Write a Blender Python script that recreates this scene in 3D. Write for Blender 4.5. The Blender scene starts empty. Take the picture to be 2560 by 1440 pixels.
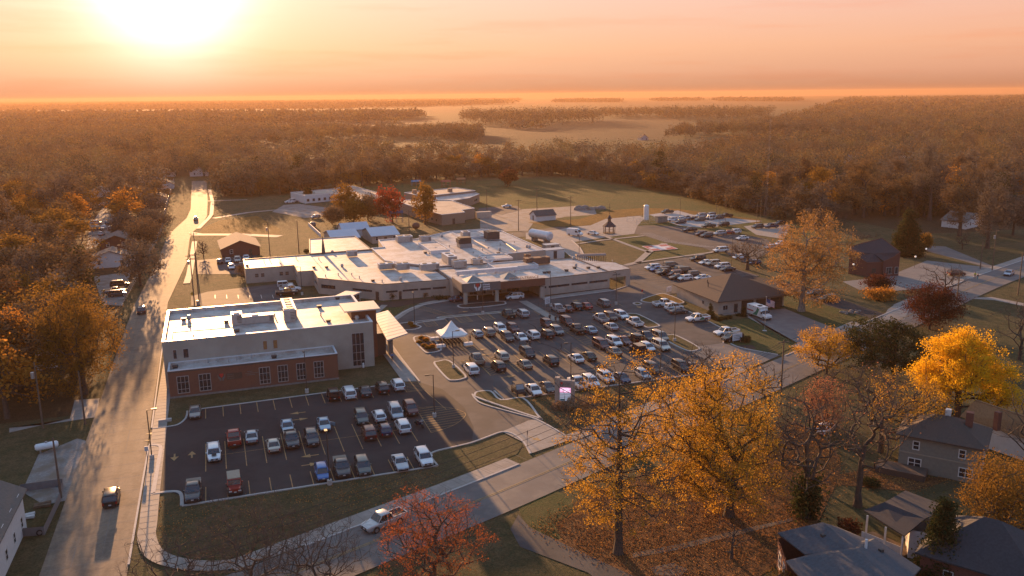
import bpy, math, random
import numpy as np
from mathutils import Vector, Matrix
random.seed(7); RNG = np.random.default_rng(7)
SC = bpy.context.scene
COL = SC.collection
R_ = math.radians

# ---------------------------------------------------------------- survey: metric site plan
# The site plan was measured from the photograph: y runs along the west street, x across it,
# z = 0 is the ground. at() turns a surveyed reading into a point at height h.
FPX, CAMH = 2131.0, 51.0
_s = (222 - 252) / 2560.0
_n = np.array([-_s, 1.0, -((252 + _s * 1280) - 720) / FPX]); _n /= np.linalg.norm(_n)
_v = np.array([513 - 1280, (252 + _s * 513) - 720, FPX]); _v /= np.linalg.norm(_v)
CAMR = np.stack([_v_ for _v_ in (np.cross(_v, -_n), _v, -_n)])
REG = {'A': (380, 940, 3.2), 'M': (1020, 740, 4.741), 'E': (1440, 720, 4.571), 'H': (1560, 560, 4.414), 'S': (680, 420, 4.0),
       'F': (1280, 460, 3.765), 'L': (0, 400, 3.4286), 'O': (380, 700, 3.7647), 'G': (0, 880, 2.571), 'R': (1900, 480, 3.879),
       'B': (1050, 560, 4.491), 'N': (580, 540, 4.741), 'T': (1960, 760, 4.235), 'D': (1900, 1000, 3.2727), 'K': (250, 1080, 2.188),
       'V': (1150, 640, 8.533), 'W': (1820, 480, 6.0), 'Z': (1300, 860, 2.482), 'P': (0, 0, 1)}
def at(r, x, y, h=0.0):
    a = REG[r]
    d = CAMR @ np.array([a[0] + x / a[2] - 1280, a[1] + y / a[2] - 720, FPX])
    t = (h - CAMH) / d[2]
    return Vector((float(d[0] * t), float(d[1] * t), h))
def at2(r, x, y, h=0.0):
    p = at(r, x, y, h); return (p.x, p.y)
def poly(r, *pts, h=0.0): return [at2(r, *q, h) for q in pts]

# ---------------------------------------------------------------- tags
def tag(o, label=None, cat=None, group=None, kind=None):
    if label: o['label'] = label
    if cat: o['category'] = cat
    if group: o['group'] = group
    if kind: o['kind'] = kind
    return o
def empty(name, loc=(0, 0, 0), rz=0.0):
    o = bpy.data.objects.new(name, None); COL.objects.link(o)
    o.location = loc; o.rotation_euler = (0, 0, rz); o.empty_display_size = .5
    return o
KIDS = {}
def link(name, me, parent=None):
    o = bpy.data.objects.new(name, me); COL.objects.link(o)
    if parent: o.parent = parent; KIDS.setdefault(parent.name, []).append(o)
    return o
def copy_tree(o, parent=None):
    c = o.copy(); COL.objects.link(c)
    if parent: c.parent = parent; KIDS.setdefault(parent.name, []).append(c)
    for ch in list(KIDS.get(o.name, [])): copy_tree(ch, c)
    return c
def walk(o):
    yield o
    for ch in KIDS.get(o.name, []): yield from walk(ch)

# ---------------------------------------------------------------- mesh builder
class MB:
    def __init__(s): s.v = []; s.f = []; s.m = []
    def add(s, vs, fs, m=0):
        b = len(s.v); s.v += [tuple(q) for q in vs]; s.f += [tuple(b + i for i in f) for f in fs]
        s.m += [m] * len(fs); return s
    def face(s, pts, m=0): return s.add(pts, [range(len(pts))], m)
    def flat(s, pl, z, m=0): return s.face([(x, y, z) for x, y in pl], m)
    def box(s, x0, y0, z0, x1, y1, z1, m=0):
        return s.obox((x0, y0, z0), (x1 - x0, 0, 0), (0, y1 - y0, 0), (0, 0, z1 - z0), m)
    def obox(s, o, a, b, c, m=0):
        o, a, b, c = map(Vector, (o, a, b, c))
        vs = [o, o + a, o + a + b, o + b, o + c, o + a + c, o + a + b + c, o + b + c]
        return s.add(vs, [(3, 2, 1, 0), (4, 5, 6, 7), (0, 1, 5, 4), (1, 2, 6, 5), (2, 3, 7, 6), (3, 0, 4, 7)], m)
    def prism(s, pl, z0, z1, m=0, mt=None, bottom=False, top=True):
        n = len(pl); pl = ccw(pl)
        vs = [(x, y, z0) for x, y in pl] + [(x, y, z1) for x, y in pl]
        s.add(vs, [(i, (i + 1) % n, n + (i + 1) % n, n + i) for i in range(n)], m)
        if top: s.face(vs[n:], m if mt is None else mt)
        if bottom: s.face(vs[:n][::-1], m)
        return s
    def tube(s, pts, rad, n=6, m=0, cap=True):
        pts = [Vector(q) for q in pts]
        if not hasattr(rad, '__len__'): rad = [rad] * len(pts)
        vs = []
        for i, q in enumerate(pts):
            d = (pts[min(i + 1, len(pts) - 1)] - pts[max(i - 1, 0)]).normalized()
            u = d.cross(Vector((0, 0, 1)) if abs(d.z) < .9 else Vector((1, 0, 0))).normalized(); w = d.cross(u)
            for k in range(n):
                a = 2 * math.pi * k / n; vs.append(q + (u * math.cos(a) + w * math.sin(a)) * rad[i])
        fs = [(i * n + k, i * n + (k + 1) % n, (i + 1) * n + (k + 1) % n, (i + 1) * n + k) for i in range(len(pts) - 1) for k in range(n)]
        if cap: fs += [tuple(range(n))[::-1], tuple((len(pts) - 1) * n + k for k in range(n))]
        return s.add(vs, fs, m)
    def cyl(s, x, y, z0, z1, r0, r1=None, n=12, m=0): return s.tube([(x, y, z0), (x, y, z1)], [r0, r0 if r1 is None else r1], n, m)
    def ball(s, c, r, n=10, k=6, m=0):
        if not hasattr(r, '__len__'): r = (r, r, r)
        vs = [(c[0] + r[0] * math.sin(math.pi * j / k) * math.cos(2 * math.pi * i / n), c[1] + r[1] * math.sin(math.pi * j / k) * math.sin(2 * math.pi * i / n),
               c[2] + r[2] * math.cos(math.pi * j / k)) for j in range(k + 1) for i in range(n)]
        return s.add(vs, [(j * n + i, (j + 1) * n + i, (j + 1) * n + (i + 1) % n, j * n + (i + 1) % n) for j in range(k) for i in range(n)], m)
    def loft(s, secs, m=0, cap=True):
        n = len(secs[0]); vs = [q for c in secs for q in c]
        fs = [(i * n + k, i * n + (k + 1) % n, (i + 1) * n + (k + 1) % n, (i + 1) * n + k) for i in range(len(secs) - 1) for k in range(n)]
        if cap: fs += [tuple(range(n))[::-1], tuple((len(secs) - 1) * n + k for k in range(n))]
        return s.add(vs, fs, m)
    def build(s, name, mats, parent=None, smooth=False, loc=None):
        me = bpy.data.meshes.new(name)
        me.from_pydata([tuple(q) for q in s.v], [], s.f)
        for q in (mats if isinstance(mats, (list, tuple)) else [mats]): me.materials.append(q)
        if len(me.polygons) == len(s.m): me.polygons.foreach_set('material_index', s.m)
        if smooth: me.polygons.foreach_set('use_smooth', [True] * len(me.polygons))
        me.update()
        o = link(name, me, parent)
        if loc is not None: o.location = loc
        return o

def ccw(pl):
    a = sum(pl[i][0] * pl[(i + 1) % len(pl)][1] - pl[(i + 1) % len(pl)][0] * pl[i][1] for i in range(len(pl)))
    return list(pl) if a > 0 else list(pl)[::-1]
def offset(pl, d):                       # inset (d > 0) of a ccw polygon, mitred
    pl = ccw(pl); n = len(pl); out = []
    for i in range(n):
        p0, p1, p2 = Vector(pl[i - 1]), Vector(pl[i]), Vector(pl[(i + 1) % n])
        e1, e2 = (p1 - p0).normalized(), (p2 - p1).normalized()
        n1, n2 = Vector((-e1.y, e1.x)), Vector((-e2.y, e2.x))
        k = 1 + n1.dot(n2)
        q = p1 + (n1 + n2) * (d / max(k, .25)); out.append((q.x, q.y))
    return out
def rect(x0, y0, x1, y1): return [(x0, y0), (x1, y0), (x1, y1), (x0, y1)]
def smooth_line(pl, k=5, closed=False):  # Catmull-Rom
    n = len(pl); out = []
    rng = range(n) if closed else range(n - 1)
    for i in rng:
        g = lambda j: Vector(pl[j % n]) if closed else Vector(pl[max(0, min(n - 1, j))])
        a, b, c, d = g(i - 1), g(i), g(i + 1), g(i + 2)
        for t in range(k):
            u = t / k
            q = .5 * ((2 * b) + (c - a) * u + (2 * a - 5 * b + 4 * c - d) * u * u + (3 * b - a - 3 * c + d) * u ** 3)
            out.append((q.x, q.y))
    if not closed: out.append(tuple(pl[-1]))
    return out
def ribbon(pl, w0, w1):                  # strip between offsets w0 and w1 to the left of a line
    L, Rr = [], []
    for i, q in enumerate(pl):
        a, b = Vector(pl[max(i - 1, 0)]), Vector(pl[min(i + 1, len(pl) - 1)])
        d = (b - a).normalized(); nn = Vector((-d.y, d.x)); q = Vector(q)
        L.append(tuple(q + nn * w0)); Rr.append(tuple(q + nn * w1))
    return L, Rr
def strip(mb, pl, w0, w1, z, m=0):
    a, b = ribbon(pl, w0, w1)
    for i in range(len(pl) - 1):
        mb.face([(*a[i], z), (*a[i + 1], z), (*b[i + 1], z), (*b[i], z)][::1 if w1 > w0 else -1], m)
def kerb_line(mb, pl, w=.3, h=.15, m=0, closed=False):
    if closed:
        pl = ccw(pl); i_ = offset(pl, w); n = len(pl)
        for k in range(n):
            a, b, c, d = pl[k], pl[(k + 1) % n], i_[(k + 1) % n], i_[k]
            mb.face([(*a, h), (*b, h), (*c, h), (*d, h)], m)
            mb.face([(*a, 0), (*b, 0), (*b, h), (*a, h)], m); mb.face([(*d, h), (*c, h), (*c, 0), (*d, 0)], m)
    else:
        a, b = ribbon(pl, w / 2, -w / 2)
        for k in range(len(pl) - 1):
            mb.face([(*b[k], h), (*b[k + 1], h), (*a[k + 1], h), (*a[k], h)], m)
            mb.face([(*b[k], 0), (*b[k + 1], 0), (*b[k + 1], h), (*b[k], h)], m); mb.face([(*a[k], h), (*a[k + 1], h), (*a[k + 1], 0), (*a[k], 0)], m)
        for k in (0, -1): mb.face([(*a[k], 0), (*b[k], 0), (*b[k], h), (*a[k], h)], m)

# ---------------------------------------------------------------- materials
def new_mat(name):
    m = bpy.data.materials.new(name); m.use_nodes = True
    nt = m.node_tree; return m, nt, nt.nodes['Principled BSDF']
def rgba(c): return (c[0], c[1], c[2], 1)
def noise(nt, scale, detail=4, rough=.6, vec=None):
    t = nt.nodes.new('ShaderNodeTexNoise'); t.inputs['Scale'].default_value = scale
    t.inputs['Detail'].default_value = detail; t.inputs['Roughness'].default_value = rough
    if vec is None:
        g = nt.nodes.new('ShaderNodeNewGeometry'); vec = g.outputs['Position']
    nt.links.new(vec, t.inputs['Vector']); return t.outputs['Fac']
def ramp(nt, fac, stops):
    r = nt.nodes.new('ShaderNodeValToRGB'); e = r.color_ramp.elements
    while len(e) < len(stops): e.new(.5)
    for i, (p, c) in enumerate(stops): e[i].position = p; e[i].color = rgba(c)
    nt.links.new(fac, r.inputs['Fac']); return r.outputs['Color']
def mixc(nt, fac, a, b, mode='MIX'):
    x = nt.nodes.new('ShaderNodeMix'); x.data_type = 'RGBA'; x.blend_type = mode
    if isinstance(fac, (int, float)): x.inputs[0].default_value = fac
    else: nt.links.new(fac, x.inputs[0])
    for i, q in ((6, a), (7, b)):
        if isinstance(q, (tuple, list)): x.inputs[i].default_value = rgba(q)
        else: nt.links.new(q, x.inputs[i])
    return x.outputs[2]
def bump(nt, bs, h, dist, strength=.6):
    b = nt.nodes.new('ShaderNodeBump'); b.inputs['Distance'].default_value = dist; b.inputs['Strength'].default_value = strength
    nt.links.new(h, b.inputs['Height']); nt.links.new(b.outputs['Normal'], bs.inputs['Normal'])
MATS = {}
def mat(name, c, rough=.8, c2=None, scale=1.5, metal=0.0, c3=None, scale3=.12, bmp=0.0, spec=None, coat=0.0):
    if name in MATS: return MATS[name]
    m, nt, b = new_mat(name)
    b.inputs['Roughness'].default_value = rough; b.inputs['Metallic'].default_value = metal
    if spec is not None: b.inputs['Specular IOR Level'].default_value = spec
    if coat: b.inputs['Coat Weight'].default_value = coat; b.inputs['Coat Roughness'].default_value = .05
    if c2 is None: c2 = tuple(x * .86 for x in c)
    n = noise(nt, scale, 5)
    col = ramp(nt, n, [(.36, c), (.66, c2)])
    if c3 is not None:
        n3 = noise(nt, scale3, 4); f = ramp(nt, n3, [(.45, (0, 0, 0)), (.62, (1, 1, 1))])
        col = mixc(nt, f, col, c3)
    nt.links.new(col, b.inputs['Base Color'])
    if bmp: bump(nt, b, n, bmp)
    MATS[name] = m; return m
def emit(name, c, s):
    if name in MATS: return MATS[name]
    m, nt, b = new_mat(name); b.inputs['Base Color'].default_value = rgba(c)
    b.inputs['Emission Color'].default_value = rgba(c); b.inputs['Emission Strength'].default_value = s
    MATS[name] = m; return m
def leaf_mat(name, stops, trans=.45, obj_var=.5):
    """stops: leaf colours; a leaf takes its place on the ramp from its own and its tree's random number."""
    m, nt, b = new_mat(name); nt.nodes.remove(b)
    g = nt.nodes.new('ShaderNodeNewGeometry'); oi = nt.nodes.new('ShaderNodeObjectInfo')
    mx = nt.nodes.new('ShaderNodeMix'); mx.data_type = 'FLOAT'; mx.inputs[0].default_value = obj_var
    nt.links.new(g.outputs['Random Per Island'], mx.inputs[2]); nt.links.new(oi.outputs['Random'], mx.inputs[3])
    c = ramp(nt, mx.outputs[0], stops)
    d = nt.nodes.new('ShaderNodeBsdfDiffuse'); t = nt.nodes.new('ShaderNodeBsdfTranslucent'); s = nt.nodes.new('ShaderNodeMixShader')
    s.inputs[0].default_value = trans
    nt.links.new(c, d.inputs[0]); nt.links.new(c, t.inputs[0]); nt.links.new(d.outputs[0], s.inputs[1]); nt.links.new(t.outputs[0], s.inputs[2])
    nt.links.new(s.outputs[0], nt.nodes['Material Output'].inputs[0]); MATS[name] = m; return m
SUN_E, SUN_C = 5.0, (1.0, .52, .22)
SUN_ELEV = 7.0
SKY_S, EXPO = .10, 1.55
SKY_COOL, SKY_WARM = (.10, .11, .125), (.02, .015, .02)
VEIL = [(0, (1.7, .82, .48)), (.022, (2.6, 1.36, .85)), (.05, (3.05, 1.64, 1.0)), (.13, (3.1, 2.0, 1.66)), (.2, (2.7, 2.25, 2.25)), (.4, (1.45, 1.95, 2.5)), (1, (1.0, 1.7, 2.55))]
AZ = [(0, (1, 1, 1)), (.12, (1, 1, 1)), (.35, (.97, .86, .87)), (.6, (.64, .75, .94)), (1, (.68, .80, 1.02))]
GLARE = (8.0, .12)
HAZE_C, HAZE_D, HAZE_G = (.50, .31, .19, 1), .000115, .33
TREE_LATER = []
# ---------------------------------------------------------------- camera, sun, sky, air
cd = bpy.data.cameras.new('camera'); cam = bpy.data.objects.new('camera', cd); COL.objects.link(cam)
cd.sensor_width = 36; cd.lens = FPX / 2560 * 36; cd.clip_end = 60000; cd.clip_start = .5
_rt, _dn, _fw = (CAMR @ np.array(q) for q in ((1., 0, 0), (0, 1., 0), (0, 0, 1.)))
cam.matrix_world = Matrix(((_rt[0], -_dn[0], -_fw[0], 0), (_rt[1], -_dn[1], -_fw[1], 0), (_rt[2], -_dn[2], -_fw[2], CAMH), (0, 0, 0, 1)))
SC.camera = cam
SUN_AZ, SUN_EL = R_(-1.7), R_(SUN_ELEV)
SUNV = Vector((math.sin(SUN_AZ) * math.cos(SUN_EL), math.cos(SUN_AZ) * math.cos(SUN_EL), math.sin(SUN_EL)))
ld = bpy.data.lights.new('sun', 'SUN'); lo = bpy.data.objects.new('sun', ld); COL.objects.link(lo)
ld.energy = SUN_E; ld.angle = R_(.6); ld.color = SUN_C
lo.rotation_euler = (-SUNV).to_track_quat('-Z', 'Y').to_euler(); lo.location = (0, 0, 300)
w = bpy.data.worlds.new('World'); SC.world = w; w.use_nodes = True; nt = w.node_tree
bg = nt.nodes['Background']; bg.inputs['Strength'].default_value = SKY_S
tc = nt.nodes.new('ShaderNodeTexCoord'); sep = nt.nodes.new('ShaderNodeSeparateXYZ'); nt.links.new(tc.outputs['Generated'], sep.inputs[0])
def wmath(op, a, b=None, c=None):
    n = nt.nodes.new('ShaderNodeMath'); n.operation = op
    for i, q in enumerate((a, b, c)):
        if q is None: continue
        if isinstance(q, (int, float)): n.inputs[i].default_value = q
        else: nt.links.new(q, n.inputs[i])
    return n.outputs[0]
zz = wmath('MAXIMUM', sep.outputs[2], .004)
cmb = nt.nodes.new('ShaderNodeCombineXYZ')
nt.links.new(sep.outputs[0], cmb.inputs[0]); nt.links.new(sep.outputs[1], cmb.inputs[1]); nt.links.new(zz, cmb.inputs[2])
sky = nt.nodes.new('ShaderNodeTexSky'); sky.sky_type = 'NISHITA'; sky.sun_disc = False
sky.sun_elevation = SUN_EL; sky.sun_rotation = SUN_AZ; sky.altitude = 120; sky.air_density = 1.0; sky.dust_density = 3.0; sky.ozone_density = 1.5
nt.links.new(cmb.outputs[0], sky.inputs[0])
dt = nt.nodes.new('ShaderNodeVectorMath'); dt.operation = 'DOT_PRODUCT'; nt.links.new(tc.outputs['Generated'], dt.inputs[0]); dt.inputs[1].default_value = SUNV
ang = wmath('MULTIPLY', wmath('ARCCOSINE', wmath('MINIMUM', dt.outputs['Value'], .999999)), 57.2958)     # degrees from the sun
# warm evening air: peach toward the sun, cool overhead and behind
warm = wmath('SMOOTH_MIN', 1.0, wmath('MAXIMUM', wmath('DIVIDE', wmath('SUBTRACT', 100.0, ang), 90.0), 0.0), .1)
low = wmath('MAXIMUM', wmath('SUBTRACT', 1.0, wmath('MULTIPLY', zz, 1.9)), 0.0)
tint = mixc(nt, wmath('MULTIPLY', warm, low), SKY_COOL, SKY_WARM)
col = mixc(nt, 1.0, sky.outputs[0], tint, 'MULTIPLY')
# peach veil low in the west, pinker higher up
veil_c = ramp(nt, zz, VEIL)
veil = mixc(nt, 1.0, veil_c, ramp(nt, wmath('DIVIDE', ang, 180.0), AZ), 'MULTIPLY')
col = mixc(nt, 1.0, col, veil, 'ADD')
# thin streaks of cloud
mp = nt.nodes.new('ShaderNodeMapping'); mp.inputs['Scale'].default_value = (3.2, 3.2, 42); nt.links.new(tc.outputs['Generated'], mp.inputs[0])
cf = ramp(nt, noise(nt, 1.3, 6, .62, mp.outputs[0]), [(.50, (0, 0, 0)), (.63, (1, 1, 1))])
col = mixc(nt, wmath('MULTIPLY', cf, .75), col, mixc(nt, 1.0, col, (1.0, .90, .86), 'MULTIPLY'))
# the sun's glare in the air round it
gl = wmath('ADD', wmath('MULTIPLY', wmath('EXPONENT', wmath('MULTIPLY', wmath('POWER', wmath('DIVIDE', ang, 2.9), 1.6), -1.0)), GLARE[0]),
           wmath('MULTIPLY', wmath('EXPONENT', wmath('DIVIDE', ang, -6.0)), GLARE[1]))
gc = nt.nodes.new('ShaderNodeMix'); gc.data_type = 'RGBA'; gc.blend_type = 'ADD'; gc.inputs[0].default_value = 1
vm = nt.nodes.new('ShaderNodeVectorMath'); vm.operation = 'SCALE'; vm.inputs[0].default_value = (1.0, .96, 1.05); nt.links.new(gl, vm.inputs['Scale'])
nt.links.new(col, gc.inputs[6]); nt.links.new(vm.outputs[0], gc.inputs[7])
nt.links.new(gc.outputs[2], bg.inputs['Color'])
vs_ = SC.view_settings; vs_.view_transform = 'Standard'; vs_.look = 'None'; vs_.exposure = EXPO; vs_.gamma = 1; vs_.use_curve_mapping = False
SC.cycles.max_bounces = 6; SC.cycles.transparent_max_bounces = 6; SC.cycles.volume_bounces = 0; SC.cycles.diffuse_bounces = 2; SC.cycles.glossy_bounces = 2
SC.cycles.sample_clamp_indirect = 6

FARR = 10000
hz = MB().box(-FARR - 500, -FARR - 500, -1.5, FARR + 500, FARR + 500, 64)
hm = bpy.data.materials.new('haze_air'); hm.use_nodes = True; hn = hm.node_tree; hn.nodes.remove(hn.nodes['Principled BSDF'])
pv = hn.nodes.new('ShaderNodeVolumePrincipled'); pv.inputs['Color'].default_value = HAZE_C; pv.inputs['Density'].default_value = HAZE_D; pv.inputs['Anisotropy'].default_value = HAZE_G
hn.links.new(pv.outputs[0], hn.nodes['Material Output'].inputs['Volume'])
tag(hz.build('haze', hm), 'thin orange evening haze lying over town and fields', 'haze', kind='stuff')

# ---------------------------------------------------------------- ground
def grass_mat(name, a, b, c, d, s=1.0):
    m, nt, p = new_mat(name); p.inputs['Roughness'].default_value = .95; p.inputs['Specular IOR Level'].default_value = .1
    n1 = noise(nt, .07 * s, 6, .7); n2 = noise(nt, .45 * s, 8, .78); n3 = noise(nt, 3.2, 4, .8)
    k1 = ramp(nt, n1, [(.40, a), (.56, b)]); k2 = ramp(nt, n2, [(.42, c), (.56, d)])
    x = mixc(nt, .55, k1, k2)
    x = mixc(nt, ramp(nt, n3, [(.42, (.0, .0, .0)), (.6, (.75, .75, .75))]), x, mixc(nt, 1.0, x, (.42, .43, .4), 'MULTIPLY'))
    n4 = noise(nt, 8.0, 3, .7); nt.links.new(x, p.inputs['Base Color']); bump(nt, p, n4, .22, 1.0); MATS[name] = m; return m
G_DRY = grass_mat('dry_grass', (.135, .112, .062), (.07, .082, .036), (.145, .114, .062), (.056, .062, .031))
G_GREEN = grass_mat('green_grass', (.052, .092, .03), (.098, .10, .042), (.046, .08, .028), (.112, .104, .044))
G_STRAW = grass_mat('straw_grass', (.27, .145, .036), (.18, .105, .03), (.25, .135, .034), (.15, .092, .03))
G_LEAF = grass_mat('leaf_litter', (.21, .105, .05), (.12, .065, .034), (.27, .125, .05), (.085, .05, .028), 1.6)
G_FIELD = grass_mat('stubble_field', (.125, .095, .058), (.095, .08, .046), (.12, .092, .054), (.085, .072, .042), .3)
G_WOOD = grass_mat('wood_floor', (.09, .06, .035), (.07, .055, .03), (.1, .065, .035), (.06, .045, .025))
CONC = mat('concrete', (.28, .25, .22), .8, (.22, .195, .17), 1.2, c3=(.21, .185, .16), scale3=.4)
CONC_L = mat('kerb_concrete', (.42, .39, .36), .8, (.33, .31, .29), 2.5)
def track_mat(name, a, b_, c, sx=.55, sy=.03):
    m, nt, p = new_mat(name); p.inputs['Roughness'].default_value = .82; p.inputs['Specular IOR Level'].default_value = .22
    g = nt.nodes.new('ShaderNodeNewGeometry'); mp = nt.nodes.new('ShaderNodeMapping'); mp.inputs['Scale'].default_value = (sx, sy, 1); nt.links.new(g.outputs['Position'], mp.inputs[0])
    x = ramp(nt, noise(nt, 1.0, 5, .65, mp.outputs[0]), [(.38, a), (.62, b_)])
    x = mixc(nt, ramp(nt, noise(nt, .35, 6, .7), [(.48, (0, 0, 0)), (.64, (1, 1, 1))]), x, c)
    x = mixc(nt, ramp(nt, noise(nt, 2.2, 5, .8), [(.42, (0, 0, 0)), (.62, (.7, .7, .7))]), x, mixc(nt, 1.0, x, (.72, .71, .7), 'MULTIPLY'))
    nt.links.new(x, p.inputs['Base Color']); MATS[name] = m; return m
STREET = track_mat('street_concrete', (.25, .185, .13), (.18, .138, .10), (.14, .11, .085))
ASPH = mat('old_asphalt', (.052, .054, .057), .85, (.041, .043, .046), .35, c3=(.074, .073, .073), scale3=.22, spec=.3)
ASPH_N = mat('new_asphalt', (.031, .031, .033), .85, (.024, .024, .026), 1.0, c3=(.038, .037, .038), scale3=.14, spec=.2)
ROAD = mat('road_asphalt', (.125, .12, .118), .75, (.10, .097, .096), .4, c3=(.155, .142, .128), scale3=.3, spec=.3)
GRAVEL = mat('gravel', (.24, .22, .2), .9, (.15, .14, .13), 3.0, c3=(.15, .12, .09), scale3=.3, bmp=.04)
YEL = mat('line_paint', (.40, .23, .07), .7, (.22, .135, .06), 2.0)
WHT = mat('white_line_paint', (.6, .56, .52), .6, (.4, .37, .34), 3.0)
MULCH = mat('mulch', (.05, .027, .018), .95, (.03, .018, .012), 3.0)
def ground(name, pl, z, m):
    return tag(MB().flat(ccw(pl), z).build(name, m), kind='structure')

g = MB(); N = 96
rr = [FARR * (k / 14) ** 2.2 for k in range(15)]; rr[0] = 0
g.v = [(0, 200, 0)] + [(r * math.cos(2 * math.pi * i / N), 200 + r * math.sin(2 * math.pi * i / N), 0) for r in rr[1:] for i in range(N)]
g.f = [(0, 1 + i, 1 + (i + 1) % N) for i in range(N)] + [(1 + k * N + i, 1 + (k + 1) * N + i, 1 + (k + 1) * N + (i + 1) % N, 1 + k * N + (i + 1) % N) for k in range(13) for i in range(N)]
g.m = [0] * len(g.f)
tag(g.build('ground', G_DRY), kind='structure')
# far fields of stubble between the woods
for pl in (poly('P', (1180, 349), (1660, 349), (1740, 322), (1690, 296), (1500, 298), (1330, 312), (1215, 322)),
           poly('P', (640, 322), (1060, 325), (1180, 312), (1100, 298), (700, 303)),
           poly('P', (1040, 288), (1160, 280), (1100, 264), (1040, 266)), poly('P', (1540, 270), (2300, 262), (2100, 250), (1560, 254)),
           poly('P', (0, 292), (420, 285), (400, 278), (0, 282)), poly('P', (1000, 262), (1500, 258), (1480, 252), (1050, 254))):
    ground('field', pl, .03, G_FIELD)
tag(MB().flat([(-900, 150), (-24, 150), (-24, 620), (60, 640), (-60, 1500), (-900, 1500)], .012).build('ground', G_WOOD), kind='structure')
tag(MB().flat([(240, 240), (330, 226), (900, 500), (1300, 1600), (250, 560)], .012).build('ground', G_WOOD), kind='structure')
# playing field behind the hospital
ground('playing_field', poly('P', (690, 492), (980, 462), (1270, 448), (1420, 446), (1600, 470), (1750, 500), (1900, 545), (2080, 578), (2060, 600), (1500, 560), (1200, 520), (1000, 500)), .03, G_GREEN)
ground('grass', poly('F', (640, 330), (900, 250), (1250, 225), (1560, 235), (2350, 340), (2330, 380), (1700, 290), (1560, 250), (1240, 300), (880, 330), (740, 390), (400, 400), (150, 365)), .045, G_STRAW)
ground('grass', poly('L', (1740, 580), (1880, 520), (2200, 480), (2400, 590), (2400, 640), (1960, 655), (1700, 640)), .03, G_STRAW)
ground('grass', [(106, 203), (104, 246), (110, 265), (120, 275), (148, 281), (152, 238), (121, 230), (115, 205)], .03, G_DRY)
ground('grass', [(121.5, 231.5), (134, 245.5), (134, 282), (150, 279), (149, 262), (152, 248), (151, 238)], .036, G_GREEN)
ground('leaf_litter', smooth_line(poly('Z', (40, 1140), (330, 1270), (700, 1440), (1180, 1560), (1700, 1300), (1900, 1000), (1980, 700), (1700, 480), (1500, 640), (900, 760), (300, 1000)), 6, True), .03, G_LEAF)
ground('leaf_litter', smooth_line(poly('D', (900, 560), (1300, 470), (1330, 620), (1560, 640), (1250, 740), (900, 720), (500, 660)), 6, True), .042, G_LEAF)
ground('lawn', smooth_line(poly('Z', (-20, 960), (160, 905), (300, 950), (330, 1040), (230, 1120), (250, 1210), (150, 1180), (60, 1135)), 5, True), .036, G_GREEN)
ground('lawn', [(103.8, 155.6), (105.3, 162), (114.3, 161.5), (111.8, 140.5), (102.8, 135.7), (99.1, 142.1), (98.9, 146)], .05, G_GREEN)
ground('lawn', [(127.5, 166.5), (126.4, 146.4), (137, 151.6), (143, 154), (145.7, 172), (138.5, 186), (131, 188)], .05, G_GREEN)
ground('lawn', [(-10, 95.7), (6, 96.2), (16, 99.7), (26, 104.2), (38.5, 109), (40.4, 112), (39, 117.4), (33.5, 115.1), (27.6, 113.9), (26.6, 109.0), (-7.2, 108.7), (-7.4, 112), (-8.7, 113.6), (-10.2, 113.8), (-10.2, 99)], .036, G_DRY)
ground('lawn', [(-10.2, 139), (-8.6, 139.2), (-7.5, 141.3), (-7.3, 145.2), (29.6, 146.3), (29.4, 151), (29.2, 164), (-10.2, 190)], .036, G_DRY)

# streets
SL = poly('L', (1290, 1000), (1350, 880), (1420, 690), (1490, 600), (1600, 500), (1635, 420), (1645, 180))
SRT = poly('L', (1585, 1000), (1600, 880), (1625, 680), (1650, 620), (1740, 540), (1775, 480), (1780, 350), (1770, 180))
ground('street', [(-21.6, 60), (-21.6, 185)] + [(-21.4, 230)] + SL[1:] + SRT[1:][::-1] + [(-13.4, 230), (-12.6, 130), (-12.4, 60)], .075, STREET)
NE = [(-30, 79), (12.7, 95.6), (28.9, 101.9), (43.6, 108.2), (75, 121.8), (109.9, 137.3), (147.8, 154.2), (189.7, 173.2), (231.7, 189.6), (420, 262)]
NE = smooth_line(NE, 6)
r_ = MB(); strip(r_, NE, -9.4, 0, .08); tag(r_.build('road', ROAD), kind='structure')
sw = MB()
strip(sw, [q for q in NE if q[0] > -4 and q[0] < 40], .15, 2.7, .13); strip(sw, [q for q in NE if 47.5 < q[0] < 96], .15, 2.6, .13); strip(sw, [q for q in NE if 104 < q[0] < 139], .15, 2.4, .13)
strip(sw, [q for q in NE if 150 < q[0] < 300], .15, 2.4, .13)
strip(sw, smooth_line([(-11.0, 196), (-11.2, 150), (-11.1, 115), (-11.0, 106), (-10.9, 101.5), (-9.6, 97.0), (-6.2, 93.6), (-1.5, 92.0), (3, 93.2)], 6), -1.05, 1.05, .126)
strip(sw, poly('L', (1600, 1060), (1625, 980), (1650, 830), (1668, 700)), -.9, .9, .126)
strip(sw, poly('L', (1700, 590), (1790, 500), (1812, 470), (1822, 360), (1795, 250)), -.8, .8, .126)
sw.flat(ccw([(29.6, 163.5), (29.7, 148.7), (30.1, 146.4), (32.2, 145.8), (32.5, 151.5), (32.5, 180), (29.6, 180)]), .13)
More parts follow.
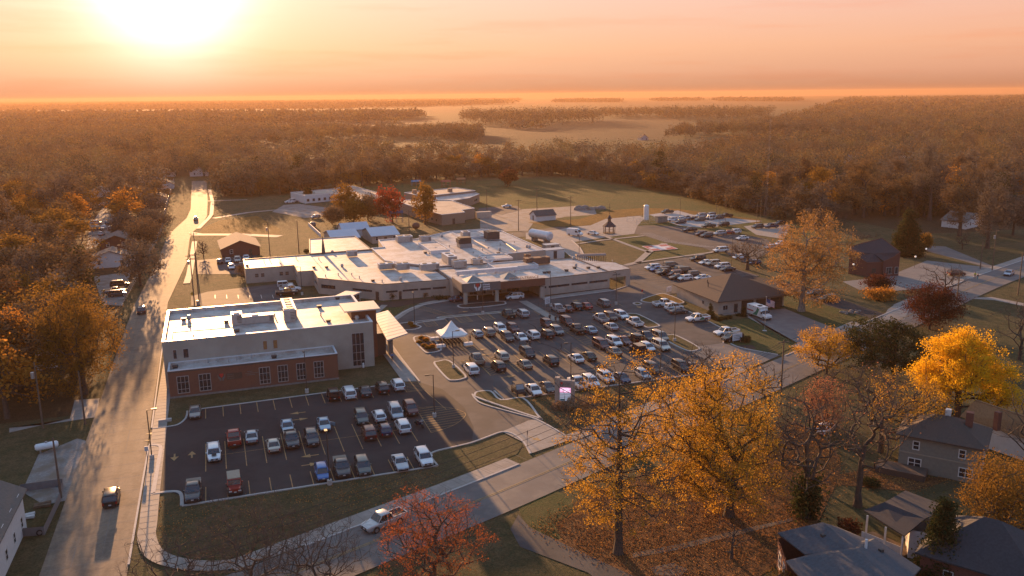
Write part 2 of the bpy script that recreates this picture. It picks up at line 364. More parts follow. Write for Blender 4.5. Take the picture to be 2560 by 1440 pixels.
for pl, wd in (([(46.5, 203.0), (50, 204.6), (55.7, 205.4)], 2.2), ([(33.4, 181), (36.6, 190), (41.5, 197.4), (46.5, 202.6)], 1.8), ([(77, 198.0), (97.6, 200.4)], 2.4), ([(71.5, 197), (72.2, 176)], 2.2),
               ([(118.3, 269.2), (129.8, 272.8), (147.3, 275.4)], 1.6), ([(134.1, 281.1), (133.3, 260.5), (133.1, 244.2)], 1.6), ([(116.5, 228.6), (121.7, 231.3), (133.7, 246), (146.5, 258.4)], 2.2),
               ([(121, 231), (150.4, 236.8), (154, 238)], 1.5), ([(38, 206), (33, 196), (34, 188)], 1.6)):
    strip(sw, pl, -wd / 2, wd / 2, .13)
tag(sw.build('pavement', CONC), kind='structure')
jn = MB()                                                       # joints across the walks
for k in range(60): y = 98 + k * 1.55; jn.box(-12.1, y, .13, -10.1, y + .05, .134)
for i in range(0, len(NE) - 1):
    a, b = Vector(NE[i]), Vector(NE[i + 1]); d = (b - a); L = d.length; d /= L; nn = Vector((-d.y, d.x)); k = 0.0
    while k < L:
        q = a + d * k
        if -4 < q.x < 40 or 48 < q.x < 96: jn.obox((q.x + nn.x * .2, q.y + nn.y * .2, .131), (nn.x * 2.4, nn.y * 2.4, 0), (d.x * .06, d.y * .06, 0), (0, 0, .004))
        k += 1.7
tag(jn.build('pavement', mat('joint', (.165, .145, .125), .9)), kind='structure')

sj = MB()                                                       # slab joints of the old concrete street
for k in range(52):
    y = 84 + k * 4.6; sj.box(-21.5, y, .0752, -12.6 if y < 190 else -13.4, y + .07, .0785)
    for u in (-18.6, -15.6): sj.box(u + RNG.uniform(-.05, .05), y + .1, .0752, u + .06, y + 4.5, .0785)
tag(sj.build('street', mat('joint', (.165, .145, .125), .9)), kind='structure')
# car parks
LOT_A = [(-12.5, 138.7), (-8.6, 138.9), (-7.4, 141.1), (-7.2, 145), (29.9, 146), (32.4, 145.5), (35.5, 140), (36.6, 130), (35.5, 121), (33.5, 115.3), (27.6, 114.1), (26.6, 113.3), (26.6, 109.2), (-7.2, 108.9), (-7.3, 112), (-8.7, 113.8), (-10.9, 114.1), (-10.7, 129.5), (-12.5, 131.8)]
ground('car_park', LOT_A, .066, ASPH_N)
ground('car_park', [(33, 115), (39.1, 117.7), (44, 120.5), (45.9, 120.6), (43.9, 124), (40.1, 130.1), (39.5, 133.5), (39.7, 135.7), (41, 136.9), (43.8, 135.9), (44, 131), (88, 131), (88, 146), (97.4, 146.5), (103.6, 155.3), (105.1, 178.8), (104, 184), (104.5, 203), (97.5, 199), (77, 196.5), (77, 206), (55.7, 206), (46, 202), (42.4, 198.8), (36, 189), (33, 180), (32.5, 168.7), (32.4, 145.5)], .055, ASPH)
ground('driveway', [(39.1, 117.7), (44.5, 120.6), (46, 120.6), (47.4, 114.3), (47.9, 111.0), (40.2, 108.3), (40.8, 112.5)], .09, CONC)
ground('driveway', [(88, 146.2), (97.4, 146.5), (99.1, 142.1), (103.2, 135.2), (92.5, 130.2), (88, 133)], .09, ROAD)
ground('driveway', [(115.9, 166.4), (127.4, 166.3), (126.3, 145.2), (111.4, 138.6)], .07, mat('apron_asphalt', (.15, .14, .13), .7, (.11, .1, .1), .5))
ground('driveway', [(113.2, 154.5), (116.2, 166), (114.9, 166), (111.0, 139)], .085, CONC)
ground('car_park', [(104.5, 203), (115.7, 228.6), (121, 229), (142, 233.6), (144.5, 200.8), (138, 196), (128, 191), (110, 190), (100, 187.5)], .058, ASPH)
ground('street', poly('F', (440, 540), (560, 520), (640, 600), (700, 700), (900, 760), (1090, 790), (1060, 830), (780, 780), (560, 700), (470, 600)), .062, CONC)
ground('driveway', poly('F', (130, 460), (440, 430), (560, 405), (740, 390), (880, 330), (1200, 300), (1250, 320), (1180, 395), (1150, 470), (900, 500), (640, 540), (440, 560), (130, 520)), .058, CONC)
ground('driveway', poly('F', (-700, 520), (60, 450), (440, 405), (560, 415), (430, 470), (-600, 560)), .048, ASPH)
ground('car_park', poly('F', (1150, 470), (1180, 395), (1280, 390), (1560, 400), (1830, 440), (2150, 480), (2400, 520), (2500, 600), (2200, 760), (2000, 640), (1890, 640), (1800, 600), (1440, 550), (1250, 490)), .052, ASPH)
ground('car_park', poly('F', (1290, 290), (1560, 250), (1700, 290), (2360, 350), (1820, 415), (1560, 390)), .058, mat('pale_lot', (.33, .31, .29), .7, (.27, .25, .24), .4))
ground('car_park', poly('F', (2180, 400), (2560, 350), (2620, 400), (2560, 520), (2300, 480)), .056, CONC)
ground('car_park', poly('L', (1780, 1130), (2130, 1090), (2420, 1060), (2440, 1300), (1800, 1260), (1640, 1250), (1640, 1170)), .05, ASPH)
ground('car_park', poly('L', (1690, 860), (2200, 815), (2230, 980), (1690, 980)), .046, ASPH)
ground('driveway', poly('L', (740, 770), (910, 720), (1000, 560), (960, 420), (880, 410), (770, 560)), .046, GRAVEL)
ground('driveway', poly('L', (800, 1000), (1120, 960), (1050, 1250), (880, 1240)), .05, GRAVEL)
ground('driveway', [(-27.5, 121), (-24, 115.6), (-20.6, 116.2), (-20.6, 136), (-23, 138.6), (-27.6, 134)], .05, GRAVEL)
ground('driveway', poly('G', (60, 490), (280, 470), (620, 420), (640, 300), (480, 310), (450, 430), (60, 520)), .05, CONC)
ground('gravel_yard', poly('F', (-300, 280), (60, 240), (500, 215), (640, 205), (780, 240), (800, 290), (500, 310), (200, 370), (150, 440), (-100, 450), (-300, 420)), .044, GRAVEL)
ground('car_park', poly('R', (800, 870), (1240, 820), (1620, 665), (2330, 745), (1950, 890), (1340, 960), (960, 950)), .05, mat('pale_asphalt', (.17, .16, .15), .8, (.135, .125, .118), .5))
ground('street', [(147.0, 186), (145.5, 152.5), (139.8, 150), (138.6, 168), (136, 200), (142, 202)], .068, ASPH_N)
ground('driveway', poly('R', (1240, 1140), (1330, 1080), (1450, 1130), (1400, 1241), (1180, 1241)), .092, CONC)
ground('driveway', poly('R', (1600, 520), (1800, 530), (2260, 720), (2380, 735), (2300, 760), (1750, 610), (1560, 560)), .046, ROAD)
ground('driveway', poly('R', (1950, 1030), (2250, 1020), (2560, 1080), (2560, 1110), (2270, 1050)), .05, CONC)
ground('driveway', smooth_line(poly('Z', (-10, 1060), (60, 1140), (330, 1270), (700, 1440), (760, 1500), (520, 1500), (420, 1420), (0, 1260), (-60, 1150)), 1, True), .05, ASPH)
ground('path', poly('Z', (700, 1300), (1000, 1240), (1340, 1160), (1690, 1080), (1690, 1100), (1340, 1190), (1000, 1275), (700, 1330)), .05, mat('worn_path', (.11, .085, .065), .9))
ground('path', poly('Z', (800, 1390), (950, 1360), (1040, 1400), (1000, 1440), (850, 1440)), .05, mat('worn_path', (.11, .085, .065), .9))
ground('driveway', poly('S', (0, 440), (120, 370), (280, 360), (560, 400), (540, 480), (330, 500), (0, 440)), .046, GRAVEL)
ground('driveway', poly('S', (2080, 400), (2450, 380), (2500, 420), (2300, 470), (2050, 430)), .05, ASPH)
strip_ = MB(); strip(strip_, poly('L', (1830, 500), (2130, 450), (2400, 425), (2700, 470)), -1.5, 1.5, .05); strip(strip_, poly('L', (1780, 352), (2120, 340)), -1.2, 1.2, .05); strip(strip_, poly('L', (1500, 610), (1700, 640), (2050, 640), (2400, 655)), -2.4, 2.4, .06)
tag(strip_.build('path', CONC), kind='structure')
ground('mulch_bed', smooth_line([(79.2, 200.6), (85, 200.4), (92, 200.9), (98, 201.7), (97.8, 202.6), (79.4, 201.4)], 4, True), .14, MULCH)
ground('mulch_bed', [(30.5, 206), (38, 209.5), (55, 208.8), (55, 206.5), (46, 205), (40, 203)], .05, MULCH)
ground('mulch_bed', [(98.9, 140.8), (101.6, 140.8), (102.4, 143.4), (99.2, 144.0)], .06, MULCH)
ground('lawn', [(33.5, 198), (38, 204), (42, 201), (37, 193), (34.5, 190)], .05, G_GREEN)

# kerbs
kb = MB()
kerb_line(kb, smooth_line([(-12.3, 138.8), (-10.7, 138.7), (-8.6, 139), (-7.5, 141.1), (-7.2, 143.5), (-7.2, 145)], 4)); kerb_line(kb, [(-5.0, 145.2), (12.5, 145.7), (29.9, 146.1)])
kerb_line(kb, [(-7.2, 109), (26.6, 109.1)]); kerb_line(kb, smooth_line([(26.6, 109.1), (26.5, 112.8), (27.6, 114.1), (30.6, 114.7), (33.5, 115.3), (36.5, 116.6), (39.1, 117.6), (40.4, 116.2), (40.8, 112.5), (40.3, 108.4)], 4))
kerb_line(kb, [(-10.9, 114.1), (-10.75, 122), (-10.6, 129.4)], .55); kerb_line(kb, smooth_line([(-10.6, 129.4), (-10.9, 131), (-12, 131.8), (-12.4, 131.8)], 3), .5)
kerb_line(kb, smooth_line([(-10.9, 114.1), (-8.7, 113.9), (-7.7, 113.3), (-7.3, 111.9), (-7.2, 109.1)], 4), .45)
kerb_line(kb, [q for q in NE if -1 < q[0] < 40], .3); kerb_line(kb, [q for q in NE if 48 < q[0] < 92], .3); kerb_line(kb, [q for q in NE if 103 < q[0] < 300], .3)
kerb_line(kb, smooth_line([(39.7, 135.7), (39.5, 133), (40.1, 130.1), (43.9, 124), (45.9, 120.6), (47.4, 114.3), (47.8, 111)], 4), .3); kerb_line(kb, [(43.8, 135.9), (44, 131), (60, 130.9), (88, 131)], .3)
kerb_line(kb, [(-12.5, 96), (-12.4, 131.5)], .25); kerb_line(kb, [(-12.4, 139), (-13.0, 200)], .25)
kerb_line(kb, smooth_line([(32.6, 145.7), (32.6, 168), (33.4, 181), (36, 189.3), (42, 198.6), (46, 202), (55.7, 205)], 3)); kerb_line(kb, [(77, 196.6), (97.5, 199), (104, 203)])
kerb_line(kb, [(105.1, 178.8), (103.6, 155.3), (97.5, 146.6)], .3); kerb_line(kb, smooth_line([(98.7, 145.6), (99.1, 142.1), (103, 135.7)], 3))
kerb_line(kb, smooth_line(poly('F', (560, 530), (640, 600), (700, 690), (860, 740), (1090, 775)), 3)); kerb_line(kb, smooth_line(poly('F', (440, 560), (470, 610), (560, 690)), 3))
ISL = [([(37.7, 173.1), (39.2, 175.3), (41.6, 173.8), (41.8, 164.8), (40.8, 162.6), (38.6, 162.2), (37.7, 163.6)], MULCH, 'planting_island'), ([(37.6, 154.8), (38.8, 156.2), (41.1, 155.6), (41.6, 146), (40.4, 144), (38.4, 143.9), (37.6, 145.6)], G_DRY, 'planting_island'),
       ([(40.1, 133.0), (39.9, 135.4), (41, 136.6), (43.3, 135.9), (43.6, 131.2), (47.4, 130.6), (46.9, 122), (46.2, 121)], G_DRY, 'planting_island'),
       ([(89.6, 175.4), (91.4, 175.4), (92.4, 173.4), (92.3, 164.4), (91, 162.9), (88.4, 163.3), (89.2, 168)], G_DRY, 'planting_island'), ([(88.2, 155.4), (90, 156.2), (91.5, 154.8), (91.3, 146), (89.8, 144), (87.6, 144.6), (87.3, 151)], G_DRY, 'planting_island'),
       ([(48, 189.4), (57, 189.2), (66.3, 189), (66.3, 187.7), (57, 187.9), (48, 188.1)], G_GREEN, 'planting_island'), ([(54.7, 196.6), (56, 199.4), (66, 198.8), (67, 197), (65.5, 195.2), (57.5, 195)], MULCH, 'planting_island'),
       ([(36.4, 184.5), (37.5, 187), (43, 187.6), (48, 187.6), (48, 186.8), (41.5, 185.7), (41.9, 182.6), (40, 180.8), (37.2, 181.2)], MULCH, 'planting_island'),
       ([(99.2, 184.8), (100, 187.4), (106.8, 191), (108.8, 189.8), (108.6, 181), (105.3, 180), (101.2, 182.6)], G_STRAW, 'planting_island'), ([(96, 184.5), (97.6, 185), (98, 183.2), (96.2, 182.4)], G_DRY, 'planting_island')]
for k, (pl, m, nm) in enumerate(ISL):
    pl = smooth_line(ccw(pl), 4, True); kerb_line(kb, pl, .38, .17, closed=True)
    tag(MB().flat(offset(pl, .3), .165).build(nm, m), kind='structure')
tag(kb.build('kerb', CONC_L), kind='structure')

# paint on the lots
pm = MB(); ZM = .1
def seg(a, b, wd=.12, m=0, z=ZM):
    a, b = Vector(a), Vector(b); d = (b - a).normalized(); n = Vector((-d.y, d.x)) * wd / 2
    pm.face([(*(a - n), z), (*(b - n), z), (*(b + n), z), (*(a + n), z)], m)
def hatch(pl, step, ang, wd=.1, m=0, z=ZM):
    c, s = math.cos(ang), math.sin(ang); q = [(x * c + y * s, -x * s + y * c) for x, y in pl]
    y = min(v for _, v in q) + step * .6
    while y < max(v for _, v in q):
        xs = []
        for i in range(len(q)):
            (x0, y0), (x1, y1) = q[i], q[(i + 1) % len(q)]
            if (y0 - y) * (y1 - y) < 0: xs.append(x0 + (y - y0) / (y1 - y0) * (x1 - x0))
        xs.sort()
        for a, b in zip(xs[::2], xs[1::2]): seg((a * c - y * s, a * s + y * c), (b * c - y * s, b * s + y * c), wd, m, z)
        y += step
def outline(pl, wd=.1, m=0, closed=True):
    for i in range(len(pl) if closed else len(pl) - 1): seg(pl[i], pl[(i + 1) % len(pl)], wd, m)
def arrow(x, y, a, L=2.6, m=0):
    c, s = math.cos(a), math.sin(a); T = lambda u, v: (x + u * c - v * s, y + u * s + v * c, ZM)
    pm.face([T(-L / 2, -.12), (T(0, -.12)), T(0, .12), T(-L / 2, .12)], m); pm.face([T(-.1, -.6), T(L / 2, 0), T(-.1, .6)], m)
for i in range(12):
    x = -4.3 + 2.75 * i
    if i < 12: seg((x, 145 + i * .09), (x, 140.2))
    if x < 28: seg((x, 129.2), (x, 118.7))
    if x < 26: seg((x, 113.6), (x, 109.3))
seg((-4.3, 124), (26, 124.1), .08)
td = smooth_line([(28.9, 132.6), (32.4, 131.9), (34.9, 129.8), (35.9, 126.8), (33.6, 123.6), (30.9, 121.9), (28.7, 121.2)], 5); outline(td); hatch(td, 1.0, .04)
hatch([(29.2, 146), (32.3, 145.6), (32.3, 140.8), (29.2, 140.8)], .8, 0); outline([(29.2, 146), (32.3, 145.6), (32.3, 140.8), (29.2, 140.8)])
seg((32.3, 141), (33.5, 130), .1)
for r, x, y, a in (('G', 990, 525, 180), ('G', 990, 567, 0), ('A', 180, 655, -90), ('A', 320, 633, 90), ('A', 1165, 300, 180), ('A', 1185, 350, 0), ('A', 1262, 643, 180), ('A', 1270, 712, 0),
                   ('M', 660, 190, 0), ('M', 865, 640, 0), ('M', 915, 700, 180), ('M', 1190, 960, 0), ('M', 2195, 198, 0), ('M', 2000, 55, 180), ('E', 565, 510, 0), ('E', 715, 220, -90), ('E', 190, 283, 0), ('K', 2380, 40, -60)):
    q = at(r, x, y); arrow(q.x, q.y, R_(a))
for i in range(19):
    x = 43.0 + 2.75 * i
    if x > 46: seg((x, 188 if x < 68 else 186.4), (x, 182.6))
    if 44 < x < 90: seg((x, 171.4), (x - .1, 160.4))
    if x < 88: seg((x + .2, 155.2), (x, 144))
    if 45 < x < 88: seg((x + .4, 136.4), (x + .3, 131.2))
seg((44, 165.9), (88, 165.9), .08); seg((43, 149.6), (88, 149.6), .08)
for x0, x1, y0, y1 in ((51, 53.6, 182.6, 187.8), (56.6, 59.3, 182.6, 187.8), (62, 64.7, 182.6, 187.8), (43, 45.6, 182, 187), (46, 48.6, 160.5, 165.5), (51.4, 54, 144.2, 149.4), (45.9, 48.6, 144.2, 149.4), (49, 51, 149.8, 155), (43.2, 45, 149.8, 155)):
    b = [(x0, y0), (x1, y0), (x1, y1), (x0, y1)]; outline(b); hatch(b, .85, R_(35))
b = [(70.4, 144), (73, 144), (73, 176), (70.4, 176)]; outline(b); hatch(b, 1.3, R_(20))
b = [(49.3, 189.6), (51.4, 189.6), (46.2, 202), (44.3, 200.6)]; outline(b); hatch(b, 1.2, 0)
# diagonal white stalls beside the landing pad
a0, a1, a2 = Vector((148.7, 280.6)), Vector((147.4, 261.8)), Vector((154.3, 246.6))
for i in range(24):
    u = i / 23; p0 = a0.lerp(a1, u * 2) if u < .5 else a1.lerp(a2, u * 2 - 1)
    seg(p0, p0 + Vector((4.4, -.6 - 1.6 * u)), .2, 1)
for i in range(9): seg((98.6 + .1 * i + 1.4, 152 + i * 3.0), (103.8 + .16 * i, 152.2 + i * 3.0), .12, 0)
for i in range(14): seg((111.5, 197.5 + i * 2.6), (117, 197.7 + i * 2.6), .1, 0)
for i in range(6):
    q = at('L', 1845 + 100 * i, 1190); seg((q.x, q.y), (q.x, q.y + 4.5), .12, 1)
for i in range(13): seg((186.9 - i * 2.2, 172.2 + i * .2), (187.6 - i * 2.2, 177.5), .1, 1)
q0 = Vector(NE[0])
tag(pm.build('parking_lines', [YEL, WHT]), kind='structure')
mk = MB(); strip(mk, NE, -4.75, -4.6, .1); strip(mk, NE, -4.45, -4.3, .1); mk2 = MB()
tag(mk.build('road_markings', mat('road_yellow', (.3, .2, .07), .7, (.18, .13, .07), 1.0)), kind='structure')
tar = MB(); rt_ = random.Random(5)
for k in [*range(34), *range(58, 70)]:
    x, y = (rt_.uniform(46, 88), rt_.uniform(133, 196)) if k < 34 else (rt_.uniform(-21, -13), rt_.uniform(90, 260)) if k < 58 else (rt_.uniform(104, 142), rt_.uniform(200, 232))
    a = rt_.choice((0, math.pi / 2)) + rt_.gauss(0, .12); L = []
    for j in range(rt_.randint(4, 10)): L.append((x, y)); x += 1.3 * math.cos(a); y += 1.3 * math.sin(a); a += rt_.gauss(0, .22)
    if k >= 34 and k < 58: L = [q for q in L if -21.4 < q[0] < -13]
    if len(L) > 2: strip(tar, L, -.07, .07, .088)
tag(tar.build('road_markings', mat('tar_seal', (.024, .023, .022), 1.0, spec=0.0)), kind='structure')
pt_ = MB()
for x, y, w_, h_, in ((60, 139.5, 5, 3), (82, 158, 3.4, 6), (55, 178, 7, 2.6), (120, 214, 6, 5)): pt_.box(x, y, .0765, x + w_, y + h_, .083)
tag(pt_.build('road_markings', mat('patched_asphalt', (.062, .06, .06), .85, (.05, .049, .05), .8)), kind='structure')
# landing pad
hp = MB(); P0 = Vector((135.2, 246.3)); ux, uy = Vector((9.7, .35)), Vector((.9, 9.5))
def hq(a, b, c, d, m, z): hp.face([(*(P0 + ux * u + uy * v), z) for u, v in (a, b, c, d)], m)
hq((0, 0), (1, 0), (1, 1), (0, 1), 0, .18); hq((.03, .03), (.97, .03), (.97, .97), (.03, .97), 1, .185)
for a, b in (((.36, .1), (.64, .9)), ((.1, .36), (.36, .64)), ((.64, .36), (.9, .64))): hq(a, (b[0], a[1]), b, (a[0], b[1]), 0, .19)
tag(hp.build('landing_pad', [mat('pad_white', (.62, .58, .56), .6), mat('pad_red', (.38, .06, .045), .6)]), kind='structure')
# ---------------------------------------------------------------- buildings
BEIGE = mat('beige_stucco', (.34, .31, .26), .85, (.305, .275, .235), .6, c3=(.285, .255, .215), scale3=.25)
TAN = mat('tan_panel', (.38, .32, .27), .85, (.34, .285, .24), .5, c3=(.3, .255, .215), scale3=.3)
BRICK = mat('brick', (.175, .07, .045), .9, (.125, .052, .035), 6.0, c3=(.15, .068, .045), scale3=.6)
BRICK_D = mat('dark_brick', (.15, .055, .04), .9, (.1, .04, .03), 6.0)
BRICK_T = mat('tan_brick', (.3, .21, .15), .9, (.24, .165, .12), 5.0)
def membrane():
    m, nt, b = new_mat('white_membrane'); b.inputs['Roughness'].default_value = .55
    n1 = noise(nt, .33, 8, .74); n2 = noise(nt, 1.3, 6, .75)
    c = ramp(nt, n1, [(.34, (.52, .50, .48)), (.47, (.45, .42, .39)), (.56, (.33, .285, .245)), (.68, (.23, .195, .165))])
    c = mixc(nt, ramp(nt, n2, [(.46, (0, 0, 0)), (.68, (.75, .75, .75))]), c, (.33, .29, .26))
    g = nt.nodes.new('ShaderNodeNewGeometry'); wv = nt.nodes.new('ShaderNodeTexWave'); wv.inputs['Scale'].default_value = .16; wv.bands_direction = 'X'
    nt.links.new(g.outputs['Position'], wv.inputs['Vector'])
    c = mixc(nt, ramp(nt, wv.outputs['Fac'], [(.0, (.35, .35, .35)), (.02, (0, 0, 0))]), c, (.33, .3, .28))
    nt.links.new(c, b.inputs['Base Color']); MATS['white_membrane'] = m; return m
MEMB = membrane()
CAP = mat('white_metal_cap', (.62, .62, .63), .4, (.54, .54, .55), 1.0)
DCAP = mat('brown_metal_cap', (.07, .05, .045), .5)
GLASS = mat('window_glass', (.02, .022, .026), .06, (.03, .03, .034), 2.0, spec=.8)
FRAME = mat('grey_window_frame', (.33, .32, .31), .5)
WFRAME = mat('white_trim', (.62, .6, .57), .6)
SHING_B = mat('brown_shingle', (.085, .06, .047), .9, (.055, .042, .035), 4.0, c3=(.07, .05, .04), scale3=.5)
SHING_D = mat('dark_shingle', (.04, .04, .046), .9, (.028, .028, .032), 4.0)
SHING_G = mat('blue_grey_shingle', (.075, .085, .1), .9, (.05, .058, .07), 3.5)
SHING_T = mat('tan_shingle', (.3, .19, .1), .9, (.22, .14, .075), 3.5)
STONE = mat('grey_stone', (.2, .19, .18), .9, (.14, .13, .12), 3.0)
METAL = mat('unit_metal', (.36, .35, .34), .5, (.29, .28, .27), 1.5, metal=.2)
DARKM = mat('dark_metal', (.05, .047, .045), .55, (.035, .033, .032), 3.0)
GALV = mat('galvanised', (.45, .45, .46), .35, (.37, .37, .38), 3.0, metal=.6)
WOOD = mat('weathered_wood', (.16, .105, .065), .9, (.11, .075, .05), 3.0)
DOORM = mat('dark_door', (.05, .035, .028), .6)
SIDING = mat('white_siding', (.58, .57, .56), .7, (.52, .51, .5), 2.0)

def window(par, A, B, s0, s1, z0, z1, nx=1, nz=1, zs=None, fm=None, fw=.09, gm=None, name='window', depth=.05):
    """A frame with its pane on the wall that runs A to B (outside on the right hand)."""
    A, B = Vector(A), Vector(B); d = (B - A).normalized(); n = Vector((d.y, -d.x))
    O = Vector((A.x, A.y, 0)) + Vector((d.x, d.y, 0)) * s0; D = Vector((d.x, d.y, 0)); Nn = Vector((n.x, n.y, 0)); Z = Vector((0, 0, 1)); W = s1 - s0
    f = MB()
    for z in (z0, z1 - fw): f.obox(O + Z * z, D * W, Nn * depth, Z * fw)
    for x in (0, W - fw): f.obox(O + D * x + Z * (z0 + fw), D * fw, Nn * depth, Z * (z1 - z0 - 2 * fw))
    for k in range(1, nx): f.obox(O + D * (W * k / nx - fw * .35) + Z * (z0 + fw), D * fw * .7, Nn * (depth - .006), Z * (z1 - z0 - 2 * fw))
    for z in (zs if zs else [z0 + (z1 - z0) * k / nz for k in range(1, nz)]): f.obox(O + D * fw + Z * (z - fw * .35), D * (W - 2 * fw), Nn * (depth - .012), Z * fw * .7)
    fo = f.build(name, fm or FRAME, par)
    p = MB().obox(O + D * fw * .8 + Nn * .004 + Z * (z0 + fw * .8), D * (W - fw * 1.6), Nn * .012, Z * (z1 - z0 - fw * 1.6))
    p.build('pane', gm or GLASS, fo); return fo
def door(par, A, B, s0, s1, z1, m=None):
    A, B = Vector(A), Vector(B); d = (B - A).normalized(); n = Vector((d.y, -d.x)); O = Vector((A.x + d.x * s0, A.y + d.y * s0, .02)); D = Vector((d.x, d.y, 0)); Nn = Vector((n.x, n.y, 0))
    o = MB().obox(O, D * (s1 - s0), Nn * .05, (0, 0, z1)).build('door', m or DOORM, par)
    MB().obox(O + D * (s1 - s0 - .16) + Nn * .05 + Vector((0, 0, 1)), D * .08, Nn * .05, (0, 0, .12)).build('handle', GALV, o); return o
def flat_part(par, pl, h, ph=.35, pw=.3, wall=None, roof=None, cap=None, z0=-.2, wname='wall', rname='roof', edge=.03):
    """A flat-roofed block: walls, membrane roof and the capped parapet round it."""
    pl = ccw(pl); ins = offset(pl, pw); out = offset(pl, -edge); n = len(pl); top = h + ph
    MB().prism(pl, z0, top - .12, top=False).build(wname, wall, par)
    r = MB().flat(ins, h)
    for k in range(n):
        a, b = ins[k], ins[(k + 1) % n]; r.face([(*b, h), (*a, h), (*a, top - .12), (*b, top - .12)])
    r.build(rname, roof or MEMB, par)
    c = MB()
    for k in range(n):
        a, b, e, f_ = out[k], out[(k + 1) % n], ins[(k + 1) % n], ins[k]
        c.face([(*a, top), (*b, top), (*e, top), (*f_, top)]); c.face([(*a, top - .14), (*b, top - .14), (*b, top), (*a, top)])
        c.face([(*f_, top), (*e, top), (*e, top - .14), (*f_, top - .14)]); c.face([(*a, top - .14), (*f_, top - .14), (*e, top - .14), (*b, top - .14)])
    c.build('parapet_cap', cap or CAP, par)
def text(par, name, s, loc, size, rz=0, m=None, ext=.03, align='LEFT', flat=False, bold=0.0):
    cu = bpy.data.curves.new('lettering', 'FONT'); cu.body = s; cu.size = size; cu.extrude = ext; cu.align_x = align; cu.offset = bold
    t = bpy.data.objects.new('lettering', cu); COL.objects.link(t); bpy.context.view_layer.update()
    me = bpy.data.meshes.new_from_object(t.evaluated_get(bpy.context.evaluated_depsgraph_get())); bpy.data.objects.remove(t)
    me.materials.clear(); me.materials.append(m)
    o = link(name, me, par); o.location = loc; o.rotation_euler = (0 if flat else R_(90), 0, rz); return o
def logo(par, loc, s, rz=0, hand=None, red=None, name='logo'):
    """two cupped hands holding a red heart"""
    c, si = math.cos(rz), math.sin(rz)
    def T(u, v, w=0): return (loc[0] + u * s * c + w * si, loc[1] + u * s * si - w * c, loc[2] + v * s)
    mb = MB()
    def slab(pts, m, d=.05):
        n = len(pts); f = [T(u, v, d) for u, v in pts]; b = [T(u, v, 0) for u, v in pts]
        mb.add(f + b, [tuple(range(n))] + [(i, n + i, n + (i + 1) % n, (i + 1) % n) for i in range(n)], m)
    for k in (-1, 1):
        slab([(k * u, v) for u, v in ((.06, 0), (.24, 0), (.3, .22), (.5, .5), (.5, .95), (.42, .95), (.38, .6), (.3, .5), (.24, .62), (.12, .42), (.06, .3))][::k], 0)
    slab([(0, .45), (.14, .62), (.26, .8), (.27, .95), (.2, 1.05), (.08, 1.06), (0, .98), (-.08, 1.06), (-.2, 1.05), (-.27, .95), (-.26, .8), (-.14, .62)], 1, .07)
    return mb.build(name, [hand or WHT_SIGN, red or RED_SIGN], par)
WHT_SIGN = mat('sign_white', (.75, .76, .78), .5); RED_SIGN = mat('sign_red', (.5, .03, .03), .5); GRY_SIGN = mat('sign_grey', (.13, .125, .12), .6)

# --- clinic office beside the dark car park
ob = empty('office_building', (8, 165, 0)); tag(ob, 'two-storey beige office building with a one-storey brick front facing the dark car park', 'office building')
ob.location = (0, 0, 0)
flat_part(ob, rect(-10.9, 158, 26.7, 182.6), 8.2, .75, .45, BEIGE)
flat_part(ob, rect(-10.1, 152.6, 19, 157.97), 4.5, .55, .3, BRICK, wname='brick_wing', rname='wing_roof')
MB().box(-10.14, 152.56, 4.62, 19.04, 152.6, 4.86).build('brick_band', DCAP, ob)
MB().box(-10.16, 152.5, -.2, 19.06, 152.597, .35).build('plinth', STONE, ob)
wa, wb = (-10.1, 152.6), (19, 152.6)
for x0, x1 in ((-8.8, -6.8), (-5.2, -3.2), (5.0, 6.9), (8.2, 10.0), (11.5, 13.2), (14.6, 16.4)):
    window(ob, wa, wb, x0 + 10.1, x1 + 10.1, .75, 3.9, 3, 3, zs=(1.5, 2.75), depth=.07, fw=.1)
window(ob, (-10.9, 158), (26.7, 158), 33.4, 35.8, .4, 7.0, 3, 4, zs=(1.5, 3.1, 4.7), fw=.1)
GOLDG = mat('amber_blind', (.26, .13, .05), .5, (.2, .1, .04), 2.0)
for x0, x1, gm in ((-9.3, -8.6, GLASS), (-7.6, -6.6, GLASS), (6.2, 7.05, GOLDG), (8.0, 8.9, GOLDG)): window(ob, (-10.9, 158), (26.7, 158), x0 + 10.9, x1 + 10.9, 5.5, 7.3, gm=gm)
tw = empty('stair_tower'); tw.parent = ob; KIDS.setdefault(ob.name, []).append(tw)
MB().prism(rect(23.5, 163.6, 28.4, 169.4), -.2, 10.1).build('tower_wall', BRICK, tw)
MB().box(22.0, 162.2, 10.1, 29.0, 169.2, 10.35).build('tower_roof', mat('tower_roof_tan', (.5, .44, .38), .6), tw)
MB().prism(rect(28.42, 164.5, 30.2, 172), -.2, 4.6).build('entrance_wall', DCAP, ob)
cn = MB().loft([[(29.2, 157.4, 5.15), (33.7, 159.3, 5.55), (33.7, 159.3, 5.3), (29.2, 157.4, 4.9)], [(30.3, 178, 5.15), (33.7, 179, 5.55), (33.7, 179, 5.3), (30.3, 178, 4.9)]]).build('canopy', mat('canopy_panel', (.52, .45, .39), .55, (.47, .41, .36), .5), ob)
for k in range(1, 10):
    y = 157.6 + k * 2.15; MB().obox((29.25 + .05 * k, y, 5.17), (4.4, .9, .4), (0, .07, 0), (0, 0, .012)).build('seam', DCAP, cn)
for y in (163.6, 171, 177): MB().box(30.6, y, -.1, 31.5, y + .9, 4.1).build('column', STONE, ob); MB().box(30.9, y + .25, 4.1, 31.3, y + .65, 5.05).build('post', DCAP, ob)
logo(ob, (-1.4, 152.595, 2.25), 1.25, 0, GRY_SIGN, RED_SIGN)
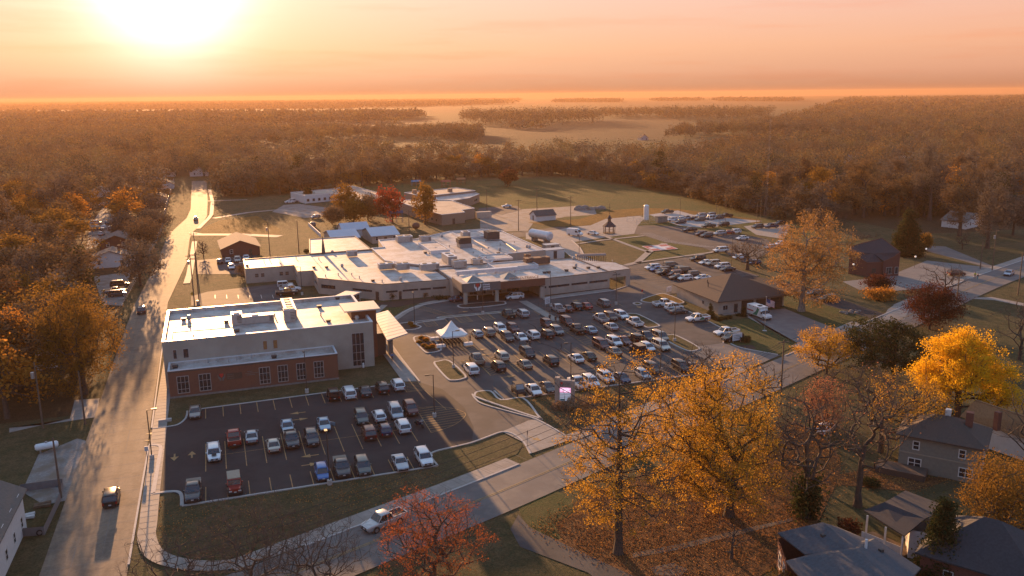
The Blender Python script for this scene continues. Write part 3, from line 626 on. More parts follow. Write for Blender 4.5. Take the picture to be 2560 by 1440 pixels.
sg = MB().box(-.6, 152.56, 2.3, 2.1, 152.598, 3.45).build('sign_panel', mat('bronze_sign', (.09, .05, .035), .6), ob)
for k, t_ in enumerate(('Wabash', 'General', 'Hospital')): text(ob, 'lettering', t_, (-.45, 152.555, 3.12 - k * .36), .36, 0, GRY_SIGN, .01)
q = MB()
for u0, u1, v in ((3.0, 3.9, 3.35), (2.6, 4.9, 3.0), (2.9, 4.3, 2.7)): q.box(u0, 152.57, v, u1, 152.597, v + .09)
q.build('sign_rule', GRY_SIGN, ob)

# --- hospital
hb = empty('hospital_building'); tag(hb, 'sprawling one-storey tan hospital with stained white flat roofs and ribbon windows', 'hospital')
flat_part(hb, [(6.6, 246.2), (20.0, 246.0), (20.0, 236.5), (24.2, 236.2), (24.2, 225.6), (38.6, 211.2), (56, 210.6), (56, 226), (45.2, 240), (45, 262.2), (6.6, 261.5)], 4.1, .22, .25, TAN, cap=DCAP)
flat_part(hb, [(26, 261.7), (45, 262.0), (44.4, 290), (29, 290)], 4.35, .22, .25, TAN, cap=DCAP)
flat_part(hb, [(45.05, 240.2), (56.05, 226.2), (72.8, 226), (76, 232), (81.4, 236.8), (94, 238.4), (93.6, 279), (88.4, 285.8), (76.6, 285.6), (61.5, 274), (56.4, 278), (50, 277.2), (49, 262.8), (45.05, 262.4)], 4.6, .25, .3, TAN)
flat_part(hb, [(56.05, 210.6), (56.05, 226), (72.8, 225.8), (83.4, 225.8), (97.2, 223.8), (98.3, 202.4), (78.0, 200.6), (77.2, 208), (66, 207.5), (56.2, 207.5)], 4.4, .25, .3, TAN, cap=DCAP)
for z0, z1, pl in ((4.6, 5.6, rect(60, 246, 66, 262)), (4.6, 5.3, rect(76, 268, 85, 280)), (4.6, 5.2, rect(72, 228.5, 80, 236)), (4.4, 5.5, rect(70, 214.5, 82.5, 221.5))):
    flat_part(hb, pl, z1 - .2, .2, .25, CAP, z0=z0, wname='roof_block', rname='block_roof')
# recessed light court behind the entrance, screened by a white beam
cw = MB(); cw.box(58, 210.2, 5.3, 75, 211.6, 6.2)
cw.build('screen_beam', CAP, hb)
for x in (58.3, 63.4, 68.8, 74.2): MB().box(x, 210.5, 4.4, x + .5, 211.2, 5.3).build('beam_post', CAP, hb)
WL, WR = (38.6, 211.2), (56, 210.6)
for s0, s1 in ((.8, 3.9), (5.1, 9.2), (9.7, 12.6), (13.0, 16.6)): window(hb, WL, WR, s0, s1, 1.9, 2.5, fw=.05, name='ribbon_window')
door(hb, WL, WR, 4.15, 4.85, 2.1); door(hb, (24.2, 225.6), WL, 18.2, 19.2, 2.2)
window(hb, (24.2, 225.6), WL, 11, 17.2, 1.9, 2.55, fw=.05, name='ribbon_window'); window(hb, (24.2, 225.6), WL, .9, 5.6, 1.6, 2.7, fw=.06, name='ribbon_window')
window(hb, (24.2, 236.2), (24.2, 225.6), 2, 8.5, 1.6, 2.7, fw=.06, name='ribbon_window'); window(hb, (20, 246), (20, 236.5), 2, 7, 1.6, 2.7, fw=.06, name='ribbon_window')
for x in (9.0, 10.6, 15.7, 17.3): window(hb, (6.6, 246.2), (20, 246), x - 6.6, x - 5.5, 1.5, 2.7, nz=2, gm=mat('brown_blind', (.09, .055, .04), .4))
RW0, RW1 = (78.0, 200.6), (98.3, 202.4)
for s0, s1 in ((.4, 1.4), (2.0, 8.2), (8.7, 13.6), (14.1, 19.8)): window(hb, RW0, RW1, s0, s1, 1.9, 2.55, fw=.05, name='ribbon_window')
# emergency porch at the east end
MB().prism([(98.32, 202.4), (105, 203.4), (105, 213), (97.75, 219.5)], 2.75, 4.6, m=0, mt=1, bottom=True).build('porch_roof', [TAN, MEMB], hb)
ec_ = MB(); ec_.obox((98.3, 202.36, 4.6), (6.75, 1.0, 0), (0, .12, 0), (0, 0, .1)); ec_.build('parapet_cap', DCAP, hb)
for x, y in ((103.6, 203.3), (103.6, 211.5)): MB().box(x, y, -.1, x + 1.3, y + 1.2, 2.75).build('porch_pier', TAN, hb)
lb_ = MB()
for u0, u1 in ((.9, 2.3), (2.5, 3.4)): lb_.obox((98.3 + u0, 202.36 + u0 * .149, 3.35), (u1 - u0, (u1 - u0) * .149, 0), (0, .03, 0), (0, 0, .3))
lb_.build('sign_rule', GRY_SIGN, hb)
# entrance canopy
MB().box(76.9, 198.6, 0, 78.1, 199.6, 3.0).build('canopy_pillar', TAN, hb)
ca = MB().prism([(56.0, 207.4), (56.2, 198.4), (66.0, 198.0), (66.2, 207.4)], 3.3, 5.55, m=0, mt=1, bottom=True).build('entrance_canopy', [mat('canopy_grey', (.12, .115, .11), .7), MEMB], hb)
MB().box(55.95, 198.55, 3.3, 56.14, 207.3, 5.5).build('brick_side', mat('canopy_tan', (.36, .25, .17), .8), hb)
MB().prism([(66.25, 207.3), (66.1, 198.3), (78.1, 198.3), (78.1, 200.5), (77.1, 207.3)], 3.35, 5.3, m=0, mt=1, bottom=True).build('brick_canopy', [BRICK, MEMB], hb)
for x in (56.6, 64.8): MB().box(x, 198.6, 0, x + .85, 199.4, 3.3).build('canopy_pillar', BEIGE, hb)
logo(ca, (60.0, 198.15, 3.55), 1.75, R_(-2.3))
for k, t_ in enumerate(('Wabash', 'General', 'Hospital')): text(ca, 'lettering', t_, (61.2, 198.12, 4.78 - k * .56), .6, R_(-2.3), WHT_SIGN, .03, bold=.012)
text(hb, 'lettering', 'MAIN ENTRANCE', (68.6, 198.75, 5.35), 1.0, 0, mat('sign_brown', (.2, .1, .07), .6), .05)
SKYG = mat('skylight_tan', (.5, .4, .28), .4)
for x, y, z in ((57.6, 199.4, 5.55), (67.6, 200.6, 5.3)):
    MB().add([(x, y, z), (x + 4.4, y, z), (x + 4.4, y + 4.4, z), (x, y + 4.4, z), (x + 2.2, y + 2.2, z + 1.25)], [(0, 1, 4), (1, 2, 4), (2, 3, 4), (3, 0, 4)]).build('skylight', mat('skylight_glass', (.16, .17, .16), .25, (.12, .13, .12), 1.0, spec=.7), hb)
wl0, wl1 = (56.3, 207.48), (66, 207.48)
for s0, s1 in ((1.5, 3.2), (4.2, 6.3), (7.5, 8.8)): window(hb, wl0, wl1, s0, s1, .3, 2.6, 2, 1)
for s0, s1 in ((1, 3.4), (5, 8.4)): window(hb, (66, 207.48), (77.2, 207.98), s0, s1, .2, 2.7, 3, 1)
# glazed link between the two
lk = empty('glazed_entrance'); tag(lk, 'small glazed entrance box with a flat tan roof between office and hospital', 'entrance')
MB().prism([(21.5, 201), (25.0, 200), (33, 209.5), (29.5, 212)], 3.0, 3.25, bottom=True).build('roof', mat('tower_roof_tan', (.5, .44, .38), .6), lk)
MB().prism([(21.9, 201.2), (25.0, 200.5), (32.6, 209.5), (29.5, 211.6)], 0, 3.0, top=False).build('wall', mat('beige_stucco', (.36, .31, .265)), lk)
window(lk, (24.9, 200.4), (32.7, 209.4), .3, 11.3, .3, 2.9, 8, 2)

# --- rooftop plant: every unit and vent is a thing
def rooftop_unit(x, y, z, lx, ly, h, label, fans=2, m=None, dark_end=True):
    u = empty('rooftop_unit', (x, y, z)); tag(u, label, 'rooftop unit', 'rooftop units')
    hb_ = MB().box(-lx / 2, -ly / 2, .15, lx / 2, ly / 2, h); hb_.box(-lx / 2 + .1, -ly / 2 + .1, 0, lx / 2 - .1, ly / 2 - .1, .15)
    hb_.build('casing', m or METAL, u)
    hd = MB().box(-lx / 2 - .05, -ly / 2 - .05, h, lx / 2 + .05, ly / 2 + .05, h + .08); hd.build('lid', CAP if m is None else m, u)
    gr = MB()
    for k in range(5): gr.box(-lx / 2 - .02 if not dark_end else lx / 2 - .9, -ly / 2 - .03, h * (.25 + .13 * k), lx / 2 - .1, -ly / 2 - .003, h * (.25 + .13 * k) + .09)
    gr.build('grille', DARKM, u)
    for k in range(fans):
        fx = -lx / 2 + lx * (k + .5) / fans if lx > ly else 0; fy = 0 if lx > ly else -ly / 2 + ly * (k + .5) / fans
        MB().cyl(fx, fy, h + .08, h + .2, min(lx, ly) * .3, n=10).build('fan', DARKM, u)
    return u
ru = rooftop_unit
ru(5.6, 168.6, 8.2, 7.0, 2.2, 1.5, 'long flat rooftop unit with a low duct lid on the office roof', 1); ru(2.2, 168.6, 8.2, 1.9, 2.3, 2.2, 'tall square cabinet joined to the long unit on the office roof', 1)
ru(12.4, 173.5, 8.2, 2.2, 11, 1.9, 'long ribbed chiller running back across the office roof', 5)
ru(12.0, 167.2, 8.2, 2.1, 1.8, 2.4, 'boxy four-fan condenser at the front end of the ribbed chiller', 2)
for r, x, y, lx, ly, h, lb in (('N', 1420, 470, 3.0, 2.6, 1.6, 'grey cube unit beside the dark spire on the tan roof'), ('N', 1830, 620, 4.4, 2.6, 1.5, 'low grey unit behind the angled hospital wall, left of a pair'), ('N', 2020, 640, 3.6, 2.6, 1.7, 'grey unit with a small vent grille, right of a pair'),
    ('N', 2340, 640, 5.2, 2.2, 1.6, 'pale long unit with a dark fan end near the entrance canopy'), ('N', 2040, 310, 5.0, 3.6, 1.9, 'tan rounded unit with a dark face on the far roof edge'), ('N', 2290, 300, 3.4, 3, 1.6, 'tan hooded unit standing right of the dark-faced unit'),
    ('B', 510, 165, 2.6, 3, 2.2, 'tan upright unit at the head of the bright pipe'), ('B', 805, 170, 4.2, 4.2, 2.4, 'dark green-grey cooling tower with fan stacks on the far roof'), ('B', 330, 440, 2.6, 7.5, 2.3, 'long ribbed chiller behind the entrance canopy'),
    ('B', 440, 490, 3.6, 3.2, 1.9, 'squat grey unit in front of the long ribbed chiller'), ('B', 640, 455, 3, 2.2, 1.5, 'small pale box unit right of the ribbed chiller'), ('B', 1310, 455, 7.2, 2.4, 1.8, 'rusty slatted condenser bank on the east roof'), ('B', 1205, 420, 1.6, 1.6, 1.8, 'narrow grey cabinet just left of the rusty condenser bank')):
    q = at(r, x, y, 4.4); ru(q.x, q.y, 4.35 if r == 'N' and x < 1900 else 4.6, lx, ly, h, lb, 2 if lx > 2 else 1, DARKM if 'dark green' in lb else (mat('rusty_unit', (.19, .1, .06), .8, (.1, .06, .045), 2.0) if 'rusty' in lb else None))
q = at('B', 500, 260, 4.6); u = empty('air_handler', q); tag(u, 'black hooded air handler on a tall grey curb', 'air handler')
MB().prism(rect(-2, -1.8, 2, 1.8), 0, 1.3).build('curb', mat('grey_curb', (.22, .23, .23), .7), u); MB().box(-1.8, -1.6, 1.3, 1.8, 1.6, 3.2).build('casing', mat('blackened', (.035, .027, .024), .7), u)
MB().box(-2.3, -1.7, 1.5, -1.82, 1.7, 2.8).build('hood', DARKM, u)
sp = at('N', 1085, 440, 4.4); tag(MB().cyl(0, 0, 0, 1.2, .55, .5, 10).cyl(0, 0, 1.2, 5.4, .5, .06, 10).build('roof_spire', mat('patina', (.07, .075, .07), .7), loc=sp), 'dark green pointed spire standing on the tan roof', 'spire')
pp = MB(); pp.tube([at('B', 560, 160, 5.5), at('B', 765, 270, 5.5)], .28, 8); tag(pp.build('roof_pipe', GALV), 'bright fat metal pipe lying across the far roof', 'pipe')
pp = MB(); pp.tube([at('B', 730, 190, 5.4), at('B', 910, 180, 5.4), at('B', 1080, 300, 5.4)], .16, 6); tag(pp.build('roof_pipe', DARKM), 'thin dark pipe running from the cooling tower to the roof edge', 'pipe')
pp = MB(); pp.tube([at('O', 190, 560, 8.4), at('O', 200, 450, 8.5), at('O', 760, 405, 8.5)], .06, 5); tag(pp.build('roof_pipe', DARKM), 'thin pipe run bending across the office roof to the long unit', 'pipe')
vent0 = None; VM = [METAL, DARKM]
def vent(p, k, grp, lab):
    global vent0
    if vent0 is None:
        vent0 = {}
        for j in range(3):
            b = MB()
            if j == 0: b.cyl(0, 0, 0, .55, .12, n=8).cyl(0, 0, .55, .7, .22, .05, 8)
            elif j == 1: b.box(-.4, -.35, 0, .4, .35, .35).box(-.5, -.45, .35, .5, .45, .5)
            else: b.cyl(0, 0, 0, .4, .35, n=10).cyl(0, 0, .4, .9, .5, .3, 10)
            me = b.build('roof_vent', VM[j % 2], loc=p); vent0[j] = me.data; bpy.data.objects.remove(me)
    o = link('roof_vent', vent0[k]); o.location = p; tag(o, lab, 'roof vent', grp)
for r, h, z, pts, grp, lab in (('N', 4.2, 4.1, [(380, 545, 0), (180, 590, 1), (1190, 435, 2), (1120, 610, 1), (1305, 600, 2), (970, 612, 1), (1110, 718, 0), (1420, 700, 0), (1670, 770, 1), (1780, 780, 0), (2000, 760, 2), (1510, 735, 0), (1260, 700, 0), (760, 500, 0), (1030, 515, 0), (450, 530, 0)], 'vents on the west hospital roof', 'small metal vent standing on the west hospital roof'),
    ('B', 4.6, 4.6, [(245, 145, 2), (175, 290, 2), (300, 300, 1), (220, 320, 0), (650, 140, 1), (1060, 210, 0), (895, 300, 2), (880, 335, 1), (735, 400, 2), (105, 335, 0), (60, 330, 1), (390, 310, 0), (1035, 130, 0), (1200, 265, 2), (1230, 270, 2), (90, 280, 0), (330, 260, 0), (600, 330, 0), (700, 300, 0), (900, 240, 0)], 'vents on the middle hospital roof', 'small metal vent standing on the middle hospital roof'),
    ('B', 4.4, 4.4, [(1725, 400, 2), (1750, 480, 2), (1735, 500, 1), (1400, 555, 1), (1445, 550, 1), (1645, 530, 1), (1290, 490, 0), (1310, 490, 0), (1890, 500, 1), (2000, 497, 1), (2160, 430, 0), (890, 610, 1), (740, 650, 1)], 'vents on the east hospital roof', 'small metal vent standing on the east hospital roof'),
    ('O', 8.2, 8.2, [(300, 380, 1), (350, 370, 2), (360, 410, 0), (395, 550, 0), (700, 400, 1), (1155, 345, 0), (1745, 182, 1), (1590, 340, 0), (1660, 395, 1), (800, 490, 1), (1930, 375, 2), (1575, 260, 1)], 'vents on the office roof', 'small metal vent standing on the office roof'),
    ('O', 4.5, 4.5, [(530, 780, 0), (620, 770, 0), (725, 775, 0), (800, 755, 0), (840, 745, 0), (940, 740, 0), (220, 830, 1), (1150, 735, 1)], 'vents on the low brick roof', 'small vent stub standing on the low brick wing roof')):
    for x, y, k in pts: vent(at(r, x, y, h).xy.to_3d() + Vector((0, 0, z)), k, grp, lab)

# --- pitched-roof houses
def hip(mb, x0, y0, x1, y1, z, h, ov=.5, m=0, t=.18):
    x0, y0, x1, y1 = x0 - ov, y0 - ov, x1 + ov, y1 + ov; w_, d_ = x1 - x0, y1 - y0; k = min(w_, d_) / 2
    a, b = ((x0 + k, (y0 + y1) / 2), (x1 - k, (y0 + y1) / 2)) if w_ >= d_ else (((x0 + x1) / 2, y0 + k), ((x0 + x1) / 2, y1 - k))
    vs = [(x0, y0, z), (x1, y0, z), (x1, y1, z), (x0, y1, z), (*a, z + h), (*b, z + h)] + [(x0, y0, z - t), (x1, y0, z - t), (x1, y1, z - t), (x0, y1, z - t)]
    fs = [(0, 1, 5, 4), (1, 2, 5), (2, 3, 4, 5), (3, 0, 4)] if w_ >= d_ else [(0, 1, 4), (1, 2, 5, 4), (2, 3, 5), (3, 0, 4, 5)]
    return mb.add(vs, fs + [(6, 7, 1, 0), (7, 8, 2, 1), (8, 9, 3, 2), (9, 6, 0, 3), (9, 8, 7, 6)], m)
def gable(mb, x0, y0, x1, y1, z, h, ov=.5, m=0, along='x', t=.16):
    if along == 'x':
        X0, X1, Y0, Y1 = x0 - ov, x1 + ov, y0 - ov, y1 + ov; ym = (y0 + y1) / 2; dz = h * ov / ((y1 - y0) / 2)
        sec = lambda X: [(X, Y0, z - dz), (X, ym, z + h), (X, Y1, z - dz), (X, Y1, z - dz - t), (X, ym, z + h - t), (X, Y0, z - dz - t)]
        return mb.loft([sec(X0), sec(X1)], m)
    X0, X1, Y0, Y1 = x0 - ov, x1 + ov, y0 - ov, y1 + ov; xm = (x0 + x1) / 2; dz = h * ov / ((x1 - x0) / 2)
    sec = lambda Y: [(X1, Y, z - dz), (xm, Y, z + h), (X0, Y, z - dz), (X0, Y, z - dz - t), (xm, Y, z + h - t), (X1, Y, z - dz - t)]
    return mb.loft([sec(Y0), sec(Y1)], m)
def house(name, label, cat, x, y, w_, d_, rz, h, rh, wall, roof, kind='gable', along='x', wins=((0, 3),), win=(1.0, 1.4), trim=None, chim=False, dr=True, group=None, ov=.5, zw=1.0):
    """a rectangular house: walls (with gable ends), roof, windows per side, a door, a chimney"""
    o = empty(name, (x, y, 0), rz); tag(o, label, cat, group); x0, x1, y0, y1 = -w_ / 2, w_ / 2, -d_ / 2, d_ / 2
    wm = MB().prism(rect(x0, y0, x1, y1), -.2, h - (.19 if kind == 'hip' else .02), top=False)
    if kind == 'gable':
        if along == 'x':
            for X in (x0, x1): wm.face([(X, y0, h - .02), (X, y1, h - .02), (X, 0, h + rh - .2)])
        else:
            for Y in (y0, y1): wm.face([(x0, Y, h - .02), (x1, Y, h - .02), (0, Y, h + rh - .2)])
    wm.build('wall', wall, o)
    rf = MB(); hip(rf, x0, y0, x1, y1, h, rh, ov) if kind == 'hip' else gable(rf, x0, y0, x1, y1, h, rh, ov, along=along)
    ro = rf.build('roof', roof, o)
    sides = [((x0, y0), (x1, y0)), ((x1, y0), (x1, y1)), ((x1, y1), (x0, y1)), ((x0, y1), (x0, y0))]
    for sd, n in wins:
        A, B = sides[sd % 4]; L = (Vector(B) - Vector(A)).length
        for k in range(n):
            c = L * (k + .5) / n
            if dr and sd == wins[0][0] and k == n // 2: door(o, A, B, c - .5, c + .5, 2.1); continue
            window(o, A, B, c - win[0] / 2, c + win[0] / 2, zw, zw + win[1], 1, 2, fm=trim or WFRAME)
            if h > 5: window(o, A, B, c - win[0] / 2, c + win[0] / 2, zw + 2.8, zw + 2.8 + win[1], 1, 2, fm=trim or WFRAME)
    if chim: MB().box(x1 * .3, -.4, h, x1 * .3 + .8, .4, h + rh + .9).build('chimney', BRICK_D, ro)
    return o

# ambulance station
es = empty('ambulance_station'); tag(es, 'tan ambulance station with brown hip roof and three dark garage bays', 'ambulance station')
MB().prism([(109.6, 167.4), (115.9, 167.4), (115.9, 168.4), (128.6, 168.4), (128.6, 186.5), (109.6, 186.5)], -.2, 3.05, top=False).build('wall', TAN, es)
hip(MB(), 109.6, 167.4, 129.0, 186.5, 3.25, 4.1, .8).build('roof', SHING_B, es)
EA, EB = (109.6, 167.4), (115.9, 167.4)
window(es, EA, EB, 1.2, 2.6, .9, 2.1, 2, 1); door(es, EA, EB, 4.3, 5.3, 2.2); window(es, (109.6, 186.5), EA, 12, 13, 1.0, 2.0, 2, 1)
MB().box(115.9, 168.3, 2.5, 128.6, 168.39, 3.05).build('bay_lintel', TAN, es)
for k in range(3):
    gd = MB().box(116.6 + k * 4.1, 168.28, .05, 119.9 + k * 4.1, 168.38, 2.5); gd.build('garage_door', mat('garage_door_brown', (.055, .035, .028), .7, (.045, .028, .022), 4.0), es)
    pl_ = MB()
    for j in range(4): pl_.box(116.6 + k * 4.1, 168.26, .55 + j * .5, 119.9 + k * 4.1, 168.278, .6 + j * .5)
    pl_.build('door_rail', DARKM, es)
MB().box(110.5, 166.2, 0, 115.6, 167.3, .12).build('step', CONC, es)
for x, y in ((113.4, 178.5), (116.6, 176.6), (112.2, 176.2)): MB().cyl(x, y, 4.6, 5.9, .1, n=6).build('roof_vent', DARKM, es)
for p, lab, d_ in ((at('H', 955, 1000), 'dark pointed arborvitae at the tan station corner', (.8, 2.6)), (at('H', 1320, 1020), 'dark pointed arborvitae beside the ambulance bay', (.6, 2.3)), (at('H', 975, 1040), 'low cone shrub in front of the tan station corner', (.55, 1.2))):
    TREE_LATER.append((p, lab, d_))

# brick church-like hall on the right
ch = empty('brick_hall'); tag(ch, 'dark brick hall with tall sweeping grey roof by the pale car park', 'hall')
CE = [(171.2, 188.4), (175.4, 187.3)]
h_ = lambda x, y, z: at('R', x, y, z)
RT = [Vector((*CE[0], 4.0)), Vector((*CE[1], 4.0)), h_(1200, 672, 4.4), h_(1290, 632, 5.4), h_(1362, 583, 6.8), h_(1185, 448, 9.6), h_(885, 526, 7.6), h_(872, 572, 6.6), h_(940, 625, 5.2)]
CE += [(q.x, q.y) for q in RT[2:]]
mid = Vector((sum(q.x for q in RT) / 9, sum(q.y for q in RT) / 9, 6.1)); rf = MB(); wl_ = MB(); cp_ = MB()
for k in range(9):
    a, b = RT[k], RT[(k + 1) % 9]; rf.face([a, b, mid]); wl_.face([(a.x, a.y, -.2), (b.x, b.y, -.2), b - Vector((0, 0, .02)), a - Vector((0, 0, .02))]); cp_.tube([a, b], .13, 4)
wl_.build('wall', BRICK_D, ch); cp_.build('eave_trim', BRICK_D, ch)
rf.build('roof', mat('hall_shingle', (.045, .04, .045), .9, (.03, .028, .032), 3.0), ch)
window(ch, CE[2], CE[3], 1.0, 3.6, .6, 2.6, 3, 1); window(ch, CE[3], CE[4], .8, 1.8, .6, 2.6, 1, 1); door(ch, CE[0], CE[1], 1.4, 2.6, 2.3)

# school
sc = empty('school_building'); tag(sc, 'low sprawling tan brick school with tan gravel roofs behind the trees', 'school')
GR = mat('gravel_roof', (.42, .35, .28), .9, (.34, .28, .22), .8, c3=(.28, .23, .19), scale3=.15)
flat_part(sc, [(37, 447.5), (42, 428.1), (56.5, 433.2), (63.4, 402.3), (68.6, 391.5), (77.5, 392), (78.2, 425.4), (70.6, 469), (60, 455)], 3.7, .25, .3, SIDING, GR)
flat_part(sc, [(77.6, 391.5), (81.1, 354.3), (85.7, 330.6), (96.3, 333.8), (97, 341), (103.7, 344.5), (102, 376.3), (95.6, 379)], 4.2, .25, .3, BRICK_T, GR)
flat_part(sc, [(88, 411.3), (91.2, 395.8), (99.6, 394), (122.4, 404.5), (117.4, 422.4)], 4.8, .25, .3, BRICK_T, GR)
flat_part(sc, [(95.7, 379.2), (102.2, 376.5), (113, 384), (122.4, 398), (122.4, 404), (99.7, 393.7)], 3.8, .25, .3, BRICK_T, MEMB)
for s0 in range(2, 16, 3): window(sc, (42, 428.1), (56.5, 433.2), s0 - 1, s0 + .4, .8, 2.2, 1, 1)
for s0 in range(2, 22, 4): window(sc, (81.1, 354.3), (85.7, 330.6), s0, s0 + 1.6, .9, 2.2, 1, 1)
door(sc, (85.7, 330.6), (96.3, 333.8), 5, 6.2, 2.3); window(sc, (113, 384), (122.4, 398), 8, 13, 1, 2.4, 4, 1); window(sc, (102.2, 376.5), (113, 384), 4, 9, 1, 2.4, 3, 1)
for r, x, y in (('S', 1780, 235), ('S', 1425, 250)): q = at(r, x, y, 5); MB().box(q.x - 1, q.y - 1, 4.8, q.x + 1, q.y + 1, 6.6).build('chimney', BRICK_T, sc)
tag(MB().box(0, 0, 0, 6.5, 2.4, 2.6).build('storage_container', mat('container_tan', (.42, .36, .3), .7), loc=at('S', 2050, 505)), 'tan storage container on the grass in front of the school', 'container')

# houses with pale metal roofs behind the hospital
BLUE_R = mat('pale_metal_roof', (.40, .45, .52), .35, (.36, .41, .48), .4)
for x, y, w_, d_, lab, kind in ((41.8, 305, 9.4, 15, 'low house with pale blue metal roof, nearest the spire', 'y'), (56, 306, 9.6, 15, 'pale blue metal-roofed house with an open porch, rightmost of three', 'y'), (48.6, 321, 9.6, 9, 'pale blue metal-roofed house set behind the other two', 'x')):
    o = house('metal_roof_house', lab, 'house', x, y, w_, d_, R_(4), 2.9, 1.9, SIDING if kind == 'x' else TAN, BLUE_R, along='x', wins=((0, 3), (1, 2)), group='pale metal-roofed houses')
# brick garage house by the west street
house('brick_house', 'brown brick house with broad hip-gable roof facing the hospital parking', 'house', 6.6, 301, 12, 19, R_(2), 2.9, 2.4, BRICK_D, mat('greybrown_shingle', (.17, .13, .105), .9, (.13, .1, .085), 3.0), along='y', wins=((0, 2), (1, 3)))
house('white_shed', 'small white shed with dark green roof at the gravel edge', 'shed', at('F', 315, 345).x, at('F', 315, 345).y + 3, 9, 6, R_(6), 2.4, 1.8, SIDING, mat('green_shingle', (.05, .06, .06), .8), along='x', wins=((3, 1),), ov=.35)

# foreground houses on the right
o = empty('green_house', (92.1, 84.2, 0), R_(-52)); tag(o, 'two-storey grey-green house with brown hip roof behind the golden trees', 'house')
GG = mat('greygreen_siding', (.2, .19, .155), .85, (.17, .16, .132), 2.5)
MB().prism(rect(-5, -3.8, 5, 3.8), -.2, 5.0, top=False).build('wall', GG, o)
hip(MB(), -5, -3.8, 5, 3.8, 5.2, 2.3, .55).build('roof', SHING_B, o)
for A, B, ws in (((-5, -3.8), (5, -3.8), ((1.2, 2.9, .6, 2.0, 2), (7.4, 9.1, .6, 2.0, 2), (1.6, 2.5, 3.2, 4.5, 1), (7.2, 8.1, 3.2, 4.5, 1))), ((5, -3.8), (5, 3.8), ((1.5, 2.6, 3.2, 4.5, 1), (3.2, 4.2, 3.2, 4.5, 1), (1.4, 3, .6, 2, 2), (5, 6.4, .6, 2, 2)))):
    for s0, s1, z0, z1, nx in ws: window(o, A, B, s0, s1, z0, z1, nx, 2, fm=WFRAME, fw=.12)
MB().box(-5.05, -3.86, 2.55, 5.05, -3.8, 2.72).build('belt_board', mat('belt_board', (.3, .26, .2), .8), o)
MB().box(2.4, -.6, 6.6, 3.3, .3, 8.6).build('chimney', BRICK_D, o); MB().box(-.2, .4, 7.2, .5, 1.1, 8.2).build('chimney', WFRAME, o)
MB().box(-7.4, -6.8, -.1, -1.2, -3.9, .9).build('terrace', mat('terrace_wall', (.09, .06, .045), .9), o)
bb = empty('blue_roof_house'); tag(bb, 'red brick house with crossed blue-grey shingle roofs at the bottom edge', 'house')
MB().prism([(55.0, 70.5), (52.8, 66.0), (55.3, 65.0), (53.5, 60), (62, 57), (64.4, 61.8), (61.5, 66.2), (60.7, 69.5)], -.2, 3.45, top=False).build('wall', BRICK_D, bb)
def slope(mb, a, b, c, d, m=0, t=.16): mb.add([a, b, c, d] + [(q[0], q[1], q[2] - t) for q in (a, b, c, d)], [(0, 1, 2, 3), (7, 6, 5, 4), (0, 4, 5, 1), (1, 5, 6, 2), (2, 6, 7, 3), (3, 7, 4, 0)], m)
rb = MB()
e = lambda x, y, h: tuple(at('D', x, y, h))
r1a, r1b = e(510, 1000, 5.6), e(800, 1215, 5.6)
slope(rb, e(145, 1085, 3.9), e(370, 1260, 3.9), r1b, r1a); slope(rb, r1a, r1b, e(900, 1150, 3.9), e(640, 1040, 3.9))
r2a, r2b = e(800, 1215, 5.9), e(1150, 1560, 5.9)
slope(rb, e(210, 1315, 3.9), e(460, 1600, 3.9), r2b, r2a); slope(rb, e(940, 1130, 4.6), r2a, r2b, e(1315, 1375, 3.9))
slope(rb, e(780, 1165, 4.6), e(210, 1315, 3.9), r2a, e(940, 1130, 4.6))
rb.build('roof', SHING_G, bb)
for x, y in ((515, 1120), (615, 1095), (785, 1320), (860, 1375), (920, 1300), (990, 1240)): q = at('D', x, y, 5.0); MB().box(q.x - .2, q.y - .2, 4.6, q.x + .2, q.y + .2, 5.3).build('roof_vent', DARKM, bb)
q = at('D', 862, 1250, 5); MB().cyl(q.x, q.y, 4.9, 6.5, .14, n=10).build('flue', CAP, bb)
window(bb, (55.0, 70.5), (52.8, 66.0), 1.0, 2.2, .7, 2.6, 1, 2, fm=WFRAME, fw=.2); window(bb, (55.0, 70.5), (52.8, 66.0), 3.3, 4.2, 1.2, 2.6, 1, 2, fm=WFRAME, fw=.15)
dk = MB()
for k in range(12): dk.obox((51.6 - .05 * k + k * .16, 66.2 - k * .42, 0), (.06, 0, 0), (.13, -.33, 0), (0, 0, 1.5))
for k in range(9): dk.obox((51.5 + .28 * k, 66.6 + k * .1, 0), (.25, .09, 0), (0, .05, 0), (0, 0, 1.5))
tag(dk.build('picket_fence', mat('grey_picket', (.3, .27, .25), .9)), 'weathered grey picket fence at the red brick house deck', 'fence')
pr = empty('porch_house'); tag(pr, 'white house with dark shingle porch roof behind the dark conifer', 'house')
MB().prism([(69.8, 67.0), (72.6, 64.3), (76.4, 68.2), (73.4, 71.2)], -.2, 3.4, top=False).build('wall', SIDING, pr)
rp = MB(); slope(rp, e(850, 900, 3.6), e(1180, 1110, 3.6), e(1350, 970, 4.6), e(1020, 835, 4.6)); slope(rp, e(1020, 835, 4.6), e(1350, 970, 4.6), e(1560, 880, 3.5), e(1190, 740, 3.5))
rp.build('roof', SHING_D, pr)
for x, y in ((880, 945), (1030, 1040), (1170, 1110)): q = at('D', x, y, 3.4); MB().box(q.x - .08, q.y - .08, 0, q.x + .08, q.y + .08, 3.4).build('porch_post', WFRAME, pr)
MB().obox((67.6, 71.8, .3), (1.6, -4.5, 0), (.06, .02, 0), (0, 0, .9)).build('porch_rail', WFRAME, pr); MB().prism([(67.4, 72.2), (69.0, 67.0), (71.5, 67.5), (70, 72.6)], 0, .3).build('porch_floor', WOOD, pr)
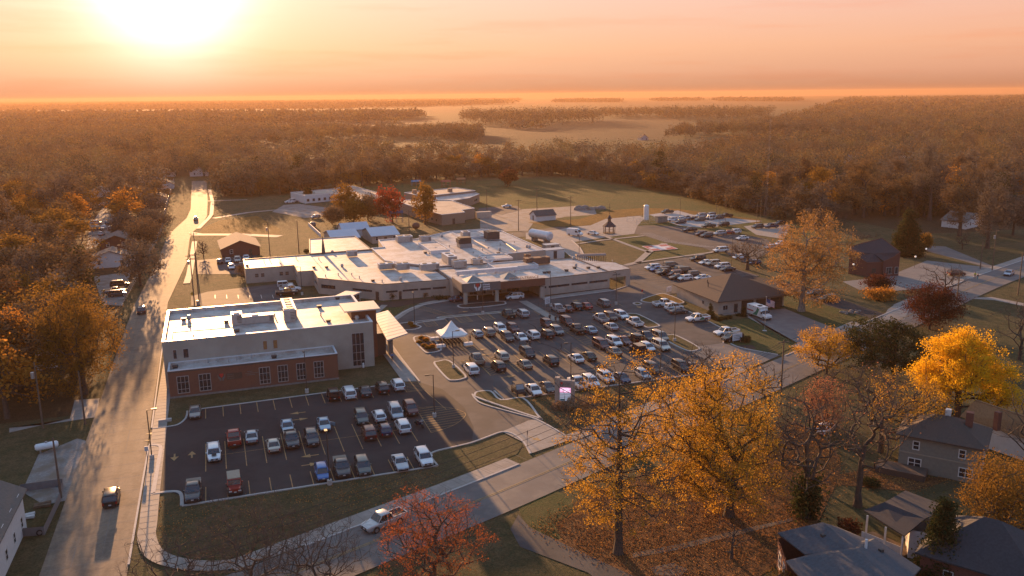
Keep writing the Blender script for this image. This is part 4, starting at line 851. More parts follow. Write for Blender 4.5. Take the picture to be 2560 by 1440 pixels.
dkh = house('dark_house', 'house with a steep black shingle hip roof between the right-hand evergreens', 'house', 74.0, 60.5, 11, 9.5, R_(-58), 3.6, 3.6, BRICK_D, SHING_D, 'hip', wins=((0, 2), (1, 2)))
tr_ = empty('tan_roof_house'); tag(tr_, 'house with a broad sunlit orange-tan shingle roof at the right edge', 'house')
q0, q1, q2, q3 = e(1760, 0, 6.4), e(2330, 190, 6.4), e(2230, 330, 3.6), e(1640, 130, 3.6); q4 = [tuple(Vector(q1) * 2 - Vector(q2))[:2] + (3.6,), tuple(Vector(q0) * 2 - Vector(q3))[:2] + (3.6,)]
tb = MB(); slope(tb, q3, q2, q1, q0); slope(tb, q0, q1, q4[0], q4[1]); tro = tb.build('roof', SHING_T, tr_)
MB().prism(offset([q3[:2], q2[:2], q4[0][:2], q4[1][:2]], .5), -.2, 3.7, top=False).build('wall', SIDING, tr_); MB().tube([(*q0[:2], 6.45), (*q1[:2], 6.45)], .12, 5).build('ridge_cap', SHING_T, tro)
q = at('D', 1940, 190, 5.2); MB().box(q.x - .35, q.y - .35, 4.2, q.x + .35, q.y + .35, 6.9).build('chimney', BRICK_D, tro)
# white house at the left edge
house('white_house', 'white two-storey sided house with grey roof at the bottom left corner', 'house', -28.4, 102.0, 6.6, 15.5, R_(-1), 5.2, 1.9, SIDING, mat('grey_shingle', (.13, .115, .10), .9, (.1, .09, .08), 3.0), along='y', wins=((1, 4), (0, 2)), dr=False)
# houses along the west street and in the town behind
HM = [(SIDING, SHING_T), (BRICK_D, mat('greybrown_shingle', (.17, .13, .105))), (SIDING, mat('grey_shingle', (.13, .115, .10))), (TAN, SHING_B), (mat('blue_siding', (.3, .34, .38), .8), SHING_D)]
for k, (r, x, y, w_, d_, ang, rh, mi, lab) in enumerate((('L', 965, 900, 13, 9, 0, 2.4, 2, 'white gabled house left of the street, nearest the bushy yellow tree'), ('L', 1010, 740, 10, 12, 0, 2.0, 1, 'low dark brick house behind the white gabled house'), ('L', 1075, 690, 8, 8, 90, 2.2, 3, 'little tan house tight against the street hedge'),
    ('L', 1400, 240, 13, 12, 90, 3.0, 0, 'white house with sunlit yellow roof by the hedge'), ('L', 1330, 360, 13, 11, 90, 2.6, 3, 'tan house with long brown roof by the hedge'), ('L', 1100, 310, 16, 10, 0, 2.4, 4, 'pale blue house with dark roof set back from the street'), ('L', 1290, 190, 12, 9, 20, 2.4, 2, 'white house behind the sunlit yellow roof'),
    ('L', 1410, 140, 14, 10, 0, 2.6, 2, 'grey-roofed white house near the far end of the street'), ('L', 1710, 135, 12, 9, 0, 2.6, 2, 'small white house closing the far end of the street'), ('L', 1060, 140, 14, 10, 15, 3.0, 3, 'tan gabled house among the far left trees'), ('L', 880, 310, 12, 9, 10, 2.4, 2, 'white house among the left trees beyond the gravel lot'),
    ('L', 450, 610, 11, 9, 20, 2.6, 0, 'white house half hidden in the left trees'), ('L', 510, 1130, 9, 8, 10, 2.6, 2, 'white gabled house peeping out behind the bushy yellow tree'), ('G', 270, 90, 5, 6, 20, 2.0, 2, 'small white cottage under the left orange maple'),
    ('R', 1960, 330, 15, 9, 20, 2.6, 2, 'white bungalow under the big trees at upper right'), ('P', 2120, 405, 12, 9, 30, 2.6, 2, 'pale house roof showing among the right-hand trees'), ('P', 2250, 395, 12, 9, -20, 2.8, 0, 'house with tan roof deep among the right-hand trees'), ('P', 2420, 420, 13, 10, 15, 2.8, 3, 'house with brown roof deep among the right-hand trees'),
    ('P', 1607, 350, 9, 8, 0, 3.0, 4, 'lone blue house with dark roof at the stubble field edge'))):
    q = at(r, x, y); wl, rf_ = HM[mi]
    house('house', lab, 'house', q.x, q.y, w_, d_, R_(ang), 2.9, rh, wl, rf_, along='x' if ang % 180 == 90 else 'y', wins=((0, 2), (1, 3)), chim=k % 3 == 0, dr=k % 2 == 0, ov=.45)
# ---------------------------------------------------------------- vehicles: one of each kind, then copies
def paint(name, c, metal=.3):
    if name in MATS: return MATS[name]
    m, nt, b = new_mat(name); b.inputs['Base Color'].default_value = rgba(c); b.inputs['Metallic'].default_value = metal
    b.inputs['Roughness'].default_value = .32; b.inputs['Coat Weight'].default_value = .6; b.inputs['Coat Roughness'].default_value = .06
    n = noise(nt, 1.2, 4); nt.links.new(ramp(nt, n, [(.35, c), (.7, tuple(x * .9 for x in c))]), b.inputs['Base Color'])
    MATS[name] = m; return m
PC = {'white': (.72, .72, .72), 'cream': (.62, .57, .48), 'silver': (.42, .43, .45), 'lightblue': (.33, .42, .5), 'grey': (.17, .175, .18), 'darkgrey': (.065, .067, .07), 'black': (.016, .016, .018),
      'tan': (.36, .29, .22), 'beige': (.5, .44, .36), 'maroon': (.1, .022, .02), 'red': (.33, .03, .02), 'navy': (.02, .03, .08), 'blue': (.04, .14, .36), 'green': (.022, .04, .03), 'brown': (.12, .075, .05), 'greengrey': (.1, .11, .1), 'taupe': (.24, .21, .19)}
RUBBER = mat('tyre_rubber', (.018, .017, .017), .85); RIM = mat('wheel_rim', (.3, .3, .31), .35, metal=.7); CGLASS = mat('car_glass', (.018, .02, .024), .05, (.014, .016, .02), 1.0, spec=.9)
TRIM = mat('black_trim', (.02, .02, .02), .7); HEADL = mat('headlight_lens', (.55, .56, .56), .15, spec=.8); TAILL = mat('taillight_lens', (.3, .012, .012), .25); BEDM = mat('bed_liner', (.03, .03, .03), .8); TANTOP = mat('tan_canvas', (.36, .29, .21), .9)
PLATE = mat('number_plate', (.5, .5, .5), .5)
KINDS = { # L, W, belt, roof, cabin base x0,x1, roof x0,x1, hood height, tail height   (x forward)
 'sedan': (4.75, 1.82, .92, 1.45, -1.75, 1.25, -.95, .35, .84, .92), 'coupe': (4.7, 1.84, .9, 1.38, -1.8, 1.0, -.8, .15, .84, .92), 'hatch': (4.3, 1.8, .95, 1.52, -2.0, 1.3, -1.65, .45, .88, .95),
 'suv': (4.7, 1.9, 1.05, 1.72, -2.25, 1.3, -1.95, .6, 1.0, 1.05), 'bigsuv': (5.15, 2.0, 1.12, 1.88, -2.5, 1.3, -2.25, .75, 1.08, 1.12), 'minivan': (5.1, 1.98, 1.02, 1.76, -2.45, 1.75, -2.2, .75, .95, 1.02),
 'pickup': (5.7, 2.0, 1.12, 1.88, -.75, 1.4, -.5, .75, 1.1, 1.1), 'jeep': (4.3, 1.88, 1.1, 1.85, -2.05, .75, -2.0, .5, 1.08, 1.1)}
def proto(kind):
    L, W, zb, zr, b0, b1, t0, t1, zh, zt = KINDS[kind]; hw = W / 2; o = empty('parked_car')
    gc = .2 if kind not in ('pickup', 'jeep', 'bigsuv') else .32
    def sec(x, w_, zl, zt_, r=.1): return [(x, -w_ * .9, zl), (x, -w_, zl + .22), (x, -w_, zt_ - r * 1.6), (x, -w_ * .94, zt_ - .02), (x, -w_ * .8, zt_), (x, w_ * .8, zt_), (x, w_ * .94, zt_ - .02), (x, w_, zt_ - r * 1.6), (x, w_, zl + .22), (x, w_ * .9, zl)]
    h = L / 2; body = MB()
    if kind == 'jeep':
        body.loft([sec(-h, hw * .93, gc + .12, zt, .02), sec(b1 - .1, hw * .9, gc, zb, .02), sec(b1, hw * .8, gc + .05, zh, .02), sec(h - .15, hw * .72, gc + .1, zh - .04, .02)])
        for sx in (-1.35, 1.35):
            for s in (-1, 1): body.box(sx - .52, s * hw * .72 if s > 0 else -hw, .82, sx + .52, hw if s > 0 else -hw * .72, .92, 1)
        body.box(h - .15, -hw * .9, .4, h, hw * .9, .62, 1)
    else:
        zf = zh - .14
        body.loft([sec(-h, hw * .86, gc + .2, zt - .1), sec(-h + .12, hw * .95, gc + .05, zt - .01), sec(-h + .7, hw, gc, zt), sec(b0 + .3, hw, gc, zb), sec(b1 - .5, hw, gc, zb), sec(b1, hw * .985, gc, zh + .03), sec(h - .75, hw * .96, gc, zh - .04), sec(h - .2, hw * .9, gc + .05, zf), sec(h, hw * .76, gc + .2, zf - .16)])
        body.box(h - .1, -hw * .72, gc + .08, h + .03, hw * .72, gc + .26, 1); body.box(-h - .03, -hw * .8, gc + .08, -h + .1, hw * .8, gc + .26, 1)
        if kind in ('pickup', 'bigsuv', 'suv'): body.box(h - .2, -hw * .5, zf - .36, h + .012, hw * .5, zf - .14, 1)
    # roof and pillars
    wb_, wt = hw * .93, hw * (.74 if kind in ('sedan', 'coupe', 'hatch') else .8)
    if kind == 'jeep': wb_, wt = hw * .88, hw * .84
    zt2 = zr - .07
    rs = lambda x, w_, z: [(x, -w_, z), (x, -w_ * .82, z + .055), (x, 0, z + .07), (x, w_ * .82, z + .055), (x, w_, z), (x, w_ * .9, z - .03), (x, -w_ * .9, z - .03)]
    top = MB(); top.loft([rs(t0 - .04, wt * .93, zt2 - .05), rs(t0 + .15, wt, zt2), rs((t0 + t1) / 2, wt * 1.01, zt2 + .01), rs(t1 - .15, wt, zt2), rs(t1 + .08, wt * .93, zt2 - .05)])
    for s in (-1, 1):
        pil = [((b0, s * wb_, zb), (t0, s * wt, zt2), .07), ((b1, s * wb_, zb - .02), (t1, s * wt, zt2), .05), ((b0 * .45 + b1 * .55 - .35, s * wb_ * 1.005, zb), (t0 * .4 + t1 * .6 - .25, s * wt * 1.005, zt2), .045)]
        if kind in ('suv', 'bigsuv', 'minivan', 'hatch'): pil.append(((b0 + .85, s * wb_ * 1.005, zb), (t0 + .8, s * wt * 1.005, zt2), .05))
        for a, b, r in pil: body.tube([a, b], r, 5)
        body.obox((b1 - .55, s * (hw - .02) if s > 0 else -hw - .15, zb + .02), (.14, 0, 0), (0, .17, 0), (0, 0, .16))       # mirror
        for ax in (-h * .58, h * .60): body.tube([(ax, s * (hw - .12), .36 if kind != 'pickup' else .42), (ax, s * (hw + .006), .36 if kind != 'pickup' else .42)], .44 if kind in ('pickup', 'bigsuv', 'jeep') else .39, 12, 1)
    bo = body.build('body', [MATS['paint_white'], TRIM], o)
    top.build('roof', [MATS['paint_white']], o, smooth=True)
    gl = MB(); g = lambda x, w_, z: [(x[0], -w_, z), (x[1], -w_, z), (x[1], w_, z), (x[0], w_, z)]
    A, B = g((b0, b1), wb_, zb - .06), g((t0, t1), wt, zt2 - .01)
    gl.add(A + B, [(4, 5, 6, 7)] + [(i, (i + 1) % 4, 4 + (i + 1) % 4, 4 + i) for i in range(4)]); gl.build('windows', CGLASS, o)
    if kind == 'pickup':
        bd = MB().box(-h + .14, -hw * .8, zt + .002, b0 - .12, hw * .8, zt + .012); bd.build('cargo_bed', BEDM, o)
        rl = MB()
        for s in (-1, 1): rl.box(-h + .05, s * hw * .86 - .06, zt - .03, b0 - .02, s * hw * .86 + .06, zt + .13)
        rl.box(-h + .03, -hw * .86, zt - .1, -h + .13, hw * .86, zt + .13); rl.build('bed_rail', [MATS['paint_white']], o)
    wr = .38 if kind in ('pickup', 'bigsuv', 'jeep') else .33
    wm = None
    for ax in (h * .60, -h * .58):
        for s in (-1, 1):
            if wm is None:
                q = MB().tube([(0, -.11, 0), (0, .125, 0)], wr, 14, 0); q.tube([(0, .12, 0), (0, .135, 0)], wr * .62, 10, 1); q.tube([(0, -.125, 0), (0, -.115, 0)], wr * .62, 10, 1)
                wo = q.build('wheel', [RUBBER, RIM], o); wm = wo.data
            else: wo = link('wheel', wm, o)
            wo.location = (ax, s * (hw - .1), wr)
            if s < 0: wo.rotation_euler = (0, 0, math.pi)
    lz = zh - .38 if kind != 'jeep' else zh - .3; hl = tl = None
    for s in (-1, 1):
        if hl is None:
            d = MB().box(-.03, -.19, -.07, .05, .19, .07); ho = d.build('headlight', HEADL, o); hl = ho.data
            d = MB().box(-.04, -.09, -.16, .04, .09, .16); to = d.build('taillight', TAILL, o); tl = to.data
        else: ho = link('headlight', hl, o); to = link('taillight', tl, o)
        ho.location = (h - .07, s * hw * .62, lz); to.location = (-h + .03, s * hw * .8, zt - .3)
    for x in (-h - .02, h + .015): MB().box(x - .012, -.16, gc + .28, x + .012, .16, gc + .42).build('number_plate', PLATE, o)
    return o
for k_, c_ in PC.items(): paint('paint_' + k_, c_, .25 if k_ in ('white', 'cream', 'red', 'beige') else .5)
PROTO = {}
def car(pos, kind, colr, deg, label, group=None, cat='car', s=1.0):
    if kind not in PROTO: PROTO[kind] = o = proto(kind); first = True
    else: o = copy_tree(PROTO[kind]); first = False
    pm_ = MATS['paint_' + colr]
    for c in KIDS.get(o.name, []):
        if c.name.split('.')[0] in ('body', 'roof', 'bed_rail'):
            c.material_slots[0].link = 'OBJECT'; c.material_slots[0].material = pm_
    o.location = (pos.x, pos.y, .09); o.rotation_euler = (0, 0, R_(deg + random.uniform(-1.5, 1.5))); o.scale = (s, s, s)
    for p_ in ('label', 'category', 'group'):
        if p_ in o: del o[p_]
    return tag(o, label, cat, group)
GA, GM, GE, GR_, GN = 'cars in the dark car park', 'cars in the main hospital car park', 'vehicles beside the ambulance station', 'cars in the emergency car park', 'cars in the far car parks'
TRK = {'pickup': 'pickup truck', 'jeep': 'off-roader', 'minivan': 'minivan'}
def cars(reg, grp, rows):
    out = []
    for x, y, k, c, d, lab in rows: out.append(car(at(reg, x, y, .62), k, c, d, lab, grp, TRK.get(k, 'car')))
    return out
A_ = cars('A', GA, [(345, 288, 'sedan', 'taupe', -90, 'taupe sedan alone at the curved kerb below the brick wing corner'), (1450, 155, 'jeep', 'black', 90, 'black off-roader nosed to the kerb below the brick wing'), (1575, 138, 'minivan', 'white', 90, 'white minivan nosed to the kerb between two dark cars'),
    (1705, 120, 'sedan', 'darkgrey', 90, 'dark grey sedan just right of the white minivan'), (1840, 98, 'suv', 'black', 90, 'black SUV between dark sedan and white crossover at the top kerb'), (1965, 75, 'suv', 'white', 90, 'white crossover beside the end of the blue-lit footpath'),
    (1675, 335, 'suv', 'greengrey', -90, 'green-grey SUV first of four parked near the striped teardrop'), (1815, 320, 'hatch', 'white', 90, 'white hatchback second of four parked near the striped teardrop'), (1948, 290, 'minivan', 'silver', -90, 'silver minivan third of four near the striped teardrop'), (2070, 265, 'suv', 'maroon', -90, 'maroon SUV touching the striped teardrop corner'),
    (1735, 455, 'suv', 'maroon', 90, 'dark maroon SUV tail to tail with the green-grey SUV'), (1862, 430, 'hatch', 'navy', 90, 'navy hatchback between maroon SUV and white crossover'), (2005, 405, 'suv', 'white', 90, 'white crossover with sunroof next to the motorcycle'),
    (655, 500, 'pickup', 'red', 90, 'red pickup truck showing its tailgate'), (797, 480, 'sedan', 'silver', 90, 'silver sedan right of the red pickup'), (1082, 402, 'sedan', 'lightblue', -90, 'pale blue sedan nose to nose with a dark pickup'), (970, 550, 'sedan', 'beige', 90, 'beige sedan left of the dark pickup in the middle row'),
    (1115, 512, 'pickup', 'darkgrey', -90, 'dark grey pickup facing out in the middle row'), (1278, 500, 'suv', 'darkgrey', -90, 'dark grey SUV facing out at the middle row right of the pickup'), (1375, 385, 'sedan', 'lightblue', -90, 'blue-grey sedan with its driver door open'),
    (495, 622, 'suv', 'white', -90, 'white SUV with a black hood stripe at the row start'), (330, 925, 'pickup', 'darkgrey', -90, 'dark pickup with tan bed cover in the bottom left stall'), (660, 882, 'jeep', 'red', -90, 'dark red off-roader with tan soft top'),
    (1360, 772, 'hatch', 'blue', -90, 'bright blue hatchback beside the lamp post at the bottom kerb'), (1518, 735, 'pickup', 'darkgrey', -90, 'charcoal pickup with bed cover right of the blue hatchback'), (1687, 728, 'suv', 'greengrey', -90, 'olive-grey SUV right of the charcoal pickup'),
    (1985, 692, 'coupe', 'silver', -90, 'silver coupe with long hood at the bottom kerb'), (2175, 658, 'suv', 'white', -90, 'white SUV in the corner stall by the grass wedge')])
d_ = MB().obox((.2, .9, .4), (.75, .75, 0), (.03, -.03, 0), (0, 0, .55)); d_.build('open_door', MATS['paint_lightblue'], A_[19])
MB().box(1.0, -.32, 1.04, 1.95, .32, 1.075).build('hood_stripe', TRIM, A_[20])
for k_, L_ in ((21, BEDM), (24, BEDM)): MB().box(-2.7, -.84, 1.2, -.85, .84, 1.26).build('bed_cover', mat('bed_cover_tan', (.2, .17, .13), .8), A_[k_])
MB().box(-2.1, -.82, 1.84, .5, .82, 1.93).build('soft_top', TANTOP, A_[22]); MB().box(-2.15, -.85, 1.1, -1.9, .85, 1.86).build('soft_top', TANTOP, A_[22])
cars('M', GM, [(1190, 222, 'pickup', 'green', 90, 'dark green pickup by the grass median left of a silver minivan'), (1355, 212, 'minivan', 'silver', 90, 'silver minivan by the grass median near the crossing path'), (1775, 158, 'pickup', 'silver', 90, 'silver pickup beside the white notice at the top row'), (1890, 148, 'sedan', 'maroon', 90, 'dark red sedan right of the silver pickup'),
    (1990, 128, 'suv', 'black', 90, 'black SUV between two red sedans'), (2110, 118, 'sedan', 'red', 90, 'bright red sedan ending the top row'), (2315, 88, 'minivan', 'grey', 90, 'grey minivan alone by the small lamp island'), (820, 450, 'hatch', 'silver', 90, 'silver hatchback nearest the white tent'),
    (955, 432, 'suv', 'tan', 90, 'tan SUV second from the white tent'), (1095, 392, 'suv', 'white', -90, 'large white SUV third from the white tent'), (1245, 388, 'suv', 'maroon', -90, 'maroon SUV behind a white sedan'), (1180, 492, 'suv', 'darkgrey', -90, 'dark grey SUV in front of the large white SUV'),
    (1340, 490, 'sedan', 'white', -90, 'white sedan in front of the maroon SUV'), (1480, 467, 'suv', 'white', 90, 'white SUV left of a black SUV in the second row'), (1645, 456, 'suv', 'black', 90, 'black SUV right of a white SUV in the second row'), (1765, 417, 'suv', 'grey', -90, 'grey SUV at the crossing path end of the second row'),
    (1650, 337, 'suv', 'maroon', -90, 'brown-red SUV near two walking people'), (1885, 307, 'minivan', 'maroon', -90, 'dark maroon minivan right of two walking people'), (2005, 402, 'pickup', 'black', 90, 'black pickup with open bed in the second row'), (2155, 402, 'sedan', 'lightblue', 90, 'light blue sedan right of the black pickup'),
    (2285, 272, 'pickup', 'silver', 90, 'silver pickup left of a brown SUV in the third aisle'), (2400, 252, 'suv', 'brown', -90, 'brown SUV between silver pickup and white SUV'), (2525, 232, 'suv', 'white', -90, 'white SUV by the upper kerbed island'), (2405, 362, 'sedan', 'silver', 90, 'silver sedan in front of the silver pickup'),
    (2140, 712, 'sedan', 'green', 90, 'dark green sedan half behind the yellow-leaved tree'), (1990, 737, 'sedan', 'white', 90, 'white sedan beside the middle lamp post'), (815, 757, 'pickup', 'tan', 90, 'tan pickup behind the white minivan at the oval island'), (1110, 717, 'suv', 'beige', 90, 'beige SUV behind a black crossover'),
    (750, 872, 'minivan', 'white', 90, 'white minivan beside the oval grass island'), (1070, 837, 'suv', 'black', 90, 'black crossover with bright roof in front of the beige SUV'), (1380, 807, 'sedan', 'tan', 90, 'tan sedan alone in the striped row'), (1415, 677, 'minivan', 'black', -90, 'black minivan with its tailgate raised'),
    (1690, 772, 'suv', 'black', 90, 'black SUV alone between tan sedan and white sedan'), (1490, 1112, 'sedan', 'white', -90, 'white sedan at the bottom kerb beside a black utility buggy'), (1655, 1082, 'sedan', 'darkgrey', -90, 'dark grey sedan at the bottom kerb left of the pylon sign'), (2010, 1037, 'pickup', 'white', 90, 'white pickup right of the pylon sign'),
    (2165, 1022, 'suv', 'white', -90, 'white crossover right of the white pickup at the bottom kerb')])
E_ = cars('E', GM, [(672, 398, 'pickup', 'white', 90, 'white pickup against the upper kerbed island'), (287, 648, 'minivan', 'maroon', -90, 'maroon minivan at the left end of the crowded third row'), (437, 618, 'suv', 'white', -90, 'white crossover right of the maroon minivan'), (552, 604, 'sedan', 'maroon', -90, 'maroon sedan right of the white crossover'),
    (680, 585, 'jeep', 'black', 90, 'black off-roader in the crowded third row'), (800, 562, 'pickup', 'darkgrey', -90, 'dark grey pickup in the crowded third row'), (957, 557, 'minivan', 'tan', -90, 'tan minivan against the lower kerbed island'), (972, 668, 'bigsuv', 'cream', -90, 'large cream SUV beside the lower kerbed island'),
    (815, 678, 'hatch', 'white', -90, 'white hatchback left of the large cream SUV'), (700, 705, 'jeep', 'maroon', 90, 'dark red off-roader with tan top in the crowded row'), (430, 722, 'sedan', 'tan', 90, 'tan sedan half hidden behind the yellow-leaved tree top'), (340, 1022, 'suv', 'white', -90, 'white SUV seen through the yellow-leaved tree'), (520, 1027, 'sedan', 'navy', -90, 'navy sedan seen through the yellow-leaved tree'),
    (760, 988, 'hatch', 'silver', -90, 'silver hatchback at the bottom kerb right of the yellow-leaved tree'), (870, 922, 'suv', 'brown', -90, 'brown SUV behind the silver hatchback'), (1200, 902, 'suv', 'black', -90, 'black SUV above the golden tree'), (1330, 908, 'sedan', 'brown', -90, 'brown sedan above the golden tree, right of a black SUV')])
MB().box(-2.1, -.84, 1.86, .3, .84, 1.93).build('soft_top', TANTOP, E_[9])
AMB = cars('E', GE, [(1005, 182, 'pickup', 'white', 0, 'white pickup nosed to the station grass'), (1120, 222, 'suv', 'white', 0, 'white SUV next to the white pickup at the station'), (1170, 264, 'coupe', 'darkgrey', 0, 'dark grey coupe nosed to the station grass'), (1390, 352, 'pickup', 'white', 180, 'white pickup with green side stripes by the station shrubs'),
    (1720, 512, 'pickup', 'white', 180, 'white pickup with green side stripes beside a black SUV'), (1790, 572, 'suv', 'black', 180, 'black SUV behind the station notice board')])
GREEN_ST = mat('stripe_green', (.02, .16, .1), .5); RED_ST = mat('stripe_red', (.4, .05, .04), .5)
for o in AMB[3:5]:
    for s in (-1, 1):
        sd = MB(); y = s * 1.012; sd.add([(-1.4, y, .5), (.2, y, .5), (-.4, y, 1.1), (-.9, y, 1.1)], [(0, 1, 2, 3)], 0); sd.add([(-2.7, y, .85), (-1.4, y, .65), (-1.1, y, .9), (-2.7, y, 1.0)], [(0, 1, 2, 3)], 1); sd.build('side_stripe', [GREEN_ST, RED_ST], o)
cars('B', GM, [(1060, 818, 'suv', 'white', 180, 'white SUV stopped under the entrance canopy'), (432, 842, 'sedan', 'navy', 0, 'dark blue sedan under the left of the entrance canopy')])
cars('H', GR_, [(315, 482, 'suv', 'white', 180, 'white SUV first in the emergency car park, left of a blue car'), (362, 500, 'hatch', 'blue', 180, 'blue hatchback between white and black SUVs'), (432, 513, 'suv', 'black', 180, 'black SUV right of the blue hatchback'), (455, 540, 'pickup', 'black', 180, 'black pickup in front of the black SUV'),
    (560, 553, 'suv', 'maroon', 180, 'maroon SUV right of the black pickup'), (585, 585, 'sedan', 'brown', 180, 'brown sedan in front of the maroon SUV'), (675, 598, 'hatch', 'white', 180, 'white hatchback at the near end of the left row'), (525, 458, 'minivan', 'greengrey', 0, 'grey-green minivan at the back of the right row'), (632, 493, 'hatch', 'greengrey', 0, 'grey-green hatchback behind a dark SUV'),
    (685, 518, 'bigsuv', 'green', 0, 'large dark green SUV in the right row'), (790, 558, 'suv', 'darkgrey', 0, 'dark grey SUV behind a white sedan'), (865, 592, 'sedan', 'white', 180, 'white sedan above the station roof'), (812, 388, 'bigsuv', 'black', 180, 'large black SUV at the top kerb of the emergency car park'), (905, 424, 'sedan', 'white', 180, 'white sedan at the top kerb behind a beige SUV'),
    (980, 436, 'suv', 'beige', 180, 'beige SUV at the top kerb'), (1085, 468, 'suv', 'white', 180, 'white SUV at the top kerb next to a black sedan'), (1140, 498, 'sedan', 'black', 180, 'black sedan at the end of the top kerb')])
cars('H', GN, [(1065, 293, 'bigsuv', 'white', 180, 'large white SUV alone at the walkway end'), (1275, 364, 'sedan', 'white', 180, 'white sedan behind the bare tree'), (1435, 428, 'hatch', 'navy', 180, 'navy round-backed car right of the bare tree trunk'), (725, 68, 'pickup', 'black', 180, 'black pickup beside the pale lot driveway'), (850, 112, 'suv', 'maroon', 180, 'maroon SUV behind a dark grey SUV at the verge'),
    (912, 128, 'suv', 'darkgrey', 180, 'dark grey SUV at the verge'), (1052, 106, 'suv', 'silver', 180, 'silver SUV at the verge left of a red car'), (1150, 94, 'sedan', 'red', 180, 'red sedan at the verge'), (1222, 88, 'suv', 'white', 180, 'white SUV at the verge right of a red car'), (1305, 156, 'sedan', 'white', 180, 'white sedan glimpsed between bare branches'),
    (1620, 255, 'hatch', 'silver', 180, 'silver hatchback at the left edge of the orange sycamore'), (1730, 222, 'suv', 'white', 180, 'white SUV glimpsed through the orange sycamore')])
cars('F', GN, [(1460, 264, 'pickup', 'green', 180, 'dark green pickup alone on the straw grass edge'), (1505, 337, 'suv', 'white', 180, 'white SUV at the near left of the pale lot'), (1585, 358, 'suv', 'darkgrey', 180, 'dark SUV in front of a white car at the pale lot'), (1592, 326, 'sedan', 'white', 180, 'white sedan tucked behind a dark SUV'), (1648, 324, 'pickup', 'silver', 180, 'silver pickup in the pale lot'),
    (1695, 326, 'sedan', 'black', 180, 'black sedan right of the silver pickup'), (1775, 302, 'bigsuv', 'silver', 180, 'large silver SUV at the back of the pale lot'), (1770, 335, 'suv', 'greengrey', 180, 'grey-green SUV mid row in the pale lot'), (1870, 292, 'suv', 'silver', 180, 'silver SUV behind the white off-roader'), (1862, 322, 'jeep', 'white', 180, 'white off-roader in the pale lot'),
    (1942, 314, 'suv', 'darkgrey', 180, 'dark grey SUV right of the white off-roader'), (2015, 302, 'pickup', 'black', 180, 'black pickup at the far right of the pale lot'), (1850, 397, 'pickup', 'green', 180, 'dark green pickup at the near kerb of the pale lot'), (1990, 382, 'suv', 'black', 180, 'black SUV at the near kerb of the pale lot'), (2310, 402, 'suv', 'darkgrey', 180, 'dark grey SUV in the rightmost far lot'),
    (2440, 400, 'pickup', 'navy', 180, 'navy pickup in the rightmost far lot'), (2522, 372, 'suv', 'black', 180, 'black SUV last in the rightmost far lot'), (762, 463, 'sedan', 'white', -60, 'white sedan on the drive near the gazebo')])
cars('S', 'cars near the school', [(2345, 380, 'coupe', 'white', 180, 'white coupe parked on the drive beside the school'), (435, 489, 'hatch', 'silver', 200, 'silver car on the gravel in front of the school'), (402, 567, 'suv', 'darkgrey', 100, 'dark car in the striped shade near the pale-roofed houses'), (175, 340, 'sedan', 'white', 10, 'white car at the far left school wall'), (215, 330, 'suv', 'silver', 10, 'silver SUV at the far left school wall')])
cars('G', None, [(715, 935, 'suv', 'black', 90, 'black SUV driving away up the west street with sunlit roof')])
cars('L', None, [(1215, 1290, 'suv', 'darkgrey', 90, 'dark grey SUV on the west street beside the office building'), (1678, 505, 'hatch', 'grey', -90, 'lone far car coming down the sunlit west street'), (1885, 870, 'sedan', 'black', 90, 'black sedan first in the small lot by the tan wing'), (1955, 862, 'sedan', 'silver', -90, 'silver sedan second in the small lot by the tan wing'), (2035, 857, 'suv', 'beige', -90, 'beige SUV third in the small lot by the tan wing'),
    (2110, 838, 'sedan', 'white', -90, 'white sedan peeking over the tan wing roof'), (1985, 917, 'hatch', 'white', -90, 'white hatchback in front of the small lot row'), (2068, 902, 'sedan', 'darkgrey', 90, 'dark grey sedan against the tan wing end wall')])
cars('L', 'cars on the gravel lots left of the street', [(1030, 1070, 'bigsuv', 'black', 0, 'black SUV at the back of the hedge-side driveway'), (985, 1130, 'pickup', 'grey', 0, 'grey pickup with glinting roof on the hedge-side driveway'), (1010, 1150, 'suv', 'darkgrey', 0, 'dark SUV nearest the bushy yellow tree on the driveway')] +
    [(x, y, k, c, d, 'car glinting on the gravel lot behind the street trees') for x, y, k, c, d in ((825, 540, 'suv', 'silver', 0), (895, 575, 'sedan', 'white', 90), (945, 588, 'suv', 'white', 90), (870, 632, 'sedan', 'silver', 90), (830, 595, 'pickup', 'darkgrey', 0), (925, 545, 'bigsuv', 'black', 90), (890, 382, 'sedan', 'silver', 0), (950, 374, 'suv', 'silver', 0))])
cars('N', None, [(632, 822, 'jeep', 'white', 0, 'white off-roader parked behind the office building'), (650, 912, 'pickup', 'black', 0, 'black pickup nearest the office building rear wall'), (690, 872, 'pickup', 'white', 0, 'white pickup between off-roader and black pickup')])
cars('K', None, [(1555, 490, 'pickup', 'silver', 201, 'silver pickup driving on the road beside the red-orange tree')])
cars('R', None, [(1905, 792, 'suv', 'maroon', -15, 'maroon SUV alone on the pale lot by the brick hall'), (2415, 787, 'sedan', 'lightblue', 205, 'blue-grey sedan on the road at the far right'), (655, 1037, 'suv', 'green', 180, 'dark green SUV beside the orange sycamore trunk'), (530, 987, 'suv', 'black', 180, 'black SUV behind the orange sycamore trunk')])
cars('T', None, [(440, 1318, 'sedan', 'white', 24, 'white car half hidden under the leafless right-hand trees')])
